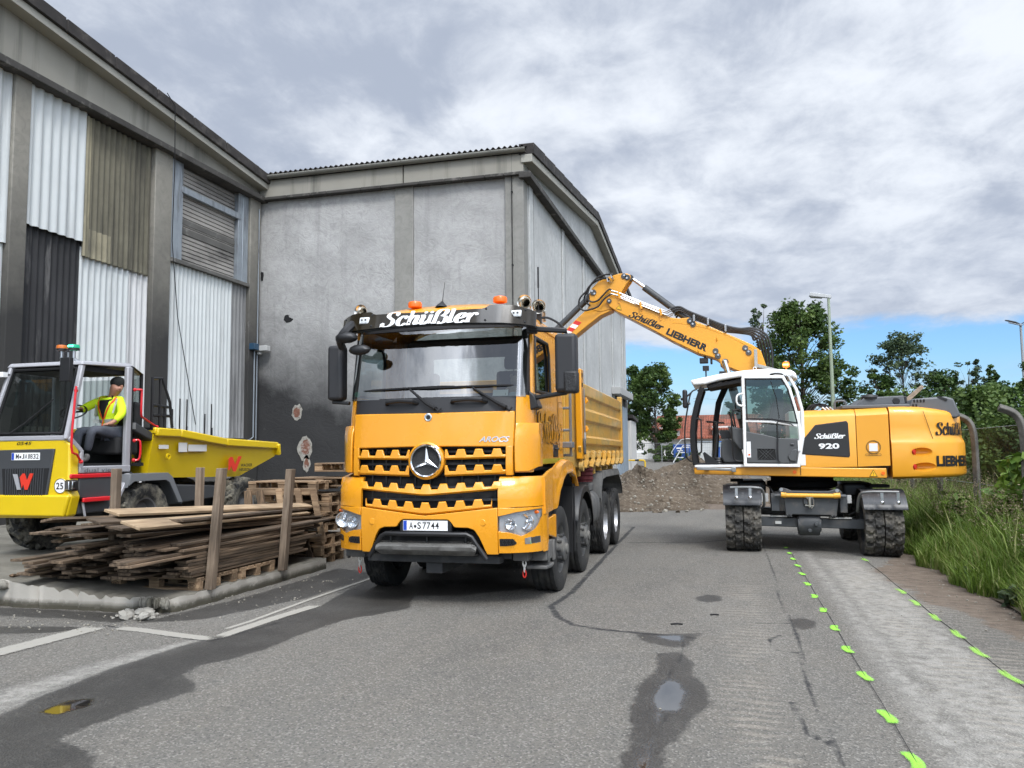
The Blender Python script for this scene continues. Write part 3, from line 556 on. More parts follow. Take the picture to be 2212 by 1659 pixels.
for y0, y1, d in ((13.36,13.78,.10), (17.74,18.42,.10), (22.12,22.70,.12)):
    m = MB(); m.box(HX-.2, HX+d, y0, y1, 0, 9.9); hp(m, 'pillar', MT['pier'], bevel=.02)
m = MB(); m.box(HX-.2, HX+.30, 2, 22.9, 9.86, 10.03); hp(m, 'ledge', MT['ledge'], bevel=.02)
zr = lambda y: 10.66+(22.7-y)*.097
m = MB(); m.hexa([(HX-.3,2,10.0),(HX+.06,2,10.0),(HX+.06,22.7,10.0),(HX-.3,22.7,10.0)], [(HX-.3,2,zr(2)-.2),(HX+.06,2,zr(2)-.2),(HX+.06,22.7,zr(22.7)-.2),(HX-.3,22.7,zr(22.7)-.2)]); hp(m, 'fascia', MT['fascia'])
def sloped(m, x0, x1, y0, y1, dz0, dz1): m.hexa([(x0,y0,zr(y0)+dz0),(x1,y0,zr(y0)+dz0),(x1,y1,zr(y1)+dz0),(x0,y1,zr(y1)+dz0)], [(x0,y0,zr(y0)+dz1),(x1,y0,zr(y0)+dz1),(x1,y1,zr(y1)+dz1),(x0,y1,zr(y1)+dz1)])
m = MB(); sloped(m, HX+.061, HX+.40, 2, 22.9, -.42, -.24); hp(m, 'soffit', MT['soffit'], bevel=.01)
m = MB(); sloped(m, HX-14, HX+.46, 2, 23.0, -.24, .02)
for k in range(14): sloped(m, HX+.2, HX+.475, 2.3+1.5*k, 3.75+1.5*k, -.235, .055)
hp(m, 'roof', MT['roof_edge'], bevel=.012)
# roller shutter with its steel frame
sh = MB()
for k in range(23):
    z0 = 7.08+k*.118; x = HX-.10
    if k in (7,8,9): x -= .004
    sh.hexa([(x,18.95,z0),(x+.03,18.95,z0+.012),(x+.03,21.55,z0+.012),(x,21.55,z0)], [(x,18.95,z0+.116),(x+.022,18.95,z0+.104),(x+.022,21.55,z0+.104),(x,21.55,z0+.116)])
so_ = hp(sh, 'roller_shutter', MT['shutter'], smooth=0)
m = MB(); m.box(HX-.074, HX-.058, 18.96, 21.54, 7.92, 8.10); m.box(HX-.074, HX-.058, 18.96, 21.54, 8.19, 8.34); o = m.build('sooty_band', MT['concrete_dark'], so_); o.location = (-HX, -18, 0)
m = MB(); m.box(HX-.12, HX+.05, 18.43, 18.93, 7.10, 9.85); m.box(HX-.12, HX+.05, 21.57, 22.10, 7.10, 9.85); m.box(HX-.05, HX+.07, 18.86, 21.66, 9.02, 9.20); m.box(HX+.05, HX+.07, 21.78, 21.82, 7.1, 9.85); hp(m, 'shutter_frame', MT['galv'], bevel=.01)
m = MB(); m.box(HX-.1, HX+.13, 18.43, 22.11, 6.98, 7.09); hp(m, 'shutter_sill', MT['concrete_dark'], bevel=.01)
m = MB()
for yy, zz in ((18.7,2.9),(19.0,3.3),(19.3,3.0),(19.32,2.6),(20.1,2.7),(20.4,3.1),(20.45,2.6)): m.box(HX+.036, HX+.040, yy, yy+.05, zz-.9, zz+random.uniform(-.1,.5))
hp(m, 'scorch_mark', MT['blackmatt'])
m = MB(); m.tube([(HX+.5,17.6,zr(17.6)+.1),(HX+.52,17.9,zr(17.9)-.1),(HX+.4,18.1,9.5),(HX+.18,18.35,7.5),(HX+.14,18.7,5.5),(HX+.12,19.6,2.6)], .012, 5); hp(m, 'hanging_cable', MT['blackmatt'])
m = MB(); m.tube([(HX+.15,22.55,9.6),(HX+.15,22.55,2.2)], .02, 6); m.tube([(HX+.15,22.4,5.0),(HX+.15,22.4,2.3),(HX+.15,22.2,2.2),(HX+.15,21.9,2.15)], .022, 6); hp(m, 'conduit', MT['galv'])
m = MB(); m.box(HX+.12, HX+.30, 22.15, 22.42, 5.02, 5.22); hp(m, 'junction_box', pm('blue_box', (.02,.06,.11), .5), bevel=.01)
m = MB(); m.box(HX+.12, HX+.55, 22.44, 22.68, 5.0, 5.17); m.box(HX+.16, HX+.30, 22.5, 22.62, 4.9, 5.0); hp(m, 'wall_lamp', pm('grey_lamp_housing', (.42,.42,.41), .6), bevel=.02)
# ---------------------------------------------------------------- plastered hall in the middle
CY, CXR = 22.7, -5.64
ph = thing('plastered_hall', 'grey plastered hall with sooty lower wall, gutter and shallow gable roof behind the truck', 'building', (-10, CY, 0))
def pp(mb_, name, mat, par=None, **k):
    off = Vector((-10, CY, 0)); mb_.v = [tuple(Vector(p)-off) for p in mb_.v]; return mb_.build(name, mat, par or ph, **k)
def wavy(m, x0, x1, sd):
    P = []; rr = random.Random(sd)
    for x in lin(x0, x1, 40): P.append([(x, CY+.10+.010*math.sin(x*3+z*2.1)+.008*math.sin(z*5.3+x*1.7+sd), z) for z in lin(0, 9.95, 50)])
    m.sheet(P, (0, .25, 0))
m = MB(); wavy(m, -14.5, -9.74, 1); pp(m, 'wall', MT['plaster'], smooth=80)
m = MB(); wavy(m, -9.14, -6.2, 5); pp(m, 'wall', MT['plaster'], smooth=80)
m = MB(); m.box(-9.74, -9.14, CY+.02, CY+.4, 0, 9.94); pp(m, 'pillar', MT['gpillar'], bevel=.015)
m = MB(); m.box(-6.2, CXR-.001, CY, CY+.5, 0, 9.94); m.box(-6.0, -5.99, CY-.02, CY, 0, 10); pp(m, 'pillar', MT['gpillar'], bevel=.012)
m = MB(); m.box(-14.4, -9.45, CY-.06, CY+.4, 9.97, 10.56); m.box(-9.41, CXR+.02, CY-.06, CY+.4, 9.97, 10.56); pp(m, 'fascia', MT['fascia'], bevel=.01)
m = MB()
x = -14.3
while x < CXR: 
    l = random.uniform(.5, 1.3); m.box(x, min(x+l-.015, CXR+.05), CY-.14-random.uniform(0,.02), CY+.2, 9.90, 9.99); x += l
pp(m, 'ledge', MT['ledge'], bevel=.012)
m = MB()
P = []
for x in lin(-14.45, CXR+.12, 2): P.append([(x, CY-.17+.10*math.cos(t), 10.66+.11*math.sin(t)) for t in lin(math.pi, 2*math.pi, 12)])
m.sheet(P, (0, .003, .006))
for k in range(10): 
    x = -14.2+.95*k; P = [[(x+dx, CY-.17+.108*math.cos(t), 10.66+.118*math.sin(t)) for t in lin(math.pi, 2*math.pi, 12)] for dx in (0, .035)]; m.grid(P)
pp(m, 'gutter', pm('zinc_gutter', (.20,.195,.17), .5, .5, var=.2, vs=2), smooth=60)
YR, ZE, ZR = 35.2, 10.74, 12.26
def rz(y): return ZE+(ZR-ZE)*(1-abs(y-YR)/(YR-CY+.25))
P = []
for x in lin(-16, CXR+.15, 430): P.append([(x, y, rz(y)+.035*math.sin(2*math.pi*x/.177)) for y in (CY-.2, YR, 47.6)])
m = MB(); m.sheet(P, (0, 0, -.02)); pp(m, 'roof', MT['roof_edge'], smooth=60)
# gable side wall
m = MB(); m.box(CXR-.3, CXR, CY+.5, 46.9, 0, 9.85); m.add([(CXR-.05,CY+.02,9.85),(CXR-.05,46.9,9.85),(CXR-.05,46.9,rz(46.9)-.2),(CXR-.05,YR,rz(YR)-.2),(CXR-.05,CY+.02,rz(CY)-.2)], [(0,1,2,3,4)]); m.box(CXR-9, CXR-.3, 46.7, 46.9, 0, 10); pp(m, 'gable_wall', MT['plaster_clean'])
m = MB()
for y in (23.3, 28.3, 32.6, 36.8, 41.0, 45.0): m.box(CXR-.1, CXR+.05, y-.02, y+.42, .3, 9.84); m.box(CXR-.05, CXR+.001, y+.42, y+.47, .3, 9.84)
pp(m, 'pilaster', MT['plaster_clean'], bevel=.01)
m = MB()
for y in (23.34, 28.3, 32.6, 36.8, 41.0, 45.0): m.box(CXR+.051, CXR+.056, y+.40, y+.425, .3, 9.83); m.box(CXR+.001, CXR+.005, y-.06, y-.03, .3, 9.83)
pp(m, 'panel_joint', MT['concrete_dark'])
m = MB(); m.box(CXR-.1, CXR+.26, CY-.16, 46.9, 9.78, 9.97); pp(m, 'gable_ledge', MT['ledge'], bevel=.02)
for nm, x0, x1, a, b_, mt in (('verge_board', CXR-.04, CXR+.30, -.50, -.26, 'soffit'), ('verge_edge', CXR-.1, CXR+.36, -.26, .07, 'roof_edge')):
    m = MB()
    for ya, yb in ((CY-.1, YR), (YR, 47.4)):
        n = 8 if nm == 'verge_edge' else 1
        for k in range(n):
            u, v = ya+(yb-ya)*k/n, ya+(yb-ya)*(k+1)/n-(.02 if n > 1 else 0)
            m.hexa([(x0,u,rz(u)+a),(x1,u,rz(u)+a),(x1,v,rz(v)+a),(x0,v,rz(v)+a)], [(x0,u,rz(u)+b_),(x1,u,rz(u)+b_),(x1,v,rz(v)+b_+(.03 if n > 1 else 0)),(x0,v,rz(v)+b_+(.03 if n > 1 else 0))])
    pp(m, nm, MT[mt], bevel=.012)
m = MB(); m.tube([(-5.98, CY-.05, 10.8), (-5.98, CY-.05, 0)], .012, 5)
for z in (9.4, 7.2, 5.0, 3): m.box(-6.0, -5.96, CY-.07, CY, z, z+.04)
pp(m, 'lightning_rod', MT['blackmatt'])
# far end: canopy band, blue door
m = MB(); m.box(CXR, CXR+.45, 40.6, 46.2, 4.62, 4.98); pp(m, 'canopy', pm('grey_canopy', (.36,.36,.35), .7), bevel=.02)
m = MB(); m.box(CXR, CXR+.05, 42.0, 46.9, 4.15, 4.62); pp(m, 'door_lintel', MT['concrete_dark'])
m = MB()
for k in range(10): m.box(CXR, CXR+.14+.012*(k % 2), 42.2+.36*k, 42.2+.36*(k+1), .2, 4.15)
bd = pp(m, 'sliding_door', pm('blue_grey_door', (.235,.285,.335), .6, var=.08, vs=1))
# knocked out holes in the plaster
def hole(x, z, w_, h_, sd, brick=True):
    rr = random.Random(sd)
    def ring(sc): return [(x+w_*sc*math.cos(a)*rr.uniform(.75,1.15), z+h_*sc*math.sin(a)*rr.uniform(.75,1.15)) for a in lin(0, 2*math.pi*15/16, 16)]
    m = MB(); m.prism(ring(1.), 'xz', CY+.085, CY+.10); o = pp(m, 'wall_hole', fm if brick else MT['blackmatt'])
    if brick:
        m = MB(); m.prism(ring(.62), 'xz', CY+.081, CY+.086); pp(m, 'bare_brick', pm('bare_brick', (.17,.075,.05), .9, var=.4, vs=9, dirt=((.5,.48,.44), .25, 7)), o).location = (0,0,0)
hole(-13.05, 3.05, .19, .28, 1); hole(-12.75, 1.95, .27, .42, 4); hole(-12.7, 1.45, .13, .26, 6); hole(-13.4, 6.05, .20, .13, 8, False); hole(-14.36, 7.5, .06, .2, 9, False)
# ---------------------------------------------------------------- white annex beyond the hall
ax_ = thing('white_annex', 'low white annex with dark roof edge at the far end of the hall', 'building', (-7.5, 48, .4))
m = MB(); m.box(-1.9, 2.08, -1.0, 1.5, -.6, 3.1); m.build('wall', pm('annex_render', (.55,.54,.52), .9, var=.12, vs=.7, dirt=((.3,.29,.27), .25, 1.2, (2,2,.2))), ax_)
m = MB(); m.hexa([(-2,-1.1,3.25),(2.2,-1.1,3.25),(2.2,1.6,3.08),(-2,1.6,3.08)], [(-2,-1.1,3.45),(2.2,-1.1,3.45),(2.2,1.6,3.25),(-2,1.6,3.25)]); m.build('roof', MT['roof_edge'], ax_)
# ---------------------------------------------------------------- tipper truck
YEL = pm('signal_yellow_paint', (.74,.305,.010), .28, var=.02, vs=1, coat=.6, rvar=.04); YELD = pm('dusty_yellow_paint', (.56,.30,.042), .42, var=.12, vs=.8, coat=.25, dirt=((.36,.27,.11), .35, 1.6, (.5,1,2.5)))
BLK, RUB = MT['black'], MT['rubber']; CHR = MT['chrome']; STL = MT['steel']
DARK = pm('chassis_grey', (.035,.036,.038), .7, var=.3, vs=3, dirt=((.10,.095,.085), .35, 3)); DUST = pm('dusty_grey_plastic', (.085,.085,.083), .8, var=.25, vs=2, dirt=((.19,.18,.165), .4, 3))
WHT = pm('white_vinyl', (.85,.85,.85), .4); INK = pm('black_vinyl', (.008,.008,.008), .4)
GLS = glass('windscreen_glass', (.40,.46,.45), .24, .0); SGL = glass('side_glass', (.55,.60,.58), .10, .0); LENS = glass('clear_lens', (.93,.94,.95), .03, .03)
ORG = pm('orange_lens', (.72,.13,.01), .25, emit=((1,.16,.01), .12)); RED = pm('red_lens', (.45,.02,.01), .25); REDP = pm('red_paint', (.62,.03,.02), .4)
REFL = pm('lamp_reflector', (.90,.91,.93), .14, .9)
TX, TY = -3.32, 8.70
tr = thing('tipper_truck', 'big yellow four axle tipper truck with a black sun visor parked facing the camera', 'truck', (TX, TY, 0))
def tb(mb_, name, mat, par=None, **k): return mb_.build(name, mat, par or tr, **k)
bow = interp([(0,0),(.3,.012),(.6,.045),(.85,.10),(1.0,.155),(1.1,.215),(1.18,.29),(1.235,.39),(1.26,.55)])
rk = interp([(.5,.02),(.62,-.03),(.9,-.06),(1.2,-.05),(1.45,.0),(1.6,.005),(1.82,.02),(2.19,.06),(2.36,.09),(3.15,.27),(3.4,.30)])
bow2 = interp([(0,0),(.3,.012),(.6,.045),(.85,.09),(.98,.13),(1.06,.20),(1.11,.28),(1.14,.37),(1.15,.45),(1.26,.6)])
HC = 1.15                     # the cab is narrower than the fenders
def fy(x, z):
    t = min(1, max(0, (z-1.46)/.08)); x = abs(x); return bow(x)*(1-t)+bow2(x)*t+rk(z)
def band(m, xs, lo, hi, off=0., th=.03, nz=2, f=fy):
    P = []
    for i, x in enumerate(xs):
        a = lo(x) if callable(lo) else (lo[i] if isinstance(lo, list) else lo); b = hi(x) if callable(hi) else (hi[i] if isinstance(hi, list) else hi)
        P.append([(x, f(x, z)+off, z) for z in lin(a, b, nz)])
    m.sheet(P, (0, th, 0))
FW = lambda p: (p[0], fy(p[0], p[2])+p[1], p[2])         # wraps flat lettering onto the curved front
HW = 1.26
# roof and cab shell
m = MB(); P = []
for y in lin(.36, 2.1, 12):
    e = min(1, (y-.36)/.25); P.append([(x*1.13, y, 3.315+(.06+.11*e)*(1-abs(x)**3.2)+.06*e*(1-abs(x)**8)) for x in lin(-1, 1, 25)])
m.sheet(P, (0, 0, -.08)); P = [[(x, .33+bow2(abs(x))*.5, z) for z in (3.32, 3.40-.06*abs(x)**3)] for x in lin(-1.1, 1.1, 15)]; m.sheet(P, (0, .05, 0))
roof = tb(m, 'roof', YEL, smooth=60)
def side(m, ys, lo, hi, x=HC, th=.03, nz=3, sg=1, fx=None):
    P = []
    for i, y in enumerate(ys):
        a = lo(y) if callable(lo) else (lo[i] if isinstance(lo, list) else lo); b = hi(y) if callable(hi) else (hi[i] if isinstance(hi, list) else hi)
        P.append([(sg*((fx(y, z) if fx else x)), y, z) for z in lin(a, b, nz)])
    m.sheet(P, (-sg*th, 0, 0))
tumble = lambda y, z: HC-.035*max(0, z-2.3)-.10*max(0, (.50-y)/.2)**2*.3
for sg in (1, -1):
    m = MB(); ys = [.44,.60,.8,1.1,1.38]; side(m, ys, 1.58, 2.42, nz=6, sg=sg, fx=tumble)                # door lower half
    side(m, [1.38,1.6,1.8,2.1], 1.58, 3.32, nz=8, sg=sg, fx=tumble)                          # B pillar and rear quarter
    side(m, [.50,.7,.9,1.1,1.38], lambda y: 3.10-.02*(1.38-y), 3.32, nz=4, sg=sg, fx=tumble)       # above the window
    P = [[(sg*tumble(y0+d, z), y0+d, z) for d in (0, .05, .10)] for z, y0 in zip(lin(2.40, 3.14, 8), lin(.40, .50, 8))]; (m if sg > 0 else (mp := MB())).sheet(P, (-sg*.03, 0, 0))   # front door pillar
    if sg < 0: tb(mp, 'door_pillar', MT['black'])
    dr = tb(m, 'door', YEL, smooth=50)
    m = MB()
    for pts in ([(.50,2.44),(1.34,2.46),(1.36,2.95),(1.28,3.09),(.62,3.09),(.57,2.9)],):
        m.tube([(sg*(tumble(y, z)+.002), y, z) for y, z in pts], .02, 6, closed=True)
    tb(m, 'window_seal', BLK, dr)
    m = MB(); m.add([(sg*(tumble(y, z)-.02), y, z) for y, z in ((.48,2.42),(1.37,2.42),(1.37,3.10),(.56,3.10))], [(0,1,2,3)]); tb(m, 'side_window', SGL, dr)
m = MB(); m.box(-HC+.04, HC-.04, 2.04, 2.09, 1.5, 2.55); m.box(-HC+.04, HC-.04, 2.04, 2.09, 3.05, 3.33); m.box(-HC+.04, -.75, 2.04, 2.09, 2.55, 3.05); m.box(.75, HC-.04, 2.04, 2.09, 2.55, 3.05); tb(m, 'cab_rear_wall', DARK)
m = MB(); m.box(-1.08, 1.08, .35, 2.05, 1.5, 1.56); m.box(-1.06, 1.06, .5, .92, 1.9, 2.33); tb(m, 'dashboard', pm('dash_grey', (.035,.035,.037), .75), bevel=.05)
for sx_ in (-.62, .66):
    m = MB(); m.box(sx_-.25, sx_+.25, 1.0, 1.45, 1.9, 2.1); m.box(sx_-.24, sx_+.24, 1.36, 1.5, 2.1, 2.78); m.box(sx_-.14, sx_+.14, 1.38, 1.47, 2.8, 2.98); tb(m, 'seat', pm('seat_cloth', (.04,.042,.045), .9), bevel=.05)
m = MB(); m.lathe([(.21,-.012),(.225,0),(.21,.012),(.195,0)], (.62,.98,2.36), (0,-.55,.85), 28, True); m.cyl((.62,.98,2.36), (.62,.8,2.1), .03); tb(m, 'steering_wheel', BLK)
# black windscreen frame, windscreen, lower black panel
wx = lin(-1.14, 1.14, 31)
m = MB(); band(m, wx, lambda x: 2.175+.02*abs(x)**2, 2.37, .004, .03, 4); 
for sg in (1, -1):
    P = [[(sg*x, fy(x, z)+.006, z) for x in lin(1.075-.02*(z-2.3), 1.148-.03*(z-2.3), 5)] for z in lin(2.16, 3.3, 10)]; m.sheet(P, (0, .04, 0))
    P = [[(sg*x, fy(x, z)+.0, z) for x in lin(1.03-.02*(z-2.3), 1.08-.02*(z-2.3), 3)] for z in lin(2.36, 3.3, 10)]; m.sheet(P, (0, .02, 0))
band(m, wx[2:-2], 3.19, 3.34, .0, .03, 3); tb(m, 'windscreen_frame', pm('satin_black', (.018,.018,.020), .5, var=.1), smooth=50)
m = MB(); wbow = lambda x: .115*(x/1.02)**2+max(0, abs(x)-1.02)*.9; P = [[(x*(1-.012*(z-2.36)), wbow(x)+rk(2.36)+.23*(z-2.36)+.012, z) for z in lin(2.36, 3.20, 8)] for x in lin(-1.09, 1.09, 61)]; m.grid(P); tb(m, 'windscreen', GLS, smooth=80)
for x0 in (-.56, .26):
    m = MB(); m.tube([(x0, fy(x0, 2.30)+.01, 2.30), (x0+.03, fy(x0, 2.3)-.05, 2.325), (x0+.2, fy(x0+.2, 2.3)-.06, 2.335), (x0+.36, fy(x0+.36, 2.3)-.05, 2.325), (x0+.40, fy(x0+.4, 2.3)+.01, 2.30)], [.022,.028,.024,.028,.022], 8); tb(m, 'grab_handle', BLK)
for pv, kn, t0 in ((.07, -.26, -.89), (.88, .50, -.17)):
    m = MB(); q = lambda x, z, o: (x, fy(x, z)-o, z)
    m.tube([q(pv,2.24,.0), q(pv,2.24,.05), q(pv-.09,2.29,.055), q(kn,2.47,.03)], [.024,.026,.022,.012], 7); m.tube([q(pv,2.24,.03), q(pv+.05,2.20,.04), q(pv+.075,2.235,.03)], .012, 5)
    m.tube([q(x, 2.475+.015*(x-t0), .016) for x in lin(t0, kn+.55, 9)], [.006]+[.013]*7+[.006], 6); tb(m, 'wiper', MT['blackmatt'])
m = MB(); m.cyl((-1.0, fy(1.0,2.43)+.010, 2.44), (-1.0, fy(1.0,2.43)+.0, 2.44), .035, n=18); tb(m, 'green_sticker', pm('green_sticker', (.0,.20,.12), .5))
# hood flap, badge lettering
hx = lin(-.985, .985, 25); hb = lambda x: 1.80-.012*abs(x)-(0 if abs(x) > .24 else 0); ht = lambda x: 2.182+.012*abs(x)
m = MB(); band(m, hx, hb, ht, -.03, .03, 5); hood = tb(m, 'hood_flap', YEL, bevel=.012, smooth=40)
for sg in (1, -1):
    m = MB(); P = [[(sg*x, fy(x, z)-.022, z) for x in (.995, 1.03, 1.06, 1.09, 1.12, 1.14, HC)] for z in (1.50, 1.6, 1.8, 2.0, 2.16, 2.30-.02, 2.38)]; m.sheet(P, (0, .03, 0))
    tb(m, 'corner_panel', YEL, bevel=.01, smooth=40)
for sg in (1, -1):
    m = MB(); yz = lambda x, z, o=0: (sg*x, fy(min(x,1.1), z)-.05-o, z)
    P = [[yz(1.0, z, .0+.02*math.sin(t*math.pi)), yz(1.06, z, .035), (sg*1.13, fy(1.10,z)-.05, z), (sg*(1.215), .36, z), (sg*1.215, .56, z)] for t, z in zip(lin(0,1,6), lin(1.54, 2.06, 6))]
    P[-1] = [(p[0], p[1]+.03, p[2]) for p in P[-1]]; P[0] = [(p[0], p[1], p[2]-.03+.05*(abs(p[0]) > 1.18)) for p in P[0]]
    m.sheet(P, (-sg*.012, .022, 0)); tb(m, 'air_deflector', YEL, bevel=.008, smooth=35)
# lower door panel beside the deflector and the fender with its wheel arch
az = interp([(.30,1.02),(.98,1.05),(1.0,1.06),(1.10,1.25),(1.25,1.38),(1.45,1.45),(1.80,1.46),(2.05,1.40),(2.2,1.30),(2.24,1.26)]); at_ = interp([(.30,1.42),(.7,1.50),(1.0,1.54),(1.2,1.60),(1.5,1.635),(1.8,1.62),(2.05,1.54),(2.2,1.38),(2.24,1.30)])
for sg in (1, -1):
    m = MB(); ys = lin(.40, 2.24, 40)
    P = [[(sg*(HW+o*(.02+.05*min(1,max(0,(y-.85)/.35)))), y, az(y)+(at_(y)-az(y))*t) for t, o in ((0,.9),(.12,1),(.35,.75),(.6,.7),(.85,.8),(1,.3))] for y in ys]; m.sheet(P, (-sg*.04, 0, 0)); tb(m, 'fender', YEL, smooth=40)
    m = MB(); P = [[(sg*x, y, az(y)-.01) for x in (HW-.02, .85)] for y in lin(1.0, 2.24, 20)]; m.sheet(P, (0, 0, .03)); m.box(sg*.86-.02, sg*.86+.02, .9, 2.4, .5, 1.5); tb(m, 'wheel_housing', MT['blackmatt'])
    m = MB(); m.box(sg*HW-.02, sg*HW+.035, 1.0, 1.05, 1.10, 1.18); tb(m, 'side_marker', RED)
m = MB()
P = [[(x, .55, z) for x in (-1.0, 1.0)] for z in (.6, 2.2)]; m.sheet(P, (0, .03, 0)); band(m, lin(-.95, .95, 15), 1.0, 1.83, .12, .04); tb(m, 'radiator_grid', pm('radiator_black', (.006,.006,.007), .8))
m = MB()
for z0 in (1.09, 1.20, 1.34, 1.48, 1.54, 1.60, 1.68, 1.74, 1.79): band(m, lin(-.90, .90, 15), z0-.012, z0+.012, .075, .03)
for xx in lin(-.75, .75, 9): m.box(xx-.008, xx+.008, fy(xx,1.5)+.08, fy(xx,1.5)+.11, 1.02, 1.8)
tb(m, 'grille_insert', BLK)
# four toothed grille bars
def toothed(x0, x1, zb, zbody, ztop, pitch, ctr, gap_w, cut=None, name='grille_bar', taper=.024):
    xs = []; tops = []
    k0 = math.floor((x0-ctr)/pitch)-1
    for k in range(k0, k0+60):
        c = ctr+k*pitch
        for dx, hi in ((-gap_w/2, 1), (-gap_w/2+taper, 0), (gap_w/2-taper, 0), (gap_w/2, 1)):
            x = c+dx
            if x0 < x < x1: xs.append(x); tops.append(hi)
    def hi_at(x):
        d = abs((x-ctr+pitch/2) % pitch-pitch/2); return 1 if d > gap_w/2-taper*.5 else 0
    xs = [x0]+xs+[x1]; tops = [hi_at(x0)]+tops+[hi_at(x1)]; L_ = []; H_ = []
    for x, t in zip(xs, tops): L_.append(zb(x)); H_.append(ztop(x) if t else zbody(x))
    m = MB(); P = []
    for x, a, b in zip(xs, L_, H_): P.append([(x, fy(x, a)-.022, a), (x, fy(x, a)-.045, a+.018), (x, fy(x, b)-.045, b-.010), (x, fy(x, b)-.035, b)])
    m.sheet(P, (0, .014, 0)); return tb(m, name, YEL, bevel=.003, smooth=30)
V = lambda z, s: (lambda x: z+s*abs(x))
for x0, x1 in ((-.90, -.215), (.215, .90)):
    toothed(x0, x1, V(1.645,.02), V(1.695,.012), V(1.765,.008), .202, .095 if x0 > 0 else -.095, .125)
    toothed(x0, x1, V(1.455,.035), V(1.515,.022), V(1.585,.012), .202, .10 if x0 > 0 else -.10, .125)
toothed(-.88, .88, V(1.245,.08), V(1.315,.045), V(1.375,.038), .202, .101, .125); toothed(-.76, .76, V(1.035,.105), V(1.105,.062), V(1.172,.062), .202, .101, .125)
for sg in (1, -1):
    m = MB(); P = [[(sg*x, fy(x, z)-.03, z) for x in (.895, .935, .975)] for z in lin(1.47, 1.80, 5)]; m.sheet(P, (0, .05, 0)); tb(m, 'grille_side', YEL, bevel=.008)
# star emblem
eo = tb(MB().lathe([(.212,.05),(.212,-.03),(.19,-.045),(.186,-.04),(.186,.05)], (0,fy(0,1.64)-.03,1.64), (0,1,0), 48), 'emblem_surround', YEL, smooth=50)
m = MB(); m.lathe([(.186,.02),(.186,-.045),(.178,-.056),(.166,-.05),(.164,.0)], (0,fy(0,1.64)-.03,1.64), (0,1,0), 48); yc = fy(0,1.64)-.055; 
for k in range(3):
    a = math.pi/2+k*2*math.pi/3; tip = (.172*math.cos(a), yc-.002, 1.64+.172*math.sin(a)); c = (0, yc-.035, 1.64); l_ = (.036*math.cos(a+math.pi/3), yc, 1.64+.036*math.sin(a+math.pi/3)); r_ = (.036*math.cos(a-math.pi/3), yc, 1.64+.036*math.sin(a-math.pi/3)); b0 = (0, yc+.01, 1.64)
    m.add([tip, l_, r_, c, b0], [(0,1,3),(0,3,2),(0,4,1),(0,2,4)])
tb(m, 'star_emblem', CHR, eo, smooth=20); m = MB(); m.cyl((0,yc+.03,1.64), (0,yc+.015,1.64), .168, n=40); tb(m, 'emblem_mesh', pm('emblem_mesh', (.02,.02,.021), .6, bump=.8, bs=160), eo)
m = MB(); y_ = fy(0,2.15)-.032; m.lathe([(.046,.0),(.046,-.008),(.036,-.010),(.034,-.004)], (0.0,y_,2.135), (0,1,0), 24); m.cyl((0,y_,2.135), (0,y_-.004,2.135), .034, n=24); bdg = tb(m, 'badge', CHR, hood); m = MB()
m.cyl((0,y_-.004,2.135), (0,y_-.006,2.135), .027, n=20); tb(m, 'badge_disc', BLK, bdg)
m = MB(); text(m, 'AROCS', (.60,0,1.845), (1,0,0), (0,0,1), .34, .062, bold=.02, shear=.35, warp=lambda p: (p[0], fy(p[0],p[2])-.034+p[1], p[2]), space=.95); tb(m, 'lettering', CHR, hood, smooth=0)
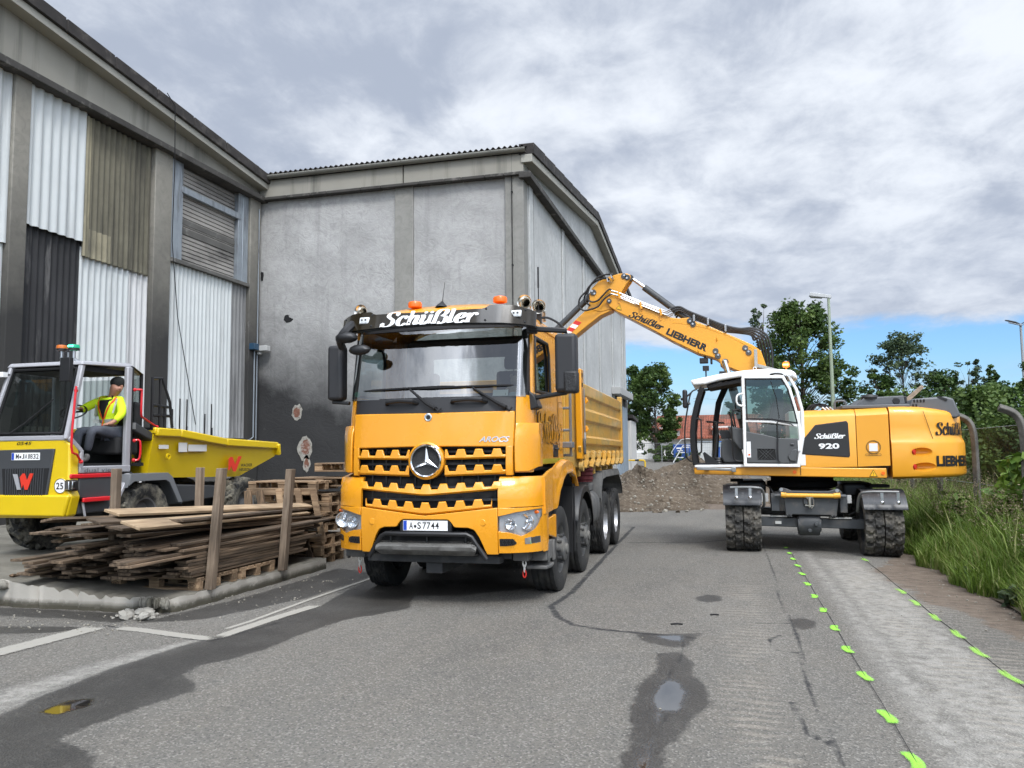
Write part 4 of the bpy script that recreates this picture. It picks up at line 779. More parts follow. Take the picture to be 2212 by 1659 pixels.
# bumper: centre piece with dip, corners, headlights
up = lambda x: 1.02+.105*min(abs(x), .78)+max(0, abs(x)-.78)*1.15
m = MB(); rec = interp([(0,.985),(.27,.985),(.31,.955),(.345,.90),(.50,.895),(.57,.87),(.62,.79),(.70,.60)])
xs = [-.82+.02*i for i in range(83)]; band(m, xs, lambda x: max(.60, rec(abs(x)) if abs(x) < .70 else .60), lambda x: 1.028+.108*abs(x), -.045, .05, 4); ctr = tb(m, 'bumper', YEL, bevel=.008, smooth=40)
for sg in (1, -1):
    m = MB(); cx_ = [.825, .87, .92, .97, 1.02, 1.07, 1.12, 1.17, 1.21, 1.24, HW+.01]; S = lambda x: sg*x
    hlb = interp([(.825,.86),(.86,.852),(.93,.845),(1.0,.825),(1.06,.80),(1.12,.825),(1.19,.87),(1.225,.93),(1.24,1.0)]); hlt = interp([(.825,1.02),(.9,1.035),(1.0,1.06),(1.1,1.075),(1.24,1.095)])
    P = [[(S(x), fy(x, z)-.042, z) for z in (1.122+max(0,.86-x)*0, 1.20, 1.30, 1.40+.03, 1.455)] for x in cx_]; P = [[(p[0], p[1]+(.04 if i_ == 4 else (.02 if i_ == 3 else 0))-(.02 if i_ == 2 else 0), p[2]+(.10*max(0, 1.0-abs(p[0]))*(-1 if i_ < 1 else 0))) for i_, p in enumerate(r_)] for r_ in P]
    m.sheet(P, (0, .05, 0)); P = [[(S(HW+.008), y, z) for y in (.50, .62)] for z in (1.12, 1.2, 1.3, 1.42)]; m.sheet(P, (-sg*.02, 0, 0)); tb(m, 'bumper_corner', YEL, smooth=35)
    m = MB(); wx_ = [.826+.0106*i for i in range(41)]
    band(m, [S(x) for x in wx_], lambda x: min(hlt(abs(x)), 1.09), lambda x: 1.112, -.045, .045, 2); band(m, [S(x) for x in wx_], .615, lambda x: hlb(abs(x))-.0, -.045, .05, 4)
    P = [[(S(x), fy(x, z)-.045, z) for z in (.60, .9, 1.112)] for x in (1.245, HW+.012)]; m.sheet(P, (0, .05, 0)); P = [[(S(HW+.01), y, z) for y in (.50, .58)] for z in (.62, .9, 1.112)]; m.sheet(P, (-sg*.02, 0, 0))
    tb(m, 'lamp_panel', YEL, bevel=.006, smooth=40)
    m = MB(); band(m, [S(x) for x in wx_], lambda x: hlb(abs(x))-.004, lambda x: min(hlt(abs(x)), 1.09)+.004, .012, .02, 3); hl = tb(m, 'headlight', pm('lamp_chrome_housing', (.55,.56,.58), .35, .35))
    for lx, lz, lr in ((1.115, .955, .086), (.955, .935, .064)):
        c = (S(lx), fy(lx, lz)-.030, lz); m = MB(); m.lathe([(lr,-.01),(lr,.0),(lr*.93,.004),(lr*.75,.02),(lr*.4,.032),(.001,.036)], c, (sg*.25,1,0), 28); m.lathe([(lr*1.05,-.012),(lr*1.05,.01),(lr*.97,.01),(lr*.97,-.012)], c, (sg*.25,1,0), 28, True); m.ball((c[0], c[1]+.012, c[2]), lr*.28, 10); tb(m, 'reflector', REFL, hl)
    m = MB(); c = (S(1.20), fy(1.20,1.05)-.012, 1.055); m.ball(c, .025, 10, (1.3,.5,.8)); tb(m, 'indicator', ORG, hl)
    m = MB(); band(m, [S(x) for x in wx_], lambda x: hlb(abs(x)), lambda x: min(hlt(abs(x)), 1.09), -.044, .004, 3); tb(m, 'lamp_lens', LENS, hl, smooth=60)
    m = MB(); band(m, [S(.84), S(.9), S(.98), S(1.015)], [.695,.695,.70,.715], [.775,.775,.772,.735], -.048, .02); fg = tb(m, 'air_inlet', MT['blackmatt'])
    m = MB(); [m.bar((S(x0_), fy(.92,.73)-.056+bow(x0_)-bow(.92), .70), (S(x0_+.035), fy(.92,.73)-.056+bow(x0_)-bow(.92), .77), .005, .005) for x0_ in (.855,.895,.935,.965)]; [m.bar((S(x0_+.035), fy(.92,.73)-.056+bow(x0_)-bow(.92), .70), (S(x0_), fy(.92,.73)-.056+bow(x0_)-bow(.92), .77), .005, .005) for x0_ in (.855,.895,.935,.965)]; tb(m, 'inlet_mesh', BLK, fg)
    m = MB(); band(m, [S(1.10), S(1.15), S(1.20), S(1.235)], [.71,.71,.712,.72], [.775,.785,.79,.79], -.05, .02); dl = tb(m, 'fog_lamp', MT['chrome']); m = MB(); band(m, [S(1.165), S(1.20), S(1.234)], [.715,.717,.722], [.782,.786,.786], -.054, .002); tb(m, 'lamp_glass', pm('dark_lens', (.05,.05,.055), .1), dl)
    m = MB(); m.box(S(1.0)-.09, S(1.0)+.09, .30, .5, .50, .61); tb(m, 'bracket', DUST, bevel=.01)
    for k, (z, mt) in enumerate(((.465,'w'),(.405,'w'),(.345,'r'))):
        m = MB(); a = k % 2; q = [((.018*math.cos(t) if a == 0 else 0), (.018*math.cos(t) if a else 0), .042*math.sin(t)) for t in lin(0, 2*math.pi*11/12, 12)]; m.tube([(S(1.02)+p[0], .40+p[1], z+p[2]) for p in q], .008, 6, closed=True); tb(m, 'chain_link', pm('chain_white', (.75,.73,.68), .5) if mt == 'w' else REDP)
    m = MB(); m.prism([(S(.79)+.04*math.cos(t), .93+.04*math.sin(t)) for t in lin(0, 2*math.pi*19/20, 20)] if False else [(S(.66)+.036*math.cos(t), .955+.036*math.sin(t)) for t in lin(0, 2*math.pi*19/20, 20)], 'xz', fy(.66,.955)-.0495, fy(.66,.955)-.03); tb(m, 'bumper_cap', YEL, ctr, bevel=.004)
# number plate, lower grille, skid plate
m = MB(); m.prism([(-.31,.845),(.31,.845),(.31,.94),(.285,.985),(-.285,.985),(-.31,.94)], 'xz', -.075, .0); tb(m, 'plate_holder', BLK, bevel=.01)
def plate(par, s, o, xd, yd, w_, h_, fn):
    n = Vector(xd).cross(Vector(yd)).normalized(); m = MB(); c = place([(0,0),(w_,0),(w_,h_),(0,h_)], o, xd, yd, .004); b = place([(0,0),(w_,0),(w_,h_),(0,h_)], o, xd, yd, -.004); m.hexa(b, c); pl_ = fn(m, 'number_plate', WHT, par)
    m = MB(); m.add(place([(.004,.004),(.045,.004),(.045,h_-.004),(.004,h_-.004)], o, xd, yd, .0055), [(0,1,2,3)]); fn(m, 'country_strip', pm('plate_blue', (.01,.06,.45), .4), pl_)
    m = MB(); x = .075
    for t, wd in s:
        if t == '.': m.add(place([(x+.018+.016*math.cos(a), h_*.42+.016*math.sin(a)) for a in lin(0, 5.9, 16)], o, xd, yd, .0055), [tuple(range(16))]); x += wd+.008; continue
        if t != ' ': text(m, t, Vector(o)+Vector(xd)*x+Vector(yd)*(h_*.17), xd, yd, wd, h_*.66, bold=.012, nd=.0056)
        x += wd+.008
    fn(m, 'lettering', INK, pl_, smooth=0); return pl_
plate(tr, [('A',.045),('.',.036),('S',.044),(' ',.004),('7',.042),('7',.042),('4',.042),('4',.042)], (-.265,-.079,.862), (1,0,0), (0,0,1), .53, .112, tb)
m = MB(); band(m, lin(-.60, .60, 21), lambda x: .70 if abs(x) < .5 else .70, lambda x: min(.85, .85-.5*max(0, abs(x)-.5)), .06, .05); tb(m, 'lower_grille', MT['blackmatt'])
m = MB(); m.tube([(x, fy(x, .84)-.05, .825-1.5*max(0, abs(x)-.52)**1.0) for x in (-.70,-.66,-.60,-.54,-.48,-.2,.2,.48,.54,.60,.66,.70)], .026, 8)
for xx in lin(-.45, .45, 3): m.bar((xx, fy(xx,.75)+.02, .70), (xx, fy(xx,.75)+.02, .85), .02, .02)
tb(m, 'lower_bar', BLK)
m = MB(); sx_ = [-.60,-.54,-.40,-.36,-.20,-.16,.16,.20,.36,.40,.54,.60]; P = [[(x, -.07, .715), (x, -.10, .69-(.03 if abs(x) > .55 else 0)), (x, -.09 if i % 4 in (1,2) else -.105, .645), (x*.93, -.03, .585), (x*.93, .12, .575)] for i, x in enumerate(sx_)]; m.sheet(P, (0, .02, .01)); P = [[(x, -.085, .71), (x, .03, .735)] for x in (-.58, .58)]; m.sheet(P, (0, 0, -.02)); tb(m, 'skid_plate', pm('skid_plate_grey', (.15,.145,.135), .5, .35, var=.15, dirt=((.06,.058,.054), .3, 4)), bevel=.006)
m = MB(); m.box(-.90, .90, .28, .40, .52, .60); m.box(-.80, .80, .14, .34, .48, .57); m.box(-.1, .1, .2, 1.2, .35, .5); m.tube([(-1.0,1.45,.5),(1.0,1.45,.5)], .07, 8); tb(m, 'front_beam', DARK, bevel=.01)
# sun visor with the company name
vz0 = interp([(0,3.20),(.9,3.185),(1.25,3.16)]); vz1 = interp([(0,3.345),(.68,3.36),(.72,3.40),(1.0,3.40),(1.1,3.375),(1.25,3.33)]); vf = lambda x, z: bow(abs(x))*1.0-.10+(z-3.15)*.30
m = MB(); band(m, lin(-1.22, 1.22, 61), lambda x: vz0(abs(x)), lambda x: vz1(abs(x)), 0, .012, 4, vf); VIS = pm('smoked_visor', (.018,.013,.006), .18, var=.25, vs=2, coat=.5)
vis = tb(m, 'sun_visor', VIS, smooth=50); m = MB(); band(m, lin(-1.215, 1.215, 31), lambda x: vz0(abs(x))-.012, lambda x: vz0(abs(x))+.012, .02, .10, 2, vf); tb(m, 'visor_lip', BLK, vis)
m = MB(); swash(m, 'Schüßler', (-.57,0,3.20), (1,0,0), (0,0,1), 1.22, .165, fat=1.05, warp=lambda p: (p[0], vf(p[0], p[2])+p[1]-.003, p[2])); tb(m, 'lettering', WHT, vis, smooth=0)
for x in (-.80, 1.03):
    m = MB(); y_ = vf(x, 3.30); m.hexa([(x-.07,y_-.005,3.255),(x+.06,y_-.005,3.255),(x+.06,y_+.02,3.255),(x-.07,y_+.02,3.255)], [(x-.06,y_-.0,3.335),(x+.065,y_-.0,3.335),(x+.065,y_+.03,3.335),(x-.06,y_+.03,3.335)]); ml = tb(m, 'marker_lamp', pm('white_lens', (.72,.74,.75), .2), vis, bevel=.015); ml.location.y = -.02
    m = MB(); [m.cyl((x+dx, y_-.026, 3.298), (x+dx, y_-.024, 3.298), .012, n=10) for dx in (-.02, .025)]; tb(m, 'lamp_bulb', BLK, ml).location = (0, .0, 0)
for x in (-.70, .70, -1.12, 1.12, -.2, .2):
    for z in (vz0(abs(x))+.03, vz1(abs(x))-.025):
        m = MB(); m.ball((x, vf(x, z)-.004, z), .014, 8, (1,.5,1)); tb(m, 'bolt', BLK, vis)
# roof furniture
for x, y in ((-.40,.62), (.70,.62)):
    m = MB(); m.lathe([(.06,0),(.085,.01),(.088,.05),(.075,.075),(.03,.088),(.001,.09)], (x, y, 3.525), (0,0,1), 20); tb(m, 'beacon', ORG)
for x, y, z, a in ((-1.08,.50,3.50,-.05), (1.0,.62,3.52,0), (1.12,.86,3.50,.1)):
    m = MB(); m.lathe([(.012,.55),(.014,.30),(.03,.14),(.055,.05),(.082,.0),(.088,-.004),(.078,.004),(.05,.052),(.026,.14),(.006,.3)], (x, y, z), (-a+.02, 1, .02), 24); m.box(x-.02, x+.02, y+.28, y+.33, 3.36, z); tb(m, 'air_horn', pm('horn_metal', (.72,.69,.63), .2, 1))
m = MB(); m.lathe([(.085,0),(.07,.03),(.03,.07),(.018,.09),(.001,.095)], (-.05,.62,3.50), (0,.25,1), 16); m.tube([(-.05,.64,3.55),(-.03,.62,3.66),(.0,.60,3.82)], [.006,.004,.003], 5); tb(m, 'antenna', BLK)
m = MB(); m.box(1.08, 1.14, .88, .95, 3.30, 3.46); m.tube([(1.11,.9,3.42),(1.11,.9,3.74)], .007, 5); m.tube([(1.11,.9,3.74),(1.11,.9,4.0)], .011, 6); tb(m, 'antenna', BLK)
m = MB(); m.tube(spline([(1.10,.92,3.36),(1.2,1.0,3.38),(1.34,1.05,3.30),(1.42,1.1,3.18),(1.36,1.15,3.16)], 4), .014, 6); tb(m, 'roof_rail', BLK)
# mirrors
m = MB(); m.box(1.43, 1.68, .27, .46, 2.40, 3.07); mi = tb(m, 'mirror', pm('mirror_black', (.022,.022,.024), .5, var=.1), bevel=.045, seg=4); m = MB(); m.box(1.53, 1.695, .255, .40, 2.385, 2.64); tb(m, 'mirror_cap', pm('ribbed_black', (.016,.016,.017), .55, bump=.8, bs=50), mi, bevel=.03)
m = MB(); m.box(1.08, 1.2, .36, .46, 3.10, 3.19); m.bar((1.12,.38,3.155), (1.56,.37,3.11), .07, .06); m.bar((1.14,.42,2.35), (1.55,.38,2.40), .08, .05); m.hexa([(1.1,.36,2.20),(1.22,.36,2.24),(1.22,.60,2.24),(1.1,.60,2.20)], [(1.1,.36,2.44),(1.17,.36,2.38),(1.17,.56,2.38),(1.1,.56,2.44)]); tb(m, 'mirror_arm', BLK, mi, bevel=.015)
m = MB(); m.box(-1.42, -1.22, .27, .46, 2.38, 3.06); ml = tb(m, 'mirror', pm('mirror_black', (.022,.022,.024), .5, var=.1), bevel=.045, seg=4); m = MB(); m.bar((-1.32,.36,3.10), (-1.08,.34,3.13), .05, .05); m.bar((-1.38,.36,2.365), (-1.15,.36,2.345), .06, .045); tb(m, 'mirror_arm', BLK, ml, bevel=.012)
m = MB(); m.tube(spline([(-1.17,.18,3.02),(-1.10,.0,3.08),(-1.02,.02,3.20),(-1.0,.15,3.28)], 4), [.05]*4+[.06]*8+[.05], 8); m.ball((-1.02,.0,3.10), .16, 14, (.9,.55,.42)); m.ball((-.86,.02,2.95), .13, 12, (1.1,.5,.5)); tb(m, 'front_mirror', BLK)
# door lettering and handle on the near side
sw_o = (HC+.006, .46, 1.84); m = MB(); swash(m, 'Schüßler', sw_o, (0,1,0), (0,0,1), 1.58, .36, fat=1.25, shear=.3, nd=.0); tb(m, 'lettering', INK, dr if False else tr, smooth=0); m = MB(); swash(m, 'Schüßler', sw_o, (0,1,0), (0,0,1), 1.58, .36, fat=.80, shear=.3, nd=.004); tb(m, 'lettering_fill', YEL, smooth=0)
m = MB(); m.box(HC-.01, HC+.012, 1.45, 1.70, 1.66, 1.82); m.box(HC+.01, HC+.035, 1.48, 1.67, 1.75, 1.78); tb(m, 'door_handle', BLK, bevel=.02)
m = MB(); m.box(HC+.001, HC+.004, .44, 2.1, 1.585, 1.645); tb(m, 'door_stripe', pm('olive_stripe', (.42,.34,.02), .4)); m = MB(); text(m, '3246', (HC+.003,.50,1.70), (0,1,0), (0,0,1), .26, .05, shear=.3); tb(m, 'model_number', CHR, smooth=0)
m = MB(); m.box(HC+.001, HC+.004, 1.735, 1.745, 1.60, 2.5); m.box(HC+.001, HC+.003, 1.83, 1.835, 1.75, 2.38); m.box(HC+.001, HC+.003, 1.83, 2.06, 2.38, 2.385); m.box(HC+.001, HC+.003, 1.83, 2.06, 1.75, 1.755); tb(m, 'panel_gap', MT['blackmatt'])
# steps
for sg in (1, -1):
    m = MB(); m.hexa([(sg*1.0,.46,.80),(sg*(HW-.02),.46,.80),(sg*(HW+.03),.93,.70),(sg*1.0,.93,.70)], [(sg*1.0,.46,.97),(sg*(HW-.02),.46,.94),(sg*(HW+.03),.93,.985),(sg*1.0,.93,.985)]); tb(m, 'step_panel', YEL, bevel=.012)
    m = MB(); m.box(min(sg*.95,sg*(HW+.0)), max(sg*.95,sg*(HW+.0)), .50, .86, .972, .99); [m.box(min(sg*(1.0),sg*(HW-.03)), max(sg*1.0,sg*(HW-.03)), .52+.06*k, .55+.06*k, .99, 1.0) for k in range(5)]; tb(m, 'step_tread', BLK)
    m = MB(); m.box(min(sg*1.02,sg*(HW)), max(sg*1.02,sg*HW), .50, .90, .48, .70); m.box(sg*HW-.01, sg*HW+.02, .55, .60, .45, .69); m.box(sg*HW-.01, sg*HW+.02, .80, .90, .45, .69); P = [[(sg*x, y, .43) for x in (1.02, HW+.03-.12*abs(y-.65))] for y in lin(.46, .90, 6)]; m.sheet(P, (0,0,-.04)) if sg > 0 else None; tb(m, 'boarding_step', DUST, bevel=.012)
    m = MB(); m.box(sg*1.05-.2, sg*1.05+.2, 2.16, 2.19, .38, 1.26); m.tube([(sg*1.27,2.18,.4),(sg*1.27,2.18,1.25)], .015, 6); tb(m, 'mud_flap', MT['blackmatt']); m = MB(); m.box(sg*1.26, sg*1.275, 2.2, 2.23, .62, .74); tb(m, 'reflector', ORG)
# wheels
def tyre(m, r, w_, rim, c=(0,0,0), tread='rib', n=96, sg=1):
    """tyre around the local x axis; the outer side is +x * sg"""
    prof = [(rim,-w_*.40),(rim+.03,-w_*.47),(r*.80,-w_*.5),(r*.92,-w_*.485),(r*.975,-w_*.45)]; k = 14
    prof += [(r, -w_*.43+w_*.86*i/(k-1)) for i in range(k)]; prof += [(a, -b) for a, b in prof[:5][::-1]]
    P = []
    for i in range(n):
        a = 2*math.pi*i/n; row = []
        for j, (q, h) in enumerate(prof):
            if 5 <= j < 5+k:
                t = j-5
                if tread == 'rib' and t in (3, 6, 7, 10): q -= .016
                elif tread == 'rib' and (i % 4 == 0) and t in (0, 1, 12, 13): q -= .012
                elif tread == 'block' and ((i+2*(t % 2)) % 6 < 2 or t in (4, 9)): q -= .018
            elif j in (4, 5+k) and tread == 'block' and i % 6 < 2: q -= .014
            row.append((c[0]+h, c[1]+q*math.cos(a), c[2]+q*math.sin(a)))
        P.append(row)
    P.append(P[0]); m.grid(P)
RIM = pm('dirty_rim', (.10,.10,.10), .65, .4, var=.25, vs=6, dirt=((.20,.19,.17), .35, 7)); RIMS = pm('silver_rim', (.42,.42,.43), .45, .8, var=.15, vs=5, dirt=((.16,.15,.14), .3, 6))
def wheel(name, par, x, y, sg, kind, r=.525, w_=.31, tread='rib'):
    o = bpy.data.objects.new(name, None); COL.objects.link(o); o.parent = par; o.location = (x, y, r-.008)
    m = MB(); tyre(m, r, w_, .30, tread=tread)
    if kind == 'dual': tyre(m, r, w_, .30, (-sg*.34,0,0), tread=tread)
    m.build('tyre', RUB, o, smooth=40)
    X_ = lambda h: sg*h; m = MB(); L_ = lambda pr, n=32: m.lathe([(a, b) for a, b in pr], (0,0,0), (sg,0,0), n)
    if kind == 'steer': L_([(.305,-.14),(.315,.115),(.30,.125),(.28,.10),(.265,.03),(.20,.015),(.19,.06),(.175,.10),(.165,.125),(.155,.13),(.15,.19),(.135,.20),(.07,.205),(.06,.225),(.001,.228)])
    else: L_([(.305,-.1),(.315,.115),(.30,.125),(.285,.08),(.27,-.05),(.22,-.07),(.15,-.075),(.14,.02),(.12,.06),(.001,.065)])
    rm = m.build('rim', RIMS if kind == 'dual' else RIM, o, smooth=35); m = MB()
    for k in range(10):
        a = 2*math.pi*k/10; rr_, h = (.168, .128) if kind == 'steer' else (.168, -.07)
        m.cyl((X_(h-.01), rr_*math.cos(a), rr_*math.sin(a)), (X_(h+.045), rr_*math.cos(a), rr_*math.sin(a)), .017, n=6)
        if kind == 'steer': m.cyl((X_(.0), .235*math.cos(a), .235*math.sin(a)), (X_(.021), .235*math.cos(a), .235*math.sin(a)), .024, n=10)
    m.build('wheel_nut', DARK, rm)['kind'] = 'stuff'; return o
for sg in (1, -1):
    for y, kd, td in ((1.45,'steer','rib'), (3.1,'steer','rib'), (5.35,'dual','block'), (6.68,'dual','block')):
        wheel('wheel', tr, sg*(HW-.165 if kd == 'steer' else HW-.175), y, sg, kd, tread='block' if (sg < 0 and y < 2) else td)
# chassis, mudguards, tank
m = MB(); m.box(-.45, -.35, .8, 7.4, .75, 1.05); m.box(.35, .45, .8, 7.4, .75, 1.05)
for y in (1.45, 3.1, 5.35, 6.68): m.tube([(-1.0,y,.52),(1.0,y,.52)], .075, 10); m.ball((0,y,.52), .19, 12)
m.box(-1.0, 1.0, 2.3, 2.6, .8, 1.5); m.box(-.9, .9, 3.7, 4.6, .55, 1.1); m.box(-.5, .5, .9, 2.2, .6, 1.4); tb(m, 'chassis', DARK, bevel=.01)
def guard(y, r, a0, a1, sg, mat, w_=.42, lip=True):
    m = MB(); A = lin(a0, a1, 18); P = [[(sg*(HW+dx), y-r_*math.cos(a), .55+r_*math.sin(a)) for dx, r_ in ((-w_, r), (-.02, r), (.015, r-.015), (.02, r-.09))] for a in A]; m.sheet(P, (0, 0, -.012)); return tb(m, 'mudguard', mat, smooth=50)
for sg in (1, -1):
    guard(3.1, .70, R(20), R(175), sg, BLK); m = MB()
    prof = [(4.62,.98),(4.70,1.24),(4.82,1.37),(5.2,1.40),(6.8,1.40),(7.05,1.30),(7.28,1.12),(7.36,.92)]; P = [[(sg*(HW-.5), y, z), (sg*HW, y, z), (sg*(HW+.01), y, z-.09)] for y, z in prof]; m.sheet(P, (0, 0, -.015)); tb(m, 'mudguard', DUST, bevel=.01, smooth=30)
    m = MB(); P = []
    for y in (3.72, 3.78, 4.0, 4.2, 4.24, 4.28, 4.5, 4.55): s_ = .92 if y in (3.72, 4.55) else (.96 if y in (4.24,) else 1.); P.append([(sg*(HW-.30+.30*math.cos(a)*s_*(1 if math.cos(a) > 0 else 1.2)), y, .83+.31*math.copysign(abs(math.sin(a))**.6, math.sin(a))*s_) for a in lin(0, 2*math.pi*23/24, 24)])
    m.grid(P, True); m.add(P[0], [tuple(range(24))]); m.add(P[-1], [tuple(range(24))]); tb(m, 'fuel_tank', DUST, smooth=40)
    m = MB(); m.box(sg*1.0-.16, sg*1.0+.16, 3.8, 4.5, 1.10, 1.22); tb(m, 'battery_box', DUST, bevel=.02)
m = MB(); [m.lathe([(.12,-.16),(.20+.012*(k % 2),-.16+.32*k/9),(.12,.16)], (HW-.22, 3.95, 1.42), (0,0,1), 18) for k in range(10)]; tb(m, 'strap_coil', pm('dark_red_webbing', (.07,.006,.008), .9, bump=.6, bs=60))
# tipper body
B0, B1, ZB, ZT = 2.92, 7.36, 1.66, 2.74
for sg in (1, -1):
    m = MB(); prof = [(1.64,.0),(1.72,.0),(1.735,-.03),(1.83,-.03),(1.85,.02),(1.94,.02),(1.965,-.018),(2.16,-.018),(2.20,.02),(2.34,.02),(2.38,-.018),(2.53,-.018),(2.56,.02),(2.72,.02),(2.735,.0)]
    P = [[(sg*(HW+dx), y, z-(.02*(y-B0)/4)) for z, dx in prof] for y in lin(B0+.08, B1-.08, 3)]; m.sheet(P, (-sg*.05, 0, 0)); tb(m, 'side_board', YELD, bevel=.006, smooth=20)
    m = MB(); m.box(sg*HW-.06, sg*HW+.03, B0-.14, B0+.06, 1.62, 2.92); tb(m, 'corner_post', YEL, bevel=.012); m = MB(); m.box(sg*HW-.06, sg*HW+.03, B1-.06, B1+.06, 1.5, 2.80); tb(m, 'corner_post', YELD, bevel=.012)
    m = MB(); m.box(sg*HW+.031, sg*HW+.034, B0-.10, B0-.02, 2.80, 2.86); m.box(sg*HW+.031, sg*HW+.034, B0-.10, B0-.02, 2.66, 2.72); tb(m, 'post_slot', MT['blackmatt'])
    for z in (2.44, 2.02):
        m = MB(); m.box(sg*HW, sg*HW+.035, B0+.30, B0+.36, z, z+.09); m.box(sg*HW+.02, sg*HW+.05, B0+.31, B0+.35, z+.02, z+.06); tb(m, 'board_latch', YEL, bevel=.008)
    for k in range(8):
        y = B0+.22+.575*k; m = MB(); m.bar((sg*(HW+.03), y, 1.74), (sg*(HW+.035), y-.02, 1.58), .03, .06, (1,0,0)); m.bar((sg*(HW+.035), y-.01, 1.60), (sg*(HW+.0), y-.05, 1.49), .05, .07, (1,0,0)); m.ball((sg*(HW+.03), y, 1.70), .03, 8); tb(m, 'board_hook', YELD, bevel=.008)
    m = MB(); m.tube([(sg*(HW-.03), B0, 1.56), (sg*(HW-.03), B1, 1.56)], .028, 8); tb(m, 'hinge_shaft', YELD); m = MB(); m.lathe([(.03,-.03),(.075,-.03),(.075,.03),(.03,.03)], (sg*(HW+.0), B0-.05, 1.52), (1,0,0), 16, True); m.bar((sg*HW, B0-.05, 1.58), (sg*HW, B0-.16, 1.80), .04, .04); tb(m, 'lock_lever', YELD)
    m = MB(); m.tube([(sg*(HW+.05), B0-.04, 2.64), (sg*(HW+.05), B0-.02, 2.2), (sg*(HW+.045), B0, 1.98)], .012, 6); m.cyl((sg*(HW+.045), B0, 2.0), (sg*(HW+.045), B0, 1.88), .022, n=8); tb(m, 'tension_cable', STL); m = MB(); m.hexa([(sg*(HW+.03),B0-.06,1.70),(sg*(HW+.06),B0-.06,1.70),(sg*(HW+.06),B0+.03,1.68),(sg*(HW+.03),B0+.03,1.68)], [(sg*(HW+.03),B0-.09,1.92),(sg*(HW+.06),B0-.09,1.92),(sg*(HW+.06),B0+.02,1.92),(sg*(HW+.03),B0+.02,1.92)]); tb(m, 'lock_plate', DUST, bevel=.02)
m = MB(); m.box(-HW+.05, HW-.05, B0-.06, B0, 1.5, 2.74); [m.box(x-.04, x+.04, B0-.12, B0-.06, 1.5, 2.74) for x in (-1.0,-.5,0,.5,1.0)]; m.box(-HW+.06, HW-.06, B0-.1, B0-.04, 2.70, 2.80); tb(m, 'front_board', YELD, bevel=.01)
m = MB(); m.box(-HW+.06, HW-.06, B1-.04, B1+.02, 1.5, 2.72); tb(m, 'tailgate', YELD, bevel=.01); m = MB(); m.box(-HW+.04, HW-.04, B0, B1, 1.48, 1.60); [m.box(-HW+.1, HW-.1, B0+.3+.7*k, B0+.42+.7*k, 1.36, 1.5) for k in range(6)]; m.box(-.5,-.38,B0,B1,1.1,1.4); m.box(.38,.5,B0,B1,1.1,1.4); tb(m, 'bed_floor', YELD, bevel=.01)
m = MB(); P = [[(x, y, 2.25+.30*math.exp(-((y-5.0)/1.6)**2)*(1-(x/1.2)**2)+random.uniform(-.03,.05)) for x in lin(-1.18, 1.18, 18)] for y in lin(B0+.02, B1-.06, 34)]; m.grid(P)
SOIL = pm('load_soil', (.10,.075,.052), .95, var=.4, vs=6, bump=1, bs=18, dirt=((.24,.20,.16), .3, 9)); tb(m, 'soil_load', SOIL)
# ladder behind the cab
LAD = pm('ladder_steel', (.20,.20,.205), .5, .6, var=.2, vs=5); m = MB(); m.bar((HW-.02,2.18,1.66), (HW-.02,2.18,2.62), .035, .035); m.bar((.88,2.18,1.66), (.88,2.18,2.62), .035, .035); [m.bar((.88,2.18,z), (HW-.02,2.18,z), .035, .035) for z in (1.68, 2.02, 2.32)]; m.box(.80, HW+.02, 2.06, 2.24, 1.78, 1.86); tb(m, 'ladder', LAD, bevel=.006)
m = MB(); m.lathe([(.05,-.02),(.085,-.02),(.085,.02),(.05,.02)], (1.05,2.45,2.08), (1,0,0), 18, True); m.tube([(1.05,2.45,2.08),(1.05,2.45,1.7)], .02, 6); tb(m, 'bracket', YELD)
m = MB(); m.box(.4, .9, 2.2, 2.5, 1.55, 1.95); m.box(-1.2, -.2, 2.2, 2.6, 1.3, 2.4); m.tube([(-.9,2.4,1.3),(-.9,2.4,3.2)], .08, 12); tb(m, 'air_filter', DARK, bevel=.03)
cs = lump('concrete_slab', (TX+.95, TY+3.55, 2.90), .30, fm, 5, (.55,1.3,.42)); tag(cs, 'slab of broken concrete sticking up over the side board of the truck bed', 'rubble')
# plush bear and delivery note behind the windscreen
BR = pm('plush_fur', (.34,.27,.20), .95, var=.2, vs=30, bump=.6, bs=120); bx, by, bz = TX+.88, TY+.62, 2.335
bear = MB().ball((0,0,.10), .085, 14, (.95,.8,1.15)).ball((0,0,.245), .062, 14).build('plush_bear', BR); bear.location = (bx, by, bz); tag(bear, 'plush bear in pale blue trousers sitting on the dashboard behind the windscreen', 'soft toy')
MB().ball((-.05,-.0,.30), .024, 8).ball((.05,0,.30), .024, 8).build('ear', BR, bear); MB().tube([(-.07,-.01,.16),(-.11,-.04,.10),(-.10,-.07,.06)], [.028,.03,.026], 8).tube([(.07,-.01,.16),(.11,-.04,.10),(.10,-.07,.06)], [.028,.03,.026], 8).build('arm', BR, bear)
MB().ball((0,0,.065), .092, 14, (1,.9,.75)).tube([(-.04,-.05,.03),(-.05,-.14,.025)], [.04,.036], 8).tube([(.04,-.05,.03),(.05,-.14,.025)], [.04,.036], 8).build('trousers', pm('pale_blue_cloth', (.34,.45,.50), .9), bear)
m = MB(); m.sheet([[(-.10,0,0),(-.10,.06,.13)],[(.09,0,0),(.09,.06,.13)]], (0,.002,0)); n_ = m.build('delivery_note', WHT); n_.location = (TX+.72, TY+.50, 2.34); tag(n_, 'white paper note propped on the dashboard beside the plush bear', 'paper')
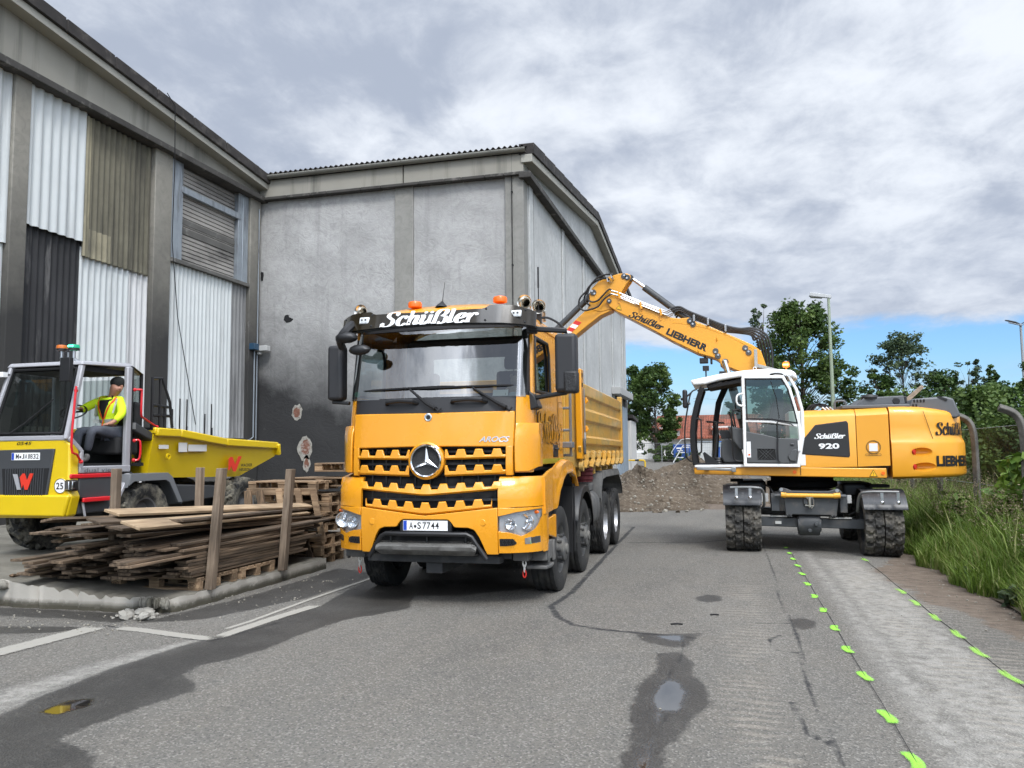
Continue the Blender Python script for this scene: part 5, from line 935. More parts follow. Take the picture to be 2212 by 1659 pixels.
# ---------------------------------------------------------------- wheeled excavator
EXY = pm('excavator_yellow', (.72,.32,.020), .40, var=.03, vs=2, coat=.25, rvar=.05); GRY = pm('excavator_grey', (.048,.052,.056), .55, var=.15, vs=3, dirt=((.12,.11,.10), .25, 4)); GRYL = pm('trim_grey', (.075,.078,.08), .65, var=.06, vs=4); WHP = pm('white_cab_paint', (.80,.80,.79), .35, coat=.3, var=.02)
OY = 14.6
ex = thing('wheeled_excavator', 'yellow wheeled excavator with open white cab, boom reaching over the truck bed', 'excavator', (1.3, OY, 0))
def eb(mb_, name, mat, par=None, **k):
    if par is None or par is ex: off = Vector((1.3, 0, 0)); mb_.v = [tuple(Vector(p)-off) for p in mb_.v]; return mb_.build(name, mat, ex, **k)
    off = Vector((1.3, 0, 0)); mb_.v = [tuple(Vector(p)-off) for p in mb_.v]; return mb_.build(name, mat, par, **k)
def ribbon(m, P, w_, y0, y1, closed=False):
    P = [Vector((p[0], p[1])) for p in P]; n = len(P); Lp = []; Rp = []
    for i, p in enumerate(P):
        a = P[i-1] if (i or closed) else p; b = P[(i+1) % n] if (i < n-1 or closed) else p
        d1 = (p-a).normalized() if (p-a).length > 1e-6 else (b-p).normalized(); d2 = (b-p).normalized() if (b-p).length > 1e-6 else d1
        t = (d1+d2).normalized(); nn = Vector((-t.y, t.x)); s = w_/2/max(.5, nn.dot(Vector((-d1.y, d1.x)))); Lp.append(p+nn*s); Rp.append(p-nn*s)
    V = []; 
    for y in (y0, y1): V += [(q.x, y, q.y) for q in Lp]+[(q.x, y, q.y) for q in Rp]
    F = []; N2 = 2*n
    for i in range(n if closed else n-1):
        j = (i+1) % n; F += [(i, j, n+j, n+i), (N2+i, N2+n+i, N2+n+j, N2+j), (i, N2+i, N2+j, j), (n+i, n+j, N2+n+j, N2+n+i)]
    if not closed: F += [(0, n, N2+n, N2), (n-1, N2+n-1, N2+n+n-1, n+n-1)]
    m.add(V, F)
def lugtyre(m, cx, cy, cz, r, w_, n=108, lugs=18, ph=0.):
    rim = r*.55; P = []; k = 15
    for i in range(n):
        a = 2*math.pi*i/n; row = [(rim,-w_*.42),(r*.72,-w_*.5),(r*.9,-w_*.5)]
        for j in range(k):
            t = -1+2*j/(k-1); s = (a*lugs/(2*math.pi)+(.5 if t > 0 else 0)+(abs(abs(t)-.45)*.55 if abs(t) < .8 else .19+.3*(abs(t)-.8))+ph) % 1
            up_ = 1 if s < .60 else 0
            if abs(t) < .06: up_ = 1 if s < .3 else 0
            row.append((r-(0 if up_ else .034)-.012*t*t, w_*.49*t))
        row += [(r*.9,w_*.5),(r*.72,w_*.5),(rim,w_*.42)]; P.append([(cx+h, cy+q*math.cos(a), cz+q*math.sin(a)) for q, h in row])
    P.append(P[0]); m.grid(P)
TYR = pm('worn_tyre', (.036,.035,.033), .9, var=.25, vs=5, bump=.4, bs=60, dirt=((.16,.145,.12), .36, 5))
for cx, dz in ((-.105+.30-.005, .0), (2.39, -.055)):
    for cy in (.24, 2.85):
        o = bpy.data.objects.new('wheel', None); COL.objects.link(o); o.parent = ex; o.location = (cx-1.3, cy, .52+dz)
        for s_ in (-1, 1):
            m = MB(); lugtyre(m, s_*.150, 0, 0, .53, .285, ph=.3 if s_ > 0 else 0); m.build('tyre', TYR, o, smooth=25)
        m = MB(); m.lathe([(.29,-.27),(.30,.27)], (0,0,0), (1,0,0), 24); m.lathe([(.29,.2),(.15,.1),(.12,.24),(.001,.25)], (0,0,0), (1,0,0), 20); m.lathe([(.29,.2),(.15,.1),(.001,.1)], (0,0,0), (-1,0,0), 20); m.build('rim', GRY, o)
for y in (.16, 2.78):
    m = MB(); m.hexa([(.45,y,.42),(2.15,y,.38),(2.15,y+.2,.38),(.45,y+.2,.42)], [(.45,y,.57),(2.15,y,.54),(2.15,y+.2,.54),(.45,y+.2,.57)]); m.lathe([(.20,-.17),(.21,-.15),(.21,.15),(.20,.17)], (1.27,y+.1,.47), (1,0,0), 20) ; m.cyl((1.08,y+.02,.46), (1.46,y+.02,.46), .13, n=20); m.box(1.22, 1.33, y-.06, y+.04, .40, .52); m.cyl((1.37,y-.04,.47), (1.37,y-.16,.47), .035, n=10); m.cyl((1.27,y-.06,.36), (1.27,y-.12,.36), .035, n=10); eb(m, 'axle', GRY, bevel=.012)
m = MB(); m.box(.95, 1.75, .5, 2.5, .62, 1.02); m.box(.70, 1.85, .35, .6, .65, 1.0); m.box(.75, 1.85, 2.3, 2.6, .65, 1.0); eb(m, 'chassis', GRY, bevel=.02)
m = MB(); m.lathe([(.55,0),(.62,.04),(.62,.12),(.55,.14),(.55,.2),(.6,.22),(.6,.30)], (1.28,1.45,1.02), (0,0,1), 40); eb(m, 'slewing_ring', MT['blackmatt'])
m = MB(); m.prism([(.78,1.03),(.83,1.085),(.90,1.07),(1.0,1.03),(1.58,1.02),(1.68,1.055),(1.75,1.06),(1.80,1.0),(1.74,.88),(1.70,.62),(1.68,.575),(1.63,.575),(1.60,.62),(1.0,.63),(.97,.585),(.92,.585),(.89,.63),(.87,.86)], 'xz', .02, .07); m.box(.66, .80, .05, .3, .68, .98); m.box(1.76, 1.88, .05, .3, .66, .96); bp_ = eb(m, 'rear_plate', GRY, bevel=.012)
m = MB(); [m.cyl((x, .015, z), (x, .03, z), r_, n=14) for x, z, r_ in ((.83,1.05,.03),(1.72,1.035,.03))]; eb(m, 'pin', STL, bp_); m = MB(); [m.cyl((x, .018, z), (x, .022, z), .022, n=12) for x, z in ((.945,.61),(1.655,.60))]; eb(m, 'lug_hole', MT['blackmatt'], bp_)
m = MB(); m.box(1.18, 1.36, -.02, .03, .80, .91); hi_ = eb(m, 'hitch', GRY, bp_, bevel=.01); m = MB(); m.cyl((1.275,-.04,.93), (1.275,-.04,.76), .025, n=10); m.tube([(1.22,-.05,.925),(1.33,-.05,.925)], .01, 6); m.tube([(1.20,-.03,.93),(1.26,-.05,.89),(1.33,-.05,.90),(1.34,-.05,.80),(1.30,-.05,.74)], .008, 5); m.tube([(1.2,-.05,.79),(1.34,-.05,.78)], .012, 6); eb(m, 'hitch_pin', pm('zinc', (.45,.43,.38), .4, .8), hi_)
YB = pm('chipped_yellow_bar', (.74,.36,.03), .45, dirt=((.05,.045,.04), .16, 9)); m = MB(); m.tube([(.86,-.03,.955),(1.74,-.03,.945)], .036, 12); m.tube([(.90,-.03,.955),(.82,-.03,.965)], .045, 10); m.tube([(1.66,-.03,.947),(1.76,-.03,.955)], .045, 10); eb(m, 'tow_bar', YB); m = MB(); m.tube([(.72,-.02,.95),(.86,-.03,.955)], .032, 8); m.tube([(1.74,-.03,.945),(1.84,-.02,.94)], .032, 8); eb(m, 'bar_end', GRY, bevel=0)
m = MB(); m.box(.48, .62, .1, .22, .84, .98); m.box(1.86, 1.95, .1, .22, .82, .95); eb(m, 'number_bracket', pm('pale_bracket', (.40,.40,.39), .6))
m = MB(); m.box(.65, 1.0, .14, .3, .58, .60); m.box(1.6, 1.95, .14, .3, .555, .575); eb(m, 'axle_cover', pm('pale_metal', (.40,.40,.38), .6))
m = MB(); m.box(.72, .82, .12, .125, .46, .51); eb(m, 'type_plate', pm('plate_grey', (.45,.45,.43), .5))
for x0, x1, zt, zb, sd_ in ((-.13, .50, 1.12, .88, 1), (2.08, 2.74, 1.05, .82, -1)):
    P = [[(x, .24-.62*math.cos(a), (.53 if sd_ > 0 else .47)+.62*math.sin(a)*.98) for x in lin(x0, x1, 6)] for a in lin(R(28), R(150), 14)]; P = [[(p[0], p[1], min(p[2], zt)) for p in r_] for r_ in P]; m = MB(); m.sheet(P, (0,.0,-.015)); eb(m, 'mudguard', pm('mudguard_black', (.016,.017,.020), .35, var=.2, dirt=((.11,.11,.11), .16, 6, (3,1,.6))), smooth=50)
    xa, xb = (x0+.12, x1+.02) if sd_ > 0 else (x1-.14, x0-.06); m = MB(); y = -.41; m.tube(spline([(xa, y+.04, zt-.02), (xb-.12*sd_, y+.04, zt-.02), (xb, y+.1, zt-.08), (xb+.02*sd_, y+.25, zt-.3), (xb+.0, y+.35, zt-.36)], 5), .022, 8); eb(m, 'guard_pipe', pm('pipe_grey', (.16,.165,.165), .45, .4))
    for xx in ((x0+.22, x0+.44) if sd_ > 0 else (x0+.26, x0+.50)):
        m = MB(); m.box(xx-.022, xx+.022, y-.0, y+.012, zt-.16, zt-.03); m.ball((xx, y-.0, zt-.19), .032, 8, (1,.4,1)); eb(m, 'clamp', STL, bevel=.004)
for x_, z_ in ((.12,.92),(1.92,.88)): m = MB(); m.box(x_, x_+.5, .9, 2.0, z_, z_+.25); eb(m, 'tool_box', pm('box_black', (.022,.025,.03), .35, var=.1), bevel=.05, seg=3)
m = MB(); m.box(.0, .22, .6, .9, 1.16, 1.21); m.box(2.3, 2.62, .5, .9, 1.06, 1.11); eb(m, 'step', MT['blackmatt'])
m = MB(); m.tube(spline([(.55,.5,1.12),(.65,.35,1.08),(.72,.3,.95)], 4), .018, 6); m.tube(spline([(.45,.2,.72),(.7,.2,.66),(.9,.2,.62)], 4), .01, 5); m.tube(spline([(2.1,.2,.70),(1.9,.2,.62)], 4), .01, 5); eb(m, 'hose', BLK)
# upper structure
m = MB(); m.prism([(-.60,1.31),(-.615,1.40),(-.60,1.45),(1.15,1.425),(2.51,1.40),(2.53,1.26),(2.51,1.235)], 'xz', .05, 2.45); eb(m, 'base_frame', EXY, bevel=.03, seg=3)
m = MB(); m.box(1.155, 1.162, .035, .1, 1.29, 1.43); m.box(2.51, 2.518, .035, .1, 1.24, 1.42); eb(m, 'panel_gap', MT['blackmatt'])
def hoodpart(x0, x1, name, ch=.14, dz0=0, dz1=0):
    P = []
    for x, d in ((x0, dz0), (x1, dz1)): P.append([(x, y, z+d) for y, z in ((.055,1.43),(.055,2.28),(.09,2.33),(ch+.06,2.395),(ch+.3,2.41),(2.2,2.41),(2.45,2.3),(2.45,1.43))])
    m = MB(); m.sheet(P, (0,.0,.0)) if False else m.grid(P); m.add(P[0], [tuple(range(8))]); m.add(P[1], [tuple(range(8))]); return eb(m, name, EXY, bevel=.02, seg=3)
hd = hoodpart(1.17, 2.058, 'side_hood', dz0=-.01, dz1=.0); hd2 = hoodpart(2.07, 2.57, 'service_door', dz0=.0, dz1=.015)
m = MB(); m.prism([(1.19,1.86),(1.42,2.14),(1.92,2.20),(1.945,2.16),(1.955,1.62),(1.94,1.585),(1.19,1.64)], 'xz', .045, .08); bk = eb(m, 'side_grille', pm('side_grille_black', (.016,.016,.017), .6, bump=.5, bs=90), hd, bevel=.012)
m = MB(); swash(m, 'Schüßler', (1.40,.042,1.905), (1,0,.0), (0,0,1), .50, .085, fat=1.15, nd=.002, step=.00006); eb(m, 'lettering', WHT, bk, smooth=0); m = MB(); text(m, '920', (1.46,.042,1.73), (1,0,0), (0,0,1), .33, .095, bold=.035, nd=.002); eb(m, 'model_number', WHT, bk, smooth=0)
m = MB(); cy_ = .052; m.lathe([(.115,-.001),(.115,.002),(.108,.002),(.108,-.001)], (2.32,cy_,1.75), (0,-1,0), 40, True); m.lathe([(.100,-.001),(.100,.002),(.097,.002),(.097,-.001)], (2.32,cy_,1.75), (0,-1,0), 40, True); m.tube([(2.20,cy_,1.64),(2.43,cy_,1.64),(2.44,cy_,1.625),(2.43,cy_,1.61),(2.20,cy_,1.61),(2.19,cy_,1.625)], .0025, 4, closed=True); text(m, 'Scan me', (2.24,cy_,1.617), (1,0,0), (0,0,1), .14, .016); eb(m, 'scan_sticker', INK, hd2, smooth=0); m = MB(); m.box(2.255, 2.385, .049, .054, 1.685, 1.815); eb(m, 'blank_label', pm('label_white', (.70,.70,.72), .5), hd2)
def warn_sign(m_y, m_b, c, s, tilt=0., y=.045):
    ca, sa = math.cos(tilt), math.sin(tilt); tr_ = lambda k: [(c[0]+s*k*(u*ca-v*sa), c[1]+s*k*(u*sa+v*ca)) for u, v in ((-.5,-.33),(.5,-.33),(0,.58))]
    m_b.prism(tr_(1.0), 'xz', y-.002, y+.002); m_y.prism(tr_(.80), 'xz', y-.004, y-.0021); q = lambda u, v: (c[0]+s*(u*ca-v*sa), c[1]+s*(u*sa+v*ca))
    m_b.prism([q(-.04,.22),(q(.04,.22)),q(.02,-.05),q(-.02,-.05)], 'xz', y-.006, y-.0041); m_b.prism([q(-.03,-.19),q(.03,-.19),q(.03,-.11),q(-.03,-.11)], 'xz', y-.006, y-.0041)
WY = pm('warning_yellow', (.80,.45,.01), .4); a_, b_ = MB(), MB(); warn_sign(a_, b_, (2.30,1.305), .13); o = eb(b_, 'warning_sign', INK); eb(a_, 'sign_face', WY, o)
m = MB(); [m.cyl((x, .05, z), (x, .035, z), .028, n=16) for x, z in ((2.45,1.32),)]; eb(m, 'side_lamp', ORG); m = MB(); m.cyl((1.06,.05,1.345), (1.06,.035,1.345), .03, n=16); eb(m, 'side_lamp', ORG)
# counterweight
OL = [(2.60,.05),(2.85,.05),(3.12,.08),(3.38,.16),(3.60,.31),(3.78,.54),(3.89,.80),(3.95,1.05),(3.97,1.25)]; OL = OL+[(x, 2.5-y) for x, y in OL[:-1][::-1]]
def cwring(z, ins, lead=0): 
    c = Vector((2.9, 1.25)); out = []
    for x, y in OL:
        d = Vector((x, y))-c; k = 1-ins/max(.3, d.length); out.append((2.6+lead if x == 2.6 else c.x+d.x*k, c.y+d.y*k, z(x) if callable(z) else z))
    return out
P = [cwring(lambda x: 1.225+.02*(x-2.6), .06), cwring(lambda x: 1.26+.015*(x-2.6), .012), cwring(1.31, 0), cwring(1.55, 0), cwring(1.80, 0), cwring(1.84, .012), cwring(1.90, .045), cwring(2.1, .052), cwring(2.27, .06), cwring(lambda x: 2.36-.08*max(0,x-3.0), .075), cwring(lambda x: 2.405-.10*max(0,x-3.0), .12), cwring(lambda x: 2.43-.10*max(0,x-3.0), .22)]
m = MB(); m.grid(P, True); n_ = len(OL); m.add(P[0], [tuple(range(n_))]); m.add(P[-1], [tuple(range(n_))]); cwo = eb(m, 'counterweight', EXY, smooth=50)
bm = bmesh.new(); bm.from_mesh(cwo.data); bmesh.ops.remove_doubles(bm, verts=bm.verts, dist=1e-4); bmesh.ops.recalc_face_normals(bm, faces=bm.faces); bm.to_mesh(cwo.data); bm.free()
cut = MB().ball((3.06-1.3,.085,1.665), .17, 24, (1,.6,.42)).ball((3.09-1.3,.095,1.42), .20, 24, (1,.5,.36)).build('cut', GRY); cut.location = ex.location; bmod = cwo.modifiers.new('b', 'BOOLEAN'); bmod.object = cut; bmod.operation = 'DIFFERENCE'; bmod.solver = 'EXACT'
bpy.context.view_layer.update(); me_ = bpy.data.meshes.new_from_object(cwo.evaluated_get(bpy.context.evaluated_depsgraph_get())); cwo.modifiers.clear(); cwo.data = me_; bpy.data.objects.remove(cut)
cwo.data.polygons.foreach_set('use_smooth', [True]*len(cwo.data.polygons)); cwo.data.set_sharp_from_angle(angle=R(40))
for x, z in ((2.935,1.665), (2.94,1.42)):
    m = MB(); m.lathe([(.058,0),(.062,.02),(.03,.035),(.001,.04)], (x,.10,z), (.9,-.55,0), 18); eb(m, 'tail_lamp', RED, cwo)
def onto(x, z, ins=0.0, out=.004):
    """depth of the counterweight surface at x"""
    L_ = [(p[0]-ins*.75, p[1]+ins*.9) for p in OL[:9]]; y = float(np.interp(x, [p[0] for p in L_], [p[1] for p in L_])); return y-out
def wrapcw(x0, ins, lift=.008):
    Ls = [0]; pts = [(p[0]-ins*.75*(p[0] > 2.7), p[1]+ins*.95) for p in OL[:9]]
    for a, b in zip(pts[:-1], pts[1:]): Ls.append(Ls[-1]+math.hypot(b[0]-a[0], b[1]-a[1]))
    s0 = np.interp(x0, [p[0] for p in pts], Ls)
    def f(p):
        s = s0+(p[0]-x0); i = min(len(Ls)-2, max(0, int(np.searchsorted(Ls, s))-1)); t = (s-Ls[i])/(Ls[i+1]-Ls[i]); a, b = pts[i], pts[i+1]; d = Vector((b[0]-a[0], b[1]-a[1])).normalized()
        return (a[0]+(b[0]-a[0])*t+d.y*(lift-p[1]), a[1]+(b[1]-a[1])*t-d.x*(lift-p[1]), p[2])
    return f
m = MB(); text(m, 'LIEBHERR', (3.28,0,1.425), (1,0,0), (0,0,1), .92, .175, bold=.05, warp=wrapcw(3.28, 0.0)); eb(m, 'lettering', INK, cwo, smooth=0)
m = MB(); f_ = wrapcw(3.30, .05, .022); swash(m, 'Schüßler', (3.30,0,1.945), (1,0,0), (0,0,1), .80, .20, fat=1.1, shear=.0, warp=f_, step=.0003); eb(m, 'company_name', INK, cwo, smooth=0)
m = MB(); m.tube([f_((x, 0, z)) for x, z in lin2] if False else [f_((3.10+.002*i, 0, 2.34-.0064*i)) for i in range(0, 82)]+[f_((3.265+.008*i, 0, 1.815)) for i in range(60)], .004, 4); eb(m, 'panel_gap', MT['blackmatt'], cwo)
# engine deck, cover, intake
DK = pm('deck_grey', (.10,.105,.112), .5, var=.06, vs=4); m = MB(); m.prism([(2.12,2.47),(2.26,2.60),(2.75,2.615),(2.88,2.62),(2.90,2.47)], 'xz', .35, 1.6); m.prism([(1.88,2.41),(1.88,2.475),(2.95,2.47),(2.95,2.41)], 'xz', .25, 2.2); eb(m, 'engine_deck', DK, bevel=.015)
m = MB(); pr_ = [(2.95,2.40),(3.02,2.56),(3.2,2.575),(3.54,2.59),(3.66,2.55),(3.76,2.26),(3.68,2.22),(3.3,2.28),(3.12,2.38)]; m.prism(pr_, 'xz', .42, 2.1); cv = eb(m, 'rear_cover', DK, bevel=.03, seg=3)
m = MB(); [m.box(3.04+.05*i, 3.065+.05*i, .412, .42, 2.50, 2.55) for i in range(4)]; [m.box(3.02+.05*i, 3.045+.05*i, .412, .42, 2.43, 2.47) for i in range(2)]; eb(m, 'vent_slot', MT['blackmatt'], cv); m = MB(); m.bar((3.42,.44,2.585), (3.56,.42,2.53), .04, .04); eb(m, 'cover_handle', BLK, cv)
m = MB(); m.lathe([(.06,0),(.06,.16)], (2.36,.45,2.42), (0,0,1), 20); it = eb(m, 'intake_pipe', CHR); m = MB(); m.lathe([(.06,.15),(.14,.155),(.145,.19),(.12,.225),(.06,.235),(.001,.237)], (2.36,.45,2.42), (0,0,1), 24); eb(m, 'intake_cap', BLK, it)
m = MB(); m.box(2.80, 2.93, .36, .5, 2.49, 2.61); m.cyl((2.76,.34,2.53), (2.76,.45,2.53), .06, n=14); eb(m, 'work_lamp', BLK, bevel=.01)
m = MB(); m.prism([(2.98,2.55),(3.30,2.83),(3.335,2.79),(3.08,2.55)], 'xz', .95, 1.1); eb(m, 'exhaust_tip', pm('rusty_exhaust', (.33,.25,.18), .8, .2, var=.4, vs=12))
m = MB(); m.tube(spline([(1.80,.5,2.40),(1.80,.5,2.53),(1.85,.5,2.56),(1.95,.5,2.555),(1.98,.5,2.5),(1.98,.5,2.40)], 4), .02, 8); eb(m, 'hand_rail', DK)
m = MB(); [m.tube(spline([(1.34+.05*i,.7,2.40),(1.42+.05*i,.7,2.50),(1.56+.05*i,.7,2.51),(1.70+.04*i,.7,2.40)], 4), .018, 6) for i in range(3)]; eb(m, 'deck_hose', BLK)
m = MB(); [m.cyl((1.60+.06*i,.6,2.46), (1.66+.06*i,.6,2.41), .02, n=8) for i in range(3)]; eb(m, 'hose_fitting', STL)
# cab
ap_o = [(-.63,1.47),(-.665,1.75),(-.67,2.0),(-.645,2.25),(-.585,2.52),(-.50,2.78),(-.44,2.9)]; ap_m = [(-.585,1.47),(-.62,1.8),(-.62,2.05),(-.59,2.3),(-.52,2.58),(-.43,2.84)]
for y0 in (.02, .93):
    m = MB(); ribbon(m, ap_m, .085, y0, y0+.07); eb(m, 'front_pillar', MT['blackmatt'], bevel=.01)
m = MB(); ribbon(m, [(-.27,1.5),(-.235,2.2),(-.17,2.6),(-.03,2.92)], .10, .90, .97); m.tube([(-.5,.05,2.78),(-.30,.95,2.86)], .02, 6); eb(m, 'cab_pillar', MT['blackmatt'])
m = MB(); ribbon(m, [(.02,2.9),(-.12,2.6),(-.2,2.25)], .02, .93, .95); eb(m, 'far_window_seal', BLK)
m = MB(); m.prism([(-.63,2.965),(-.45,3.0),(-.13,3.06),(.3,3.11),(.69,3.125),(1.06,3.09),(1.14,3.04),(1.17,2.92),(1.05,2.975),(.27,3.0),(-.13,2.945),(-.36,2.885),(-.585,2.87)], 'xz', -.0, 1.0); rf_ = eb(m, 'cab_roof', WHP, bevel=.03, seg=3)
m = MB(); m.box(-.30, 1.05, .06, .94, 2.86, 2.95) if False else m.prism([(-.35,2.86),(.25,2.97),(1.0,2.95),(1.0,2.90),(.2,2.90),(-.3,2.82)], 'xz', .05, .95); eb(m, 'roof_lining', MT['blackmatt'], rf_)
m = MB(); m.box(-.6, 1.15, .02, 1.0, 1.43, 1.475); eb(m, 'cab_sill', WHP, bevel=.01); m = MB(); m.box(-.55, 1.1, .06, .96, 1.475, 1.50); eb(m, 'floor_mat', MT['blackmatt'])
m = MB(); ribbon(m, [(1.13,1.46),(1.21,1.9),(1.22,2.4),(1.14,2.75),(1.02,3.0)], .05, .02, .08); ribbon(m, [(1.20,1.46),(1.28,1.9),(1.27,2.44),(1.21,2.8),(1.12,3.03)], .05, .93, 1.0); ribbon(m, [(.26,1.46),(.26,2.99)], .05, .03, .08); m.box(1.0, 1.25, .05, .95, 1.45, 2.38); eb(m, 'cab_frame', WHP, bevel=.012)
m = MB(); m.add([(1.20,.08,2.40),(1.24,.93,2.40),(1.08,.93,2.98),(1.04,.08,2.96)], [(0,1,2,3)]); eb(m, 'rear_window', SGL); m = MB(); m.add([(-.16,.945,2.3),(.85,.945,2.3),(.8,.945,2.9),(.0,.945,2.9)], [(0,1,2,3)]); eb(m, 'side_window', SGL)
m = MB(); m.box(.3, .8, .25, .75, 1.5, 1.95); m.hexa([(.62,.25,1.9),(.86,.25,1.9),(.86,.75,1.9),(.62,.75,1.9)], [(.80,.30,2.62),(.96,.30,2.62),(.96,.70,2.62),(.80,.70,2.62)]); m.box(.80,.95,.38,.62,2.62,2.80); eb(m, 'operator_seat', pm('seat_black', (.02,.02,.022), .9), bevel=.05, seg=3)
m = MB(); m.prism([(-.02,2.15),(.26,2.10),(.26,1.75),(.18,1.72),(.05,1.90)], 'xz', .10, .22); m.prism([(-.14,1.88),(-.04,1.95),(.20,1.80),(.26,1.5),(-.10,1.5),(-.15,1.62)], 'xz', .3, .8); eb(m, 'side_console', GRYL, bevel=.03, seg=3)
m = MB(); m.cyl((-.26,.5,1.5), (-.20,.5,2.02), .055, .035, 12); m.tube([(-.20,.5,2.02),(-.22,.5,2.22)], .03, 8); m.lathe([(.155,-.014),(.17,0),(.155,.014),(.14,0)], (-.23,.5,2.23), (.12,0,1), 28, True); m.box(-.38, -.08, .49, .51, 2.222, 2.235); m.prism([(-.17,2.06),(.03,2.07),(.06,1.93),(-.13,1.93)], 'xz', .38, .42); m.cyl((.12,.2,2.1), (.08,.2,2.38), .016, n=8); m.cyl((.12,.6,2.0), (.02,.6,2.42), .016, n=8); eb(m, 'steering_column', BLK, bevel=.005)
m = MB(); m.hexa([(-.42,.3,1.50),(-.18,.3,1.50),(-.18,.45,1.50),(-.42,.45,1.50)], [(-.46,.3,1.68),(-.43,.3,1.70),(-.43,.45,1.70),(-.46,.45,1.68)]); m.hexa([(-.20,.5,1.50),(-.02,.5,1.50),(-.02,.62,1.50),(-.20,.62,1.50)], [(-.28,.5,1.60),(-.24,.5,1.62),(-.24,.62,1.62),(-.28,.62,1.60)]); [m.lathe([(.10-.01*(k % 2),1.5+.02*k-1.5),(.09,1.5+.02*k+.02-1.5)], (-.20,.4,1.50), (0,0,1), 14) for k in range(5)]; eb(m, 'pedal', BLK)
m = MB(); m.tube(spline([(-.54,.0,2.29),(-.48,-.01,2.27),(-.465,-.01,2.22),(-.47,-.01,1.76),(-.49,-.01,1.69),(-.55,.0,1.66)], 4), .014, 7); m.tube(spline([(.07,.06,2.42),(.20,.06,2.43),(.06,.06,2.35),(.06,.06,1.8),(.08,.06,1.56),(.25,.06,1.53)], 4), .014, 7); m.tube(spline([(-.52,.0,2.80),(-.62,-.03,2.74),(-.68,-.05,2.5),(-.74,-.05,2.15),(-.75,-.05,1.85),(-.73,-.04,1.62),(-.64,.0,1.53)], 5), .014, 7); eb(m, 'grab_rail', BLK)
m = MB(); m.box(-.765, -.685, -.18, .02, 2.47, 2.79); mi2 = eb(m, 'mirror', BLK, bevel=.03, seg=3); m = MB(); m.tube([(-.72,-.08,2.65),(-.62,-.03,2.74)], .016, 6); m.cyl((-.80,-.08,2.63), (-.76,-.08,2.63), .025, n=10); m.cyl((-.68,-.06,2.55), (-.64,-.05,2.55), .02, n=8); eb(m, 'mirror_arm', BLK, mi2)
m = MB(); m.bar((-.56,-.05,1.415), (.08,-.05,1.392), .07, .05); m.box(.02, .10, -.09, .0, 1.35, 1.435); m.box(-.42,-.34,-.08,.05,1.40,1.435); eb(m, 'foot_step', pm('step_alu', (.30,.30,.29), .4, .6, var=.2, vs=6), bevel=.01)
# door swung open against the side
do = [(.27,2.985),(.92,2.965),(1.02,2.76),(1.105,2.40),(1.16,2.10),(1.175,1.82),(1.125,1.455),(.255,1.465)]
m = MB(); ribbon(m, do, .055, -.07, -.025, True); ribbon(m, [(.29,2.225),(.7,2.205),(1.13,2.13)], .05, -.066, -.03); dor = eb(m, 'cab_door', WHP, bevel=.012)
m = MB(); ribbon(m, [(.305,2.95),(.90,2.93),(.99,2.76),(1.07,2.45),(1.125,2.175),(.7,2.245),(.31,2.262)], .022, -.078, -.05, True); ribbon(m, [(.72,2.9),(.80,2.62),(.84,2.25)], .012, -.065, -.055); eb(m, 'window_seal', MT['blackmatt'], dor)
m = MB(); m.add([(x, -.05, z) for x, z in ((.30,2.95),(.90,2.93),(.99,2.76),(1.07,2.45),(1.12,2.16),(.30,2.25))], [(0,1,2,3,4,5)]); m.add([(x, -.05, z) for x, z in ((.29,2.2),(1.13,2.11),(1.14,1.90),(.29,2.0))], [(0,1,2,3)]); eb(m, 'door_glass', glass('green_glass', (.50,.62,.54), .12, .0), dor)
m = MB(); m.prism([(.285,2.045),(.58,1.985),(.81,1.925),(1.135,1.91),(1.135,1.85),(1.09,1.49),(.285,1.505)], 'xz', -.075, -.045); tm = eb(m, 'door_trim', GRYL, dor, bevel=.015)
m = MB(); P_ = [(.46,1.56),(.77,1.555),(.75,1.745),(.46,1.75)]; m.prism(P_, 'xz', -.079, -.075); eb(m, 'net_pocket', pm('net_black', (.012,.012,.012), .9, bump=1., bs=120), tm); m = MB()
for k in range(-3, 6): m.tube([(.46+.055*k, -.083, 1.565), (.46+.055*k+.18, -.083, 1.745)], .003, 4) if 0 <= k <= 2 else None; m.tube([(.64+.055*k, -.083, 1.565), (.46+.055*k, -.083, 1.745)], .003, 4) if 0 <= k <= 2 else None
m.tube([(.46,-.085,1.75),(.76,-.085,1.745)], .006, 5); eb(m, 'net_cord', GRYL, tm)
m = MB(); m.prism([(.29,1.60),(.355,1.60),(.355,1.87),(.29,1.87)], 'xz', -.079, -.075); st_ = eb(m, 'sticker', WHT, tm); m = MB(); m.cyl((.325,-.082,1.645), (.325,-.079,1.645), .017, n=14); eb(m, 'sticker_dot', ORG, st_)
m = MB(); m.prism([(.95,1.62),(1.05,1.73),(1.1,1.73),(1.08,1.52),(.98,1.54)], 'xz', -.10, -.07); m.box(1.0, 1.06, -.10, -.07, 1.80, 1.83); eb(m, 'door_pull', GRYL, tm, bevel=.012)
m = MB(); m.tube(spline([(.80,-.09,2.19),(.80,-.10,1.95),(.79,-.10,1.75),(.795,-.10,1.55),(.83,-.10,1.52)], 4), .011, 6); m.tube([(.80,-.09,2.19),(.82,-.1,2.205),(1.02,-.1,2.16),(1.06,-.09,2.13)], .011, 6); eb(m, 'door_rod', BLK, dor)
m = MB(); m.tube(spline([(.28,-.06,2.70),(.20,-.07,2.69),(.155,-.08,2.65),(.145,-.08,2.56),(.18,-.07,2.50),(.28,-.06,2.48)], 4), .016, 8); eb(m, 'door_handle', WHP, dor)
m = MB(); m.box(1.12, 1.165, -.09, -.06, 1.70, 1.88); eb(m, 'door_latch', WHP, dor)
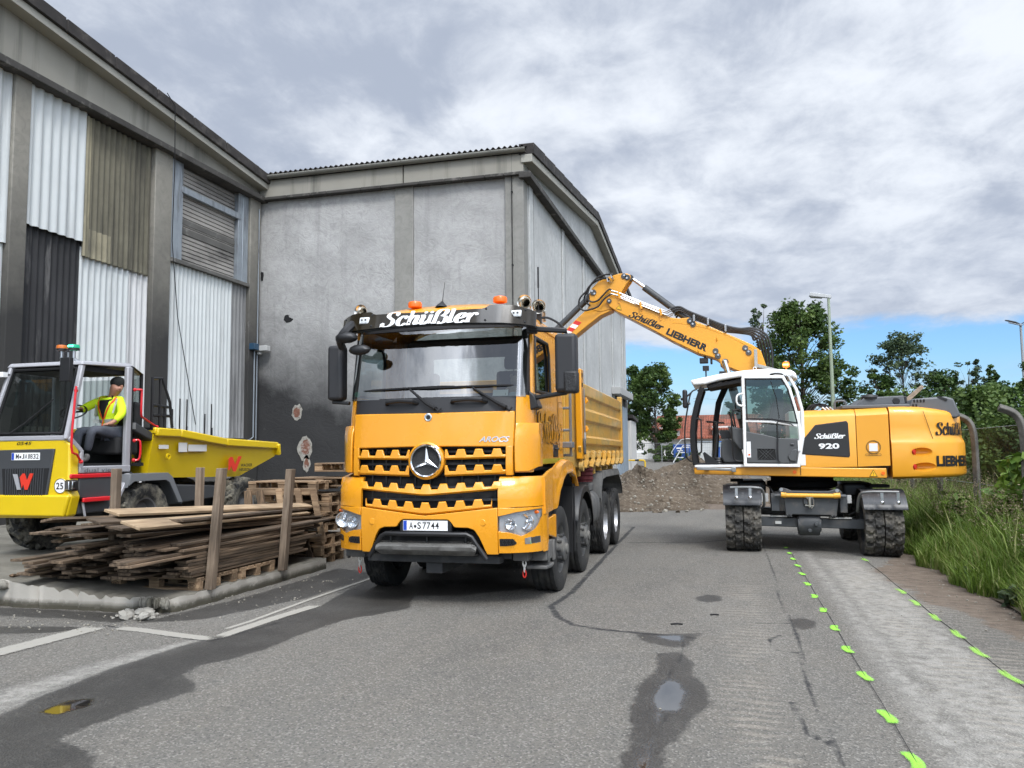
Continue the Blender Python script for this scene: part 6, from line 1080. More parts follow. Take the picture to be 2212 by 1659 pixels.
m = MB(); text(m, '20', (.66,-.046,2.118), (1,0,0), (0,0,1), .10, .075, bold=.02); eb(m, 'speed_number', INK, dor, smooth=0); m = MB(); m.lathe([(.085,-.001),(.085,.001),(.078,.001),(.078,-.001)], (.71,-.044,2.15), (0,-1,0), 28, True); eb(m, 'speed_ring', INK, dor)
m = MB(); m.tube(spline([(.72,-.01,3.02),(.80,-.03,3.03),(.90,-.03,3.02),(.94,-.02,2.98)], 4), .013, 6); m.box(.4,.62,-.006,.01,2.99,3.005); eb(m, 'roof_grip', BLK, rf_)
m = MB(); m.lathe([(.012,-.08),(.012,0),(.05,.01),(.06,.02),(.058,.075),(.05,.10),(.02,.11),(.001,.11)], (1.01,.35,3.16), (0,0,1), 20); bc = eb(m, 'beacon', pm('amber_beacon', (.75,.17,.01), .2, emit=((1,.25,.01), .6)), rf_); m = MB(); [m.ball((1.0+.03*i, .285, 3.21), .018, 8, (1,.6,1.1)) for i in (-1,0,1)]; eb(m, 'flash_led', pm('lit_amber', (1,.6,.1), .3, emit=((1,.62,.10), 5)), bc)
for x in (-.36, -.08):
    m = MB(); m.box(x-.055, x+.055, .15, .25, 3.06+.08, 3.15+.08) if x < -.2 else m.box(x-.055, x+.055, .55, .65, 3.08, 3.16); m.cyl((x,.2 if x < -.2 else .6,3.0), (x,.2 if x < -.2 else .6,3.16), .015, n=6); eb(m, 'work_lamp', BLK, rf_, bevel=.015)
m = MB(); m.lathe([(.026,-.006),(.032,0),(.026,.006),(.02,0)], (.47,.03,3.135), (0,1,0), 16, True); m.tube(spline([(1.0,-.01,3.0),(1.03,-.03,2.97),(1.1,-.03,3.04)], 4), .006, 5); eb(m, 'lifting_eye', WHT, rf_)
# boom, stick and cylinders
YN, YF = 1.25, 1.72
BT = [(-2.26,4.66),(-2.255,4.71),(-2.23,4.755),(-2.17,4.78),(-2.07,4.77),(-1.96,4.71),(-1.66,4.60),(-1.26,4.43),(-1.02,4.31),(-.86,4.28),(-.67,4.29),(-.58,4.22),(-.2,4.05),(.25,3.83),(.48,3.71),(.63,3.59),(.78,3.10),(.40,3.0),(.23,3.21),(.05,3.29),(-.06,3.30),(-.115,3.36),(-.12,3.42),(-.2,3.48),(-.53,3.59),(-1.0,3.85),(-1.32,4.05),(-1.9,4.39),(-2.05,4.47),(-2.2,4.58)]
m = MB(); m.prism(BT, 'xz', YN, YF); bo = eb(m, 'boom', EXY, bevel=.014)
ST1 = [(-3.28,4.02),(-2.84,4.43),(-2.74,4.51),(-2.65,4.59),(-2.60,4.66),(-2.15,4.53),(-2.4,4.43),(-2.64,4.26),(-2.93,4.04),(-3.45,3.62),(-3.75,3.38),(-3.95,3.30),(-4.05,3.40),(-3.8,3.62)]
m = MB(); m.prism(ST1, 'xz', 1.31, 1.66); sk = eb(m, 'stick', EXY, bevel=.012)
HDp = [(-2.65,4.585),(-2.615,4.72),(-2.61,4.86),(-2.56,4.99),(-2.42,5.12),(-2.18,5.21),(-2.0,5.25),(-1.85,5.245),(-1.79,5.21),(-1.78,5.16),(-1.81,5.10),(-1.89,5.0),(-1.96,4.89),(-1.99,4.75),(-2.12,4.56),(-2.4,4.50)]
for y in (1.30, 1.62):
    m = MB(); m.prism(HDp, 'xz', y, y+.05); eb(m, 'stick_head', EXY, sk, bevel=.01)
m = MB(); m.prism([(p[0]*.9-.23, p[1]*.9+.47) for p in HDp], 'xz', 1.36, 1.61); eb(m, 'head_web', pm('web_yellow', (.72,.32,.020), .5), sk)  # web between the head plates, same yellow as the stick
for i, (x, z) in enumerate([(-1.88,5.175), (-2.53,4.90), (-2.21,4.70), (-.63,4.185), (-.175,3.565), (.38,3.605), (-.02,3.40)]):
    m = MB(); y = 1.30 if i < 2 else YN
    if i in (0, 3, 4, 5): 
        dx, dz = ((.035,-.015),(0,0),(0,0),(.03,-.035),(.02,-.05),(.03,-.045))[i]; m.tube([(x-dx, y-.012, z-dz), (x+dx, y-.012, z+dz)], .052, 12) if False else [m.cyl((x+s_*dx, y+.01, z+s_*dz), (x+s_*dx, y-.02, z+s_*dz), .055, n=18) for s_ in (-1, 1)]
    else: m.cyl((x, y+.01, z), (x, y-.025, z), .06 if i != 2 else .05, n=20)
    pn = eb(m, 'pivot_pin', GRY, bo if i > 1 else sk, bevel=.006); m = MB(); [m.cyl((x+s_, y-.02, z-s_*1.1), (x+s_, y-.035, z-s_*1.1), .02, n=8) for s_ in ((-.025,.025) if i != 2 else (0,))]; eb(m, 'pin_bolt', STL, pn)
m = MB(); m.tube([(-1.77,1.48,5.17),(-1.50,1.48,4.95)], .036, 12); cr_ = eb(m, 'cylinder_rod', CHR); m = MB(); m.tube([(-1.54,1.48,4.98),(-.9,1.48,4.45),(-.5,1.48,4.12)], .065, 14); m.tube([(-1.80,1.42,5.18),(-1.80,1.56,5.18)], .06, 12); m.box(-1.60,-1.42,1.40,1.56,4.90,5.0) if False else None; eb(m, 'stick_cylinder', GRY)
m = MB(); m.tube([(-2.56,1.48,4.92),(-3.4,1.48,4.16)], .062, 14); m.tube([(-2.62,1.48,4.86),(-2.66,1.48,4.82)], .072, 14); eb(m, 'bucket_cylinder', GRY)
m = MB(); m.tube([(-.04,1.18,3.42),(.10,1.18,2.9)], .05, 12); m.tube([(-.04,1.78,3.42),(.10,1.78,2.9)], .05, 12); eb(m, 'boom_rod', CHR); m = MB(); [m.tube([(.08,y,2.98),(.35,y,1.9)], .075, 12) for y in (1.18, 1.78)]; eb(m, 'boom_cylinder', GRY)
m = MB(); m.hexa([(-4.5,1.0,2.2),(-3.4,1.0,2.2),(-3.4,1.95,2.2),(-4.5,1.95,2.2)], [(-4.3,1.0,3.2),(-3.6,1.0,3.3),(-3.6,1.95,3.3),(-4.3,1.95,3.2)]); eb(m, 'bucket', GRY, bevel=.03)
m = MB(); 
for s_, P in ((1, [(-2.16,4.90),(-2.03,4.855),(-1.59,4.645),(-1.22,4.475),(-1.09,4.43),(-1.01,4.47)]), (1, [(-2.17,4.84),(-2.05,4.80),(-1.61,4.585),(-1.27,4.425),(-1.08,4.345),(-.98,4.39)])):
    m.tube([(x, YN-.03, z) for x, z in P], .017, 8); m.tube([(x, YN+.1, z-.01) for x, z in P], .015, 8)
pi_ = eb(m, 'hydraulic_pipe', pm('bright_pipe', (.38,.38,.39), .3, 1)); m = MB()
for x, z in ((-2.02,4.80), (-1.60,4.57), (-1.22,4.42)): m.bar((x, YN-.03, z+.06), (x+.03, YN-.03, z-.07), .04, .05, (0,1,0)); m.box(x-.012, x+.022, YN-.015, YN, z-.16, z-.04)
eb(m, 'pipe_clamp', EXY, pi_)
HR = lambda P, y, r=.02, n=5: spline([(x, y, z) for x, z in P], n)
for P, y in (([(-2.16,4.91),(-2.21,4.93),(-2.33,4.82),(-2.44,4.72),(-2.55,4.70),(-2.63,4.76),(-2.63,4.90),(-2.56,5.05),(-2.40,5.14),(-2.24,5.155),(-2.20,5.12)], 1.24), ([(-2.16,4.83),(-2.3,4.74),(-2.42,4.60),(-2.56,4.55),(-2.72,4.53),(-2.81,4.64),(-2.78,4.79),(-2.66,4.91),(-2.6,5.0),(-2.4,5.19),(-2.16,5.23),(-2.13,5.19)], 1.20), ([(-2.64,4.93),(-2.71,4.82),(-2.70,4.72),(-2.60,4.64)], 1.28)):
    m = MB(); m.tube(HR(P, y), .018, 7); eb(m, 'hydraulic_hose', BLK)
m = MB(); [m.tube([(x, 1.27, z), (x-.02, 1.22, z+.03)], .026, 7) for x, z in ((-2.19,5.07), (-2.12,5.13))]; [m.tube([(x, 1.20, z), (x+.015, 1.20, z-.07)], .014, 6) for x, z in ((-2.24,5.15), (-2.16,5.22))]; eb(m, 'hose_fitting', STL)
for k in range(5):
    m = MB(); o_ = .025*k; m.tube(HR([(-1.02+.02*k,4.47-.03*k),(-.85,4.50-o_*.9),(-.67,4.40-o_*.6),(-.35,4.25-o_*.5),(-.03,4.10-o_*.6),(.25,4.02-o_*.3),(.47,4.02-.02*k),(.64-.03*k,3.96-.03*k),(.76-.045*k,3.84),(.82-.05*k,3.62),(.83-.05*k,3.42),(.82-.05*k,3.2)], 1.22+.09*k), .021, 7); eb(m, 'hydraulic_hose', BLK)
m = MB()
for x, z in ((-.58,4.30), (-.32,4.22), (.0,4.08)): m.box(x-.02, x+.02, 1.2, 1.65, z-.10, z+.03)
eb(m, 'hose_clamp', pm('clamp_steel', (.35,.35,.35), .4, .8), bo, bevel=.006); m = MB(); m.prism([(.52,3.34),(.90,3.22),(.90,3.17),(.52,3.27)], 'xz', 1.12, 1.7); m.box(.5,.56,1.1,1.16,3.25,3.6); eb(m, 'hose_bracket', pm('bracket_grey', (.30,.30,.28), .6), bevel=.008)
d_ = Vector((.67,0,-.33)).normalized(); u_ = Vector((.33,0,.67)).normalized()
m = MB(); swash(m, 'Schüßler', (-1.835,YN-.002,4.375), d_, u_, .735, .125, fat=1.1, step=.00008); eb(m, 'lettering', INK, bo, smooth=0); d2 = Vector((.74,0,-.375)).normalized(); u2 = Vector((.375,0,.74)).normalized(); m = MB(); text(m, 'LIEBHERR', (-1.125,YN-.002,3.985), d2, u2, .835, .135, bold=.05); eb(m, 'maker_name', INK, bo, smooth=0)
a_, b_ = MB(), MB(); warn_sign(a_, b_, (-2.015,4.555), .12, -.3, YN-.004); o = eb(b_, 'warning_sign', INK, bo); eb(a_, 'sign_face', WY, o)
m = MB(); m.tube([(x, YN+.0, z) for x, z in ((-1.0,4.20),(-.85,4.19),(-.4,4.08),(.05,3.90),(.5,3.62))], .006, 4); eb(m, 'weld_seam', EXY, bo)
for k, c in enumerate((WHT, REDP, WHT, REDP)):
    m = MB(); t0, t1 = k/4, (k+1)/4; A, B = Vector((-3.15,4.10)), Vector((-2.90,4.36)); C_, D_ = Vector((-3.04,4.065)), Vector((-2.78,4.31)); m.prism([tuple(A.lerp(B,t0)),tuple(A.lerp(B,t1)),tuple(C_.lerp(D_,t1)),tuple(C_.lerp(D_,t0))], 'xz', 1.303, 1.308); eb(m, 'warning_stripe', c, sk)
m = MB(); m.box(-.50, -.34, 1.3, 1.45, 3.40, 3.50); m.box(-.30, -.26, 1.3, 1.45, 3.38, 3.48); m.box(-.42,-.38,1.35,1.4,3.48,3.60); eb(m, 'boom_lamp', BLK, bo, bevel=.012)
for x, z in ((-.17,3.83), (-.52,3.62)): 
    m = MB(); m.lathe([(.03,-.01),(.04,0),(.03,.01),(.02,0)], (x, YN, z), (1,.3,0), 12, True); eb(m, 'boom_eye', EXY, bo)
# ---------------------------------------------------------------- site dumper
DY = pm('dumper_yellow', (.68,.475,.006), .38, coat=.35, var=.03, rvar=.05); DG = pm('dumper_grey', (.36,.36,.38), .5, .1, var=.05); DD = pm('dumper_dark_grey', (.045,.048,.052), .6, var=.1, vs=3); DR = pm('dumper_red', (.62,.012,.02), .35, coat=.3); LIM = pm('dark_tint', (.03,.03,.032), .5)
DO = Vector((-9.3, 11, .34)); dm = thing('site_dumper', 'yellow site dumper with grey glazed cab, red grab rails and skip turned to the hall', 'dumper', DO)
def db(mb_, name, mat, par=None, **k): mb_.v = [tuple(Vector(p)-DO) for p in mb_.v]; return mb_.build(name, mat, par or dm, **k)
m = MB(); fr = [(-9.95,1.97),(-8.66,1.97),(-8.57,1.90),(-8.56,1.26),(-8.52,1.20),(-8.58,.94),(-8.64,.91),(-9.95,.90)]; m.prism(fr, 'xz', 9.03, 9.20); m.prism([(-9.97,1.22),(-8.53,1.22),(-8.53,1.19),(-8.60,.93),(-9.95,.93)], 'xz', 8.985, 9.05); hdo = db(m, 'hood', DY, bevel=.035, seg=3)
m = MB(); m.prism([(-9.73,1.83),(-8.80,1.84),(-8.92,1.07),(-9.68,1.06)], 'xz', 9.005, 9.04); gp = db(m, 'grille_panel', DD, bevel=.01); m = MB(); m.prism([(-9.66,1.575),(-8.87,1.58),(-8.945,1.10),(-9.61,1.095)], 'xz', 9.001, 9.006); db(m, 'grille_slot', MT['blackmatt'], gp)
m = MB(); [m.bar((x, 8.998, 1.10), (x+.02*(x+9.27)/.4, 8.998, 1.575), .010, .012, (0,1,0)) for x in lin(-9.57, -8.97, 17)]; db(m, 'grille_bar', DD, gp)
m = MB()
for x0, x1, c in ((-9.455,-9.385,0),): m.prism([(x0,1.50),(x0+.07,1.50),(x0+.14,1.29),(x0+.08,1.29)], 'xz', 8.985, 8.995)
db(m, 'emblem_bar', pm('emblem_silver', (.55,.55,.57), .35, .5), gp); m = MB(); m.prism([(-9.335,1.46),(-9.29,1.51),(-9.26,1.51),(-9.215,1.41),(-9.17,1.51),(-9.11,1.51),(-9.20,1.29),(-9.245,1.29),(-9.275,1.37),(-9.295,1.31)], 'xz', 8.985, 8.995); db(m, 'emblem', pm('emblem_red', (.68,.04,.02), .4), gp)
plate(dm, [('M',.05),('.',.036),('J',.04),('A',.045),(' ',.0),('1',.02),('8',.042),('3',.042),('2',.042)], (-9.50,9.0,1.69), (1,0,0), (0,0,1), .47, .10, db)
m = MB(); text(m, '0545', (-9.45,9.028,1.895), (1,0,0), (0,0,1), .25, .045, bold=.01, shear=.25); db(m, 'fleet_number', INK, hdo, smooth=0)
m = MB(); m.cyl((-8.695,9.03,1.34), (-8.695,9.022,1.34), .10, n=32); s25 = db(m, 'speed_sticker', WHT, hdo); m = MB(); m.lathe([(.10,-.001),(.10,.001),(.093,.001),(.093,-.001)], (-8.695,9.02,1.34), (0,-1,0), 32, True); text(m, '25', (-8.76,9.02,1.295), (1,0,0), (0,0,1), .115, .09, bold=.012); db(m, 'lettering', INK, s25, smooth=0)
m = MB(); m.box(-8.62, -8.48, 9.0, 9.12, 1.27, 1.42); hl2 = db(m, 'headlight', MT['black'], bevel=.025, seg=3); m = MB(); m.box(-8.60, -8.53, 8.99, 9.0, 1.29, 1.40); m.box(-8.515, -8.475, 9.0, 9.05, 1.30, 1.40); db(m, 'lamp_glass', CHR, hl2, bevel=.01)
m = MB(); m.box(-8.55, -8.50, 9.2, 9.28, 1.11, 1.18); db(m, 'step_lamp', BLK)
# engine body and lower cab
m = MB(); m.box(-9.95, -8.62, 9.2, 10.3, .95, 1.5); m.box(-9.95, -8.75, 9.2, 10.2, 1.5, 1.60); m.box(-9.6, -9.0, 10.2, 13.4, .80, 1.25); m.prism([(9.2,.95),(9.75,.95),(10.05,1.45),(9.2,1.45)], 'yz', -8.66, -8.56); m.prism([(10.8,.75),(11.2,.95),(12.6,1.0),(12.6,1.2),(10.8,1.3)], 'yz', -9.0, -8.7); bdm = db(m, 'chassis', DD, bevel=.02)
m = MB(); m.box(-8.62, -8.545, 9.04, 9.82, 1.435, 1.495); db(m, 'red_sill', DR, bevel=.012); m = MB(); m.hexa([(-8.60,9.2,1.11),(-8.47,9.2,1.11),(-8.47,9.74,1.11),(-8.60,9.74,1.11)], [(-8.60,9.2,1.17),(-8.47,9.2,1.17),(-8.47,9.74,1.17),(-8.60,9.74,1.17)]); db(m, 'red_step', DR, bevel=.01)
m = MB(); m.bar((-8.52,9.76,.95), (-8.54,10.10,1.47), .05, .09, (1,0,0)); m.bar((-8.52,9.22,1.16), (-8.52,9.30,.85), .03, .03); db(m, 'step_bracket', DG, bevel=.01)
m = MB(); P = [[(x, y, z) for x in (-8.95, -8.43)] for y, z in ((9.98,1.30),(10.02,1.47),(10.84,1.47),(10.95,1.40),(11.20,1.0))]; m.sheet(P, (0, 0, -.03)); m.prism([(10.0,1.30),(10.02,1.47),(10.84,1.47),(10.95,1.40),(11.2,1.0),(11.1,1.0),(10.88,1.32),(10.8,1.36),(10.1,1.36)], 'yz', -8.46, -8.42); db(m, 'fender', pm('fender_grey', (.16,.17,.18), .5), bevel=.01)
# cab frame
A = lambda z: 9.02+.27*max(0,(z-2.0))/1.0
m = MB(); m.bar((-8.62,A(1.96),1.96), (-8.66,A(3.02),3.02), .07, .07); m.bar((-9.95,A(1.96),1.96), (-9.86,A(3.02),3.02), .07, .07); m.bar((-8.6,9.03,1.99), (-8.58,9.24,1.80), .05, .07); m.bar((-8.58,9.24,1.82), (-8.58,9.24,1.50), .05, .06); m.box(-8.62, -8.55, 9.2, 10.17, 1.50, 1.60); m.box(-8.63, -8.56, 10.07, 10.17, 1.50, 3.05); m.box(-9.95, -8.6, 9.02, 9.08, 1.95, 2.02); m.box(-9.93,-9.86,10.07,10.17,1.5,3.05); cf = db(m, 'cab_frame', DG, bevel=.015)
m = MB(); m.hexa([(-9.92,9.24,3.0),(-8.60,9.24,3.0),(-8.60,10.2,3.05),(-9.92,10.2,3.05)], [(-9.88,9.27,3.06),(-8.64,9.27,3.06),(-8.62,10.2,3.11),(-9.9,10.2,3.11)]); m.hexa([(-9.92,10.2,3.05),(-8.60,10.2,3.05),(-8.78,10.62,2.97),(-9.74,10.62,2.97)], [(-9.9,10.2,3.11),(-8.62,10.2,3.11),(-8.80,10.62,3.03),(-9.74,10.62,3.03)]); rfd = db(m, 'cab_roof', DG, bevel=.02, seg=3); m = MB(); m.box(-9.85, -8.68, 9.32, 10.15, 2.93, 3.0); db(m, 'roof_lining', MT['blackmatt'], rfd)
CG = glass('cab_glass', (.40,.46,.44), .08, .0); m = MB(); m.add([(-9.90,A(2.04)+.01,2.04),(-8.68,A(2.04)+.01,2.04),(-8.71,A(2.98)+.01,2.98),(-9.83,A(2.98)+.01,2.98)], [(0,1,2,3)]); db(m, 'windscreen', CG); m = MB(); m.tube([(-9.88,A(2.05),2.05),(-8.70,A(2.05),2.05),(-8.73,A(2.96),2.96),(-9.81,A(2.96),2.96)], .025, 6, closed=True); db(m, 'window_seal', MT['blackmatt'])
m = MB(); m.tube([(-9.55,A(2.06)-.02,2.06),(-9.35,A(2.2)-.02,2.20),(-8.98,A(2.52)-.02,2.52)], [.016,.012,.009], 5); db(m, 'wiper', MT['blackmatt'])
m = MB(); m.add([(-8.62,10.2,1.62),(-8.78,10.58,1.62),(-8.78,10.58,2.96),(-8.62,10.2,3.03)], [(0,1,2,3)]); db(m, 'rear_door_glass', CG); m = MB(); m.tube([(-8.60,10.2,1.60),(-8.77,10.61,1.58),(-8.77,10.61,2.99),(-8.60,10.2,3.06)], .03, 6, closed=True); db(m, 'rear_door_frame', MT['black'])
m = MB(); m.add([(-9.9,9.3,2.0),(-9.9,10.05,2.0),(-9.9,10.05,2.92),(-9.9,9.45,2.92)], [(0,1,2,3)]); db(m, 'side_window', SGL); m = MB(); m.add([(-9.85,10.6,2.1),(-8.85,10.6,2.1),(-8.85,10.6,2.92),(-9.85,10.6,2.92)], [(0,1,2,3)]); db(m, 'rear_window', SGL)
m = MB(); m.box(-9.9, -8.64, 9.15, 10.55, 1.58, 1.63); m.box(-9.92, -9.82, 9.1, 10.6, 1.6, 2.0); m.box(-9.85, -9.3, 9.1, 9.35, 1.6, 2.06); m.box(-9.8, -8.8, 10.3, 10.55, 1.6, 2.1); db(m, 'cab_interior', MT['blackmatt'])
m = MB(); m.box(-9.15, -8.65, 10.0, 10.45, 1.75, 2.02); m.box(-9.15, -8.65, 10.36, 10.5, 2.0, 2.55); db(m, 'driver_seat', pm('dumper_seat', (.015,.015,.016), .8), bevel=.05, seg=3)
m = MB(); m.lathe([(.17,-.014),(.185,0),(.17,.014),(.155,0)], (-9.18,9.72,2.38), (.25,-.55,.8), 26, True); m.cyl((-9.18,9.72,2.38), (-9.25,9.5,2.0), .035, n=10); m.tube([(-9.34,9.72,2.37),(-9.02,9.72,2.38)], .014, 5); db(m, 'steering_wheel', BLK)
for P, nm in (([(-8.52,9.05,2.62),(-8.50,9.03,2.66),(-8.49,9.01,2.58),(-8.49,8.97,1.86),(-8.50,9.08,1.76),(-8.52,9.18,1.66)], 0), ([(-8.56,10.22,2.72),(-8.50,10.28,2.72),(-8.50,10.30,2.68),(-8.50,10.30,2.36),(-8.55,10.42,2.30),(-8.62,10.80,2.18)], 1), ([(-8.56,10.24,1.96),(-8.50,10.29,1.95),(-8.50,10.29,1.70),(-8.56,10.24,1.67)], 2)):
    m = MB(); m.tube(spline(P, 3), .016, 8); m.ball(P[-1], .03, 8); m.ball(P[0], .028, 8); db(m, 'grab_rail', DR)
m = MB(); m.box(-8.70, -8.52, 10.25, 10.85, 1.98, 2.12) if False else m.hexa([(-8.72,10.24,2.10),(-8.55,10.24,2.10),(-8.62,10.82,1.92),(-8.8,10.82,1.92)], [(-8.72,10.24,2.24),(-8.55,10.24,2.24),(-8.62,10.82,2.05),(-8.8,10.82,2.05)]); db(m, 'tail_unit', DD, bevel=.02); m = MB(); m.box(-8.62, -8.54, 10.22, 10.24, 2.13, 2.22); db(m, 'tail_lamp', pm('dark_lamp', (.2,.2,.2), .3))
m = MB(); text(m, 'dual view', (-8.545,9.27,1.515), (0,1,0), (0,0,1), .62, .055, bold=.0); db(m, 'lettering', pm('grey_print', (.10,.10,.11), .5), cf, smooth=0)
m = MB(); 
for P in ([(10.68,2.93),(10.89,2.95),(11.09,2.58),(11.16,2.18)], [(10.68,2.52),(11.05,2.50)], [(10.68,2.95),(10.68,2.16)], [(10.86,2.93),(10.86,2.16)], [(10.7,2.36),(11.1,2.36)], [(10.98,2.5),(10.98,2.16)]): m.tube([(-8.62, y, z) for y, z in P], .024, 6)
m.box(-9.9,-8.58,10.66,11.2,2.13,2.17); db(m, 'skip_guard', MT['black'])
m = MB(); m.tube([(-8.7,9.2,2.95),(-8.58,8.98,2.98),(-8.55,8.95,2.94)], .018, 6); m.box(-8.66, -8.50, 8.90, 8.97, 2.74, 3.06); db(m, 'mirror', BLK, bevel=.035, seg=3); m = MB(); m.tube([(-9.85,9.25,2.9),(-9.96,9.0,2.85)], .018, 6); m.box(-10.05, -9.92, 8.92, 8.98, 2.58, 2.82); db(m, 'mirror', BLK, bevel=.03)
for x, mt, e in ((-9.07, pm('orange_beacon', (.55,.14,.02), .3), 0), (-8.86, pm('green_beacon', (.0,.16,.09), .25, emit=((.02,.9,.45), .25)), 1)):
    m = MB(); m.lathe([(.05,-.012),(.07,.005),(.075,.04),(.065,.07),(.001,.075)], (x,9.35,3.23), (0,0,1), 18); bz_ = db(m, 'beacon', mt, rfd); m = MB(); m.lathe([(.05,-.01),(.073,-.01),(.073,.022),(.05,.022)], (x,9.35,3.23), (0,0,1), 18, True); db(m, 'beacon_base', BLK, bz_)
    if e: m = MB(); [m.ball((x-.03+.03*q, 9.285, 3.275), .016, 8) for q in range(3)]; db(m, 'flash_led', pm('lit_green', (.1,1,.5), .3, emit=((.1,1,.55), 3)), bz_)
m = MB(); m.tube([(-9.15,9.38,3.05),(-9.05,9.36,3.10),(-8.85,9.36,3.10),(-8.78,9.4,3.04)], .02, 6); m.cyl((-8.97,9.36,3.06), (-8.97,9.36,3.2), .014, n=6); [m.cyl((x,9.35,3.07), (x,9.35,3.225), .02, n=10) for x in (-9.07,-8.86)]; db(m, 'beacon_bracket', STL, rfd); m = MB(); m.box(-9.97, -9.84, 9.12, 9.2, 2.86, 2.93); db(m, 'work_lamp', WHT)
# skip
S2 = [(10.68,2.16),(11.24,2.15),(12.48,2.02),(14.18,1.97),(14.27,1.80),(14.13,1.70),(13.16,1.34),(11.31,1.38),(10.68,1.45)]
m = MB(); outer = [(-8.55, y, z) for y, z in S2]; inn = lambda x: [(x, y, z) for y, z in S2]
def ring(x, sh): return [(x+sh*(0 if z > 1.75 else .16*(1.75-z)/.4), y, z) for y, z in S2]
Pn, Pf = ring(-8.56, -1), ring(-10.15, 1); n_ = len(S2); m.add(Pn, [tuple(range(n_))]); m.add(Pf, [tuple(range(n_))])
m.add(Pn+Pf, [(i, i+1, n_+i+1, n_+i) for i in range(3, n_-1)]+[(n_-1, 0, n_, 2*n_-1)]); sk2 = db(m, 'skip', DY, bevel=0, smooth=20, recalc=False)
m = MB(); ribpts = [(10.68,2.10),(11.24,2.09),(12.48,1.96),(14.15,1.91)]
for xx in (-8.56, -10.15): 
    q = [(xx+(.03 if xx > -9 else -.03), y, z) for y, z in ribpts]; 
    for a, b in zip(q[:-1], q[1:]): m.bar(a, (b[0], b[1]+.001, b[2]), .07, .13)
m.bar((-8.53,14.13,1.94), (-8.55,14.20,1.73), .08, .14, (1,0,0)); m.bar((-10.17,10.70,2.12), (-8.53,10.70,2.12), .07, .10); m.box(-10.12, -8.6, 14.10, 14.26, 1.78, 1.92); db(m, 'skip_rim', DY, sk2, bevel=.02)
m = MB(); m.prism([(12.60,1.66),(12.66,1.70),(12.72,1.70),(12.80,1.56),(12.90,1.71),(13.0,1.71),(12.82,1.44),(12.74,1.44),(12.68,1.54),(12.64,1.47),(12.60,1.47)], 'yz', -8.556, -8.550); db(m, 'emblem', pm('emblem_red', (.68,.04,.02), .4), sk2); m = MB(); text(m, 'WACKER', (-8.56,12.98,1.52), (0,1,0), (0,0,1), .36, .055, bold=.03, shear=.2, nd=.006); text(m, 'NEUSON', (-8.575,12.95,1.44), (0,1,0), (0,0,1), .36, .055, bold=.03, shear=.2, nd=.006); db(m, 'lettering', INK, sk2, smooth=0)
m = MB(); m.box(-8.559, -8.552, 11.25, 11.46, 1.79, 1.94); m.box(-8.559, -8.552, 11.49, 11.97, 1.80, 1.91); m.box(-8.559,-8.552,10.78,11.0,1.84,1.90); db(m, 'paper_label', pm('label_paper', (.62,.62,.60), .7), sk2); m = MB(); m.lathe([(.03,-.012),(.05,-.012),(.05,.012),(.03,.012)], (-8.55,11.0,1.72), (1,0,0), 14, True); m.ball((-8.53,11.02,2.10), .03, 8); db(m, 'lifting_eye', DY, sk2)
# dumper wheels
TM = pm('muddy_tyre', (.022,.022,.022), .9, var=.3, vs=5, bump=.5, bs=40, dirt=((.24,.22,.17), .42, 5))
def agtyre(m, r, w_, n=96, lugs=12):
    P = []; k = 15
    for i in range(n):
        a = 2*math.pi*i/n; row = [(.26,-w_*.4),(r*.75,-w_*.52),(r*.92,-w_*.5)]
        for j in range(k):
            t = -1+2*j/(k-1); s = (a*lugs/(2*math.pi)+(.5 if t > 0 else 0)+abs(t)*.55) % 1; row.append((r-(0 if s < .36 else .055)-.03*t*t, w_*.49*t))
        row += [(r*.92,w_*.5),(r*.75,w_*.52),(.26,w_*.4)]; P.append([(h, q*math.cos(a), q*math.sin(a)) for q, h in row])
    P.append(P[0]); m.grid(P)
for x, y in ((-8.66,10.45), (-9.95,10.02), (-8.66,13.07), (-9.95,13.07)):
    o = bpy.data.objects.new('wheel', None); COL.objects.link(o); o.parent = dm; o.location = Vector((x, y, .36+.49))-DO; m = MB(); agtyre(m, .50, .40); m.build('tyre', TM, o, smooth=30); m = MB(); s_ = 1 if x > -9 else -1; m.lathe([(.26,-.15),(.27,.16),(.24,.15),(.20,.05),(.10,.04),(.09,.10),(.001,.11)], (0,0,0), (s_,0,0), 24); m.build('rim', pm('dumper_rim', (.12,.12,.12), .6), o)
m = MB(); m.tube([(-9.8,10.4,.86),(-8.7,10.4,.86)], .08, 8); m.tube([(-9.8,13.07,.86),(-8.7,13.07,.86)], .08, 8); [m.tube([(-8.75,11.15+.08*i,1.05),(-8.72,11.15+.08*i,.92)], .02, 6) for i in range(2)]; db(m, 'axle', DD)
# ---------------------------------------------------------------- driver
def skinned(name, nodes, edges, mat, par=None, sub=2, root=None):
    me = bpy.data.meshes.new(name); keys = list(nodes); me.from_pydata([nodes[k][0] for k in keys], [(keys.index(a), keys.index(b)) for a, b in edges], []); o = bpy.data.objects.new(name, me); COL.objects.link(o)
    sk_ = o.modifiers.new('s', 'SKIN'); bpy.context.view_layer.objects.active = o
    if not me.skin_vertices: bpy.context.view_layer.update()
    for i, k in enumerate(keys):
        r_ = nodes[k][1]; r_ = r_ if isinstance(r_, tuple) else (r_, r_); me.skin_vertices[0].data[i].radius = r_; me.skin_vertices[0].data[i].use_root = (k == (root or keys[0]))
    sk_.use_smooth_shade = True; sb = o.modifiers.new('u', 'SUBSURF'); sb.levels = sub; sb.render_levels = sub; bpy.context.view_layer.update()
    m2 = bpy.data.meshes.new_from_object(o.evaluated_get(bpy.context.evaluated_depsgraph_get())); o.modifiers.clear(); o.data = m2; m2.materials.clear(); m2.materials.append(mat); m2.polygons.foreach_set('use_smooth', [True]*len(m2.polygons))
    if par is not None: o.parent = par
    return o
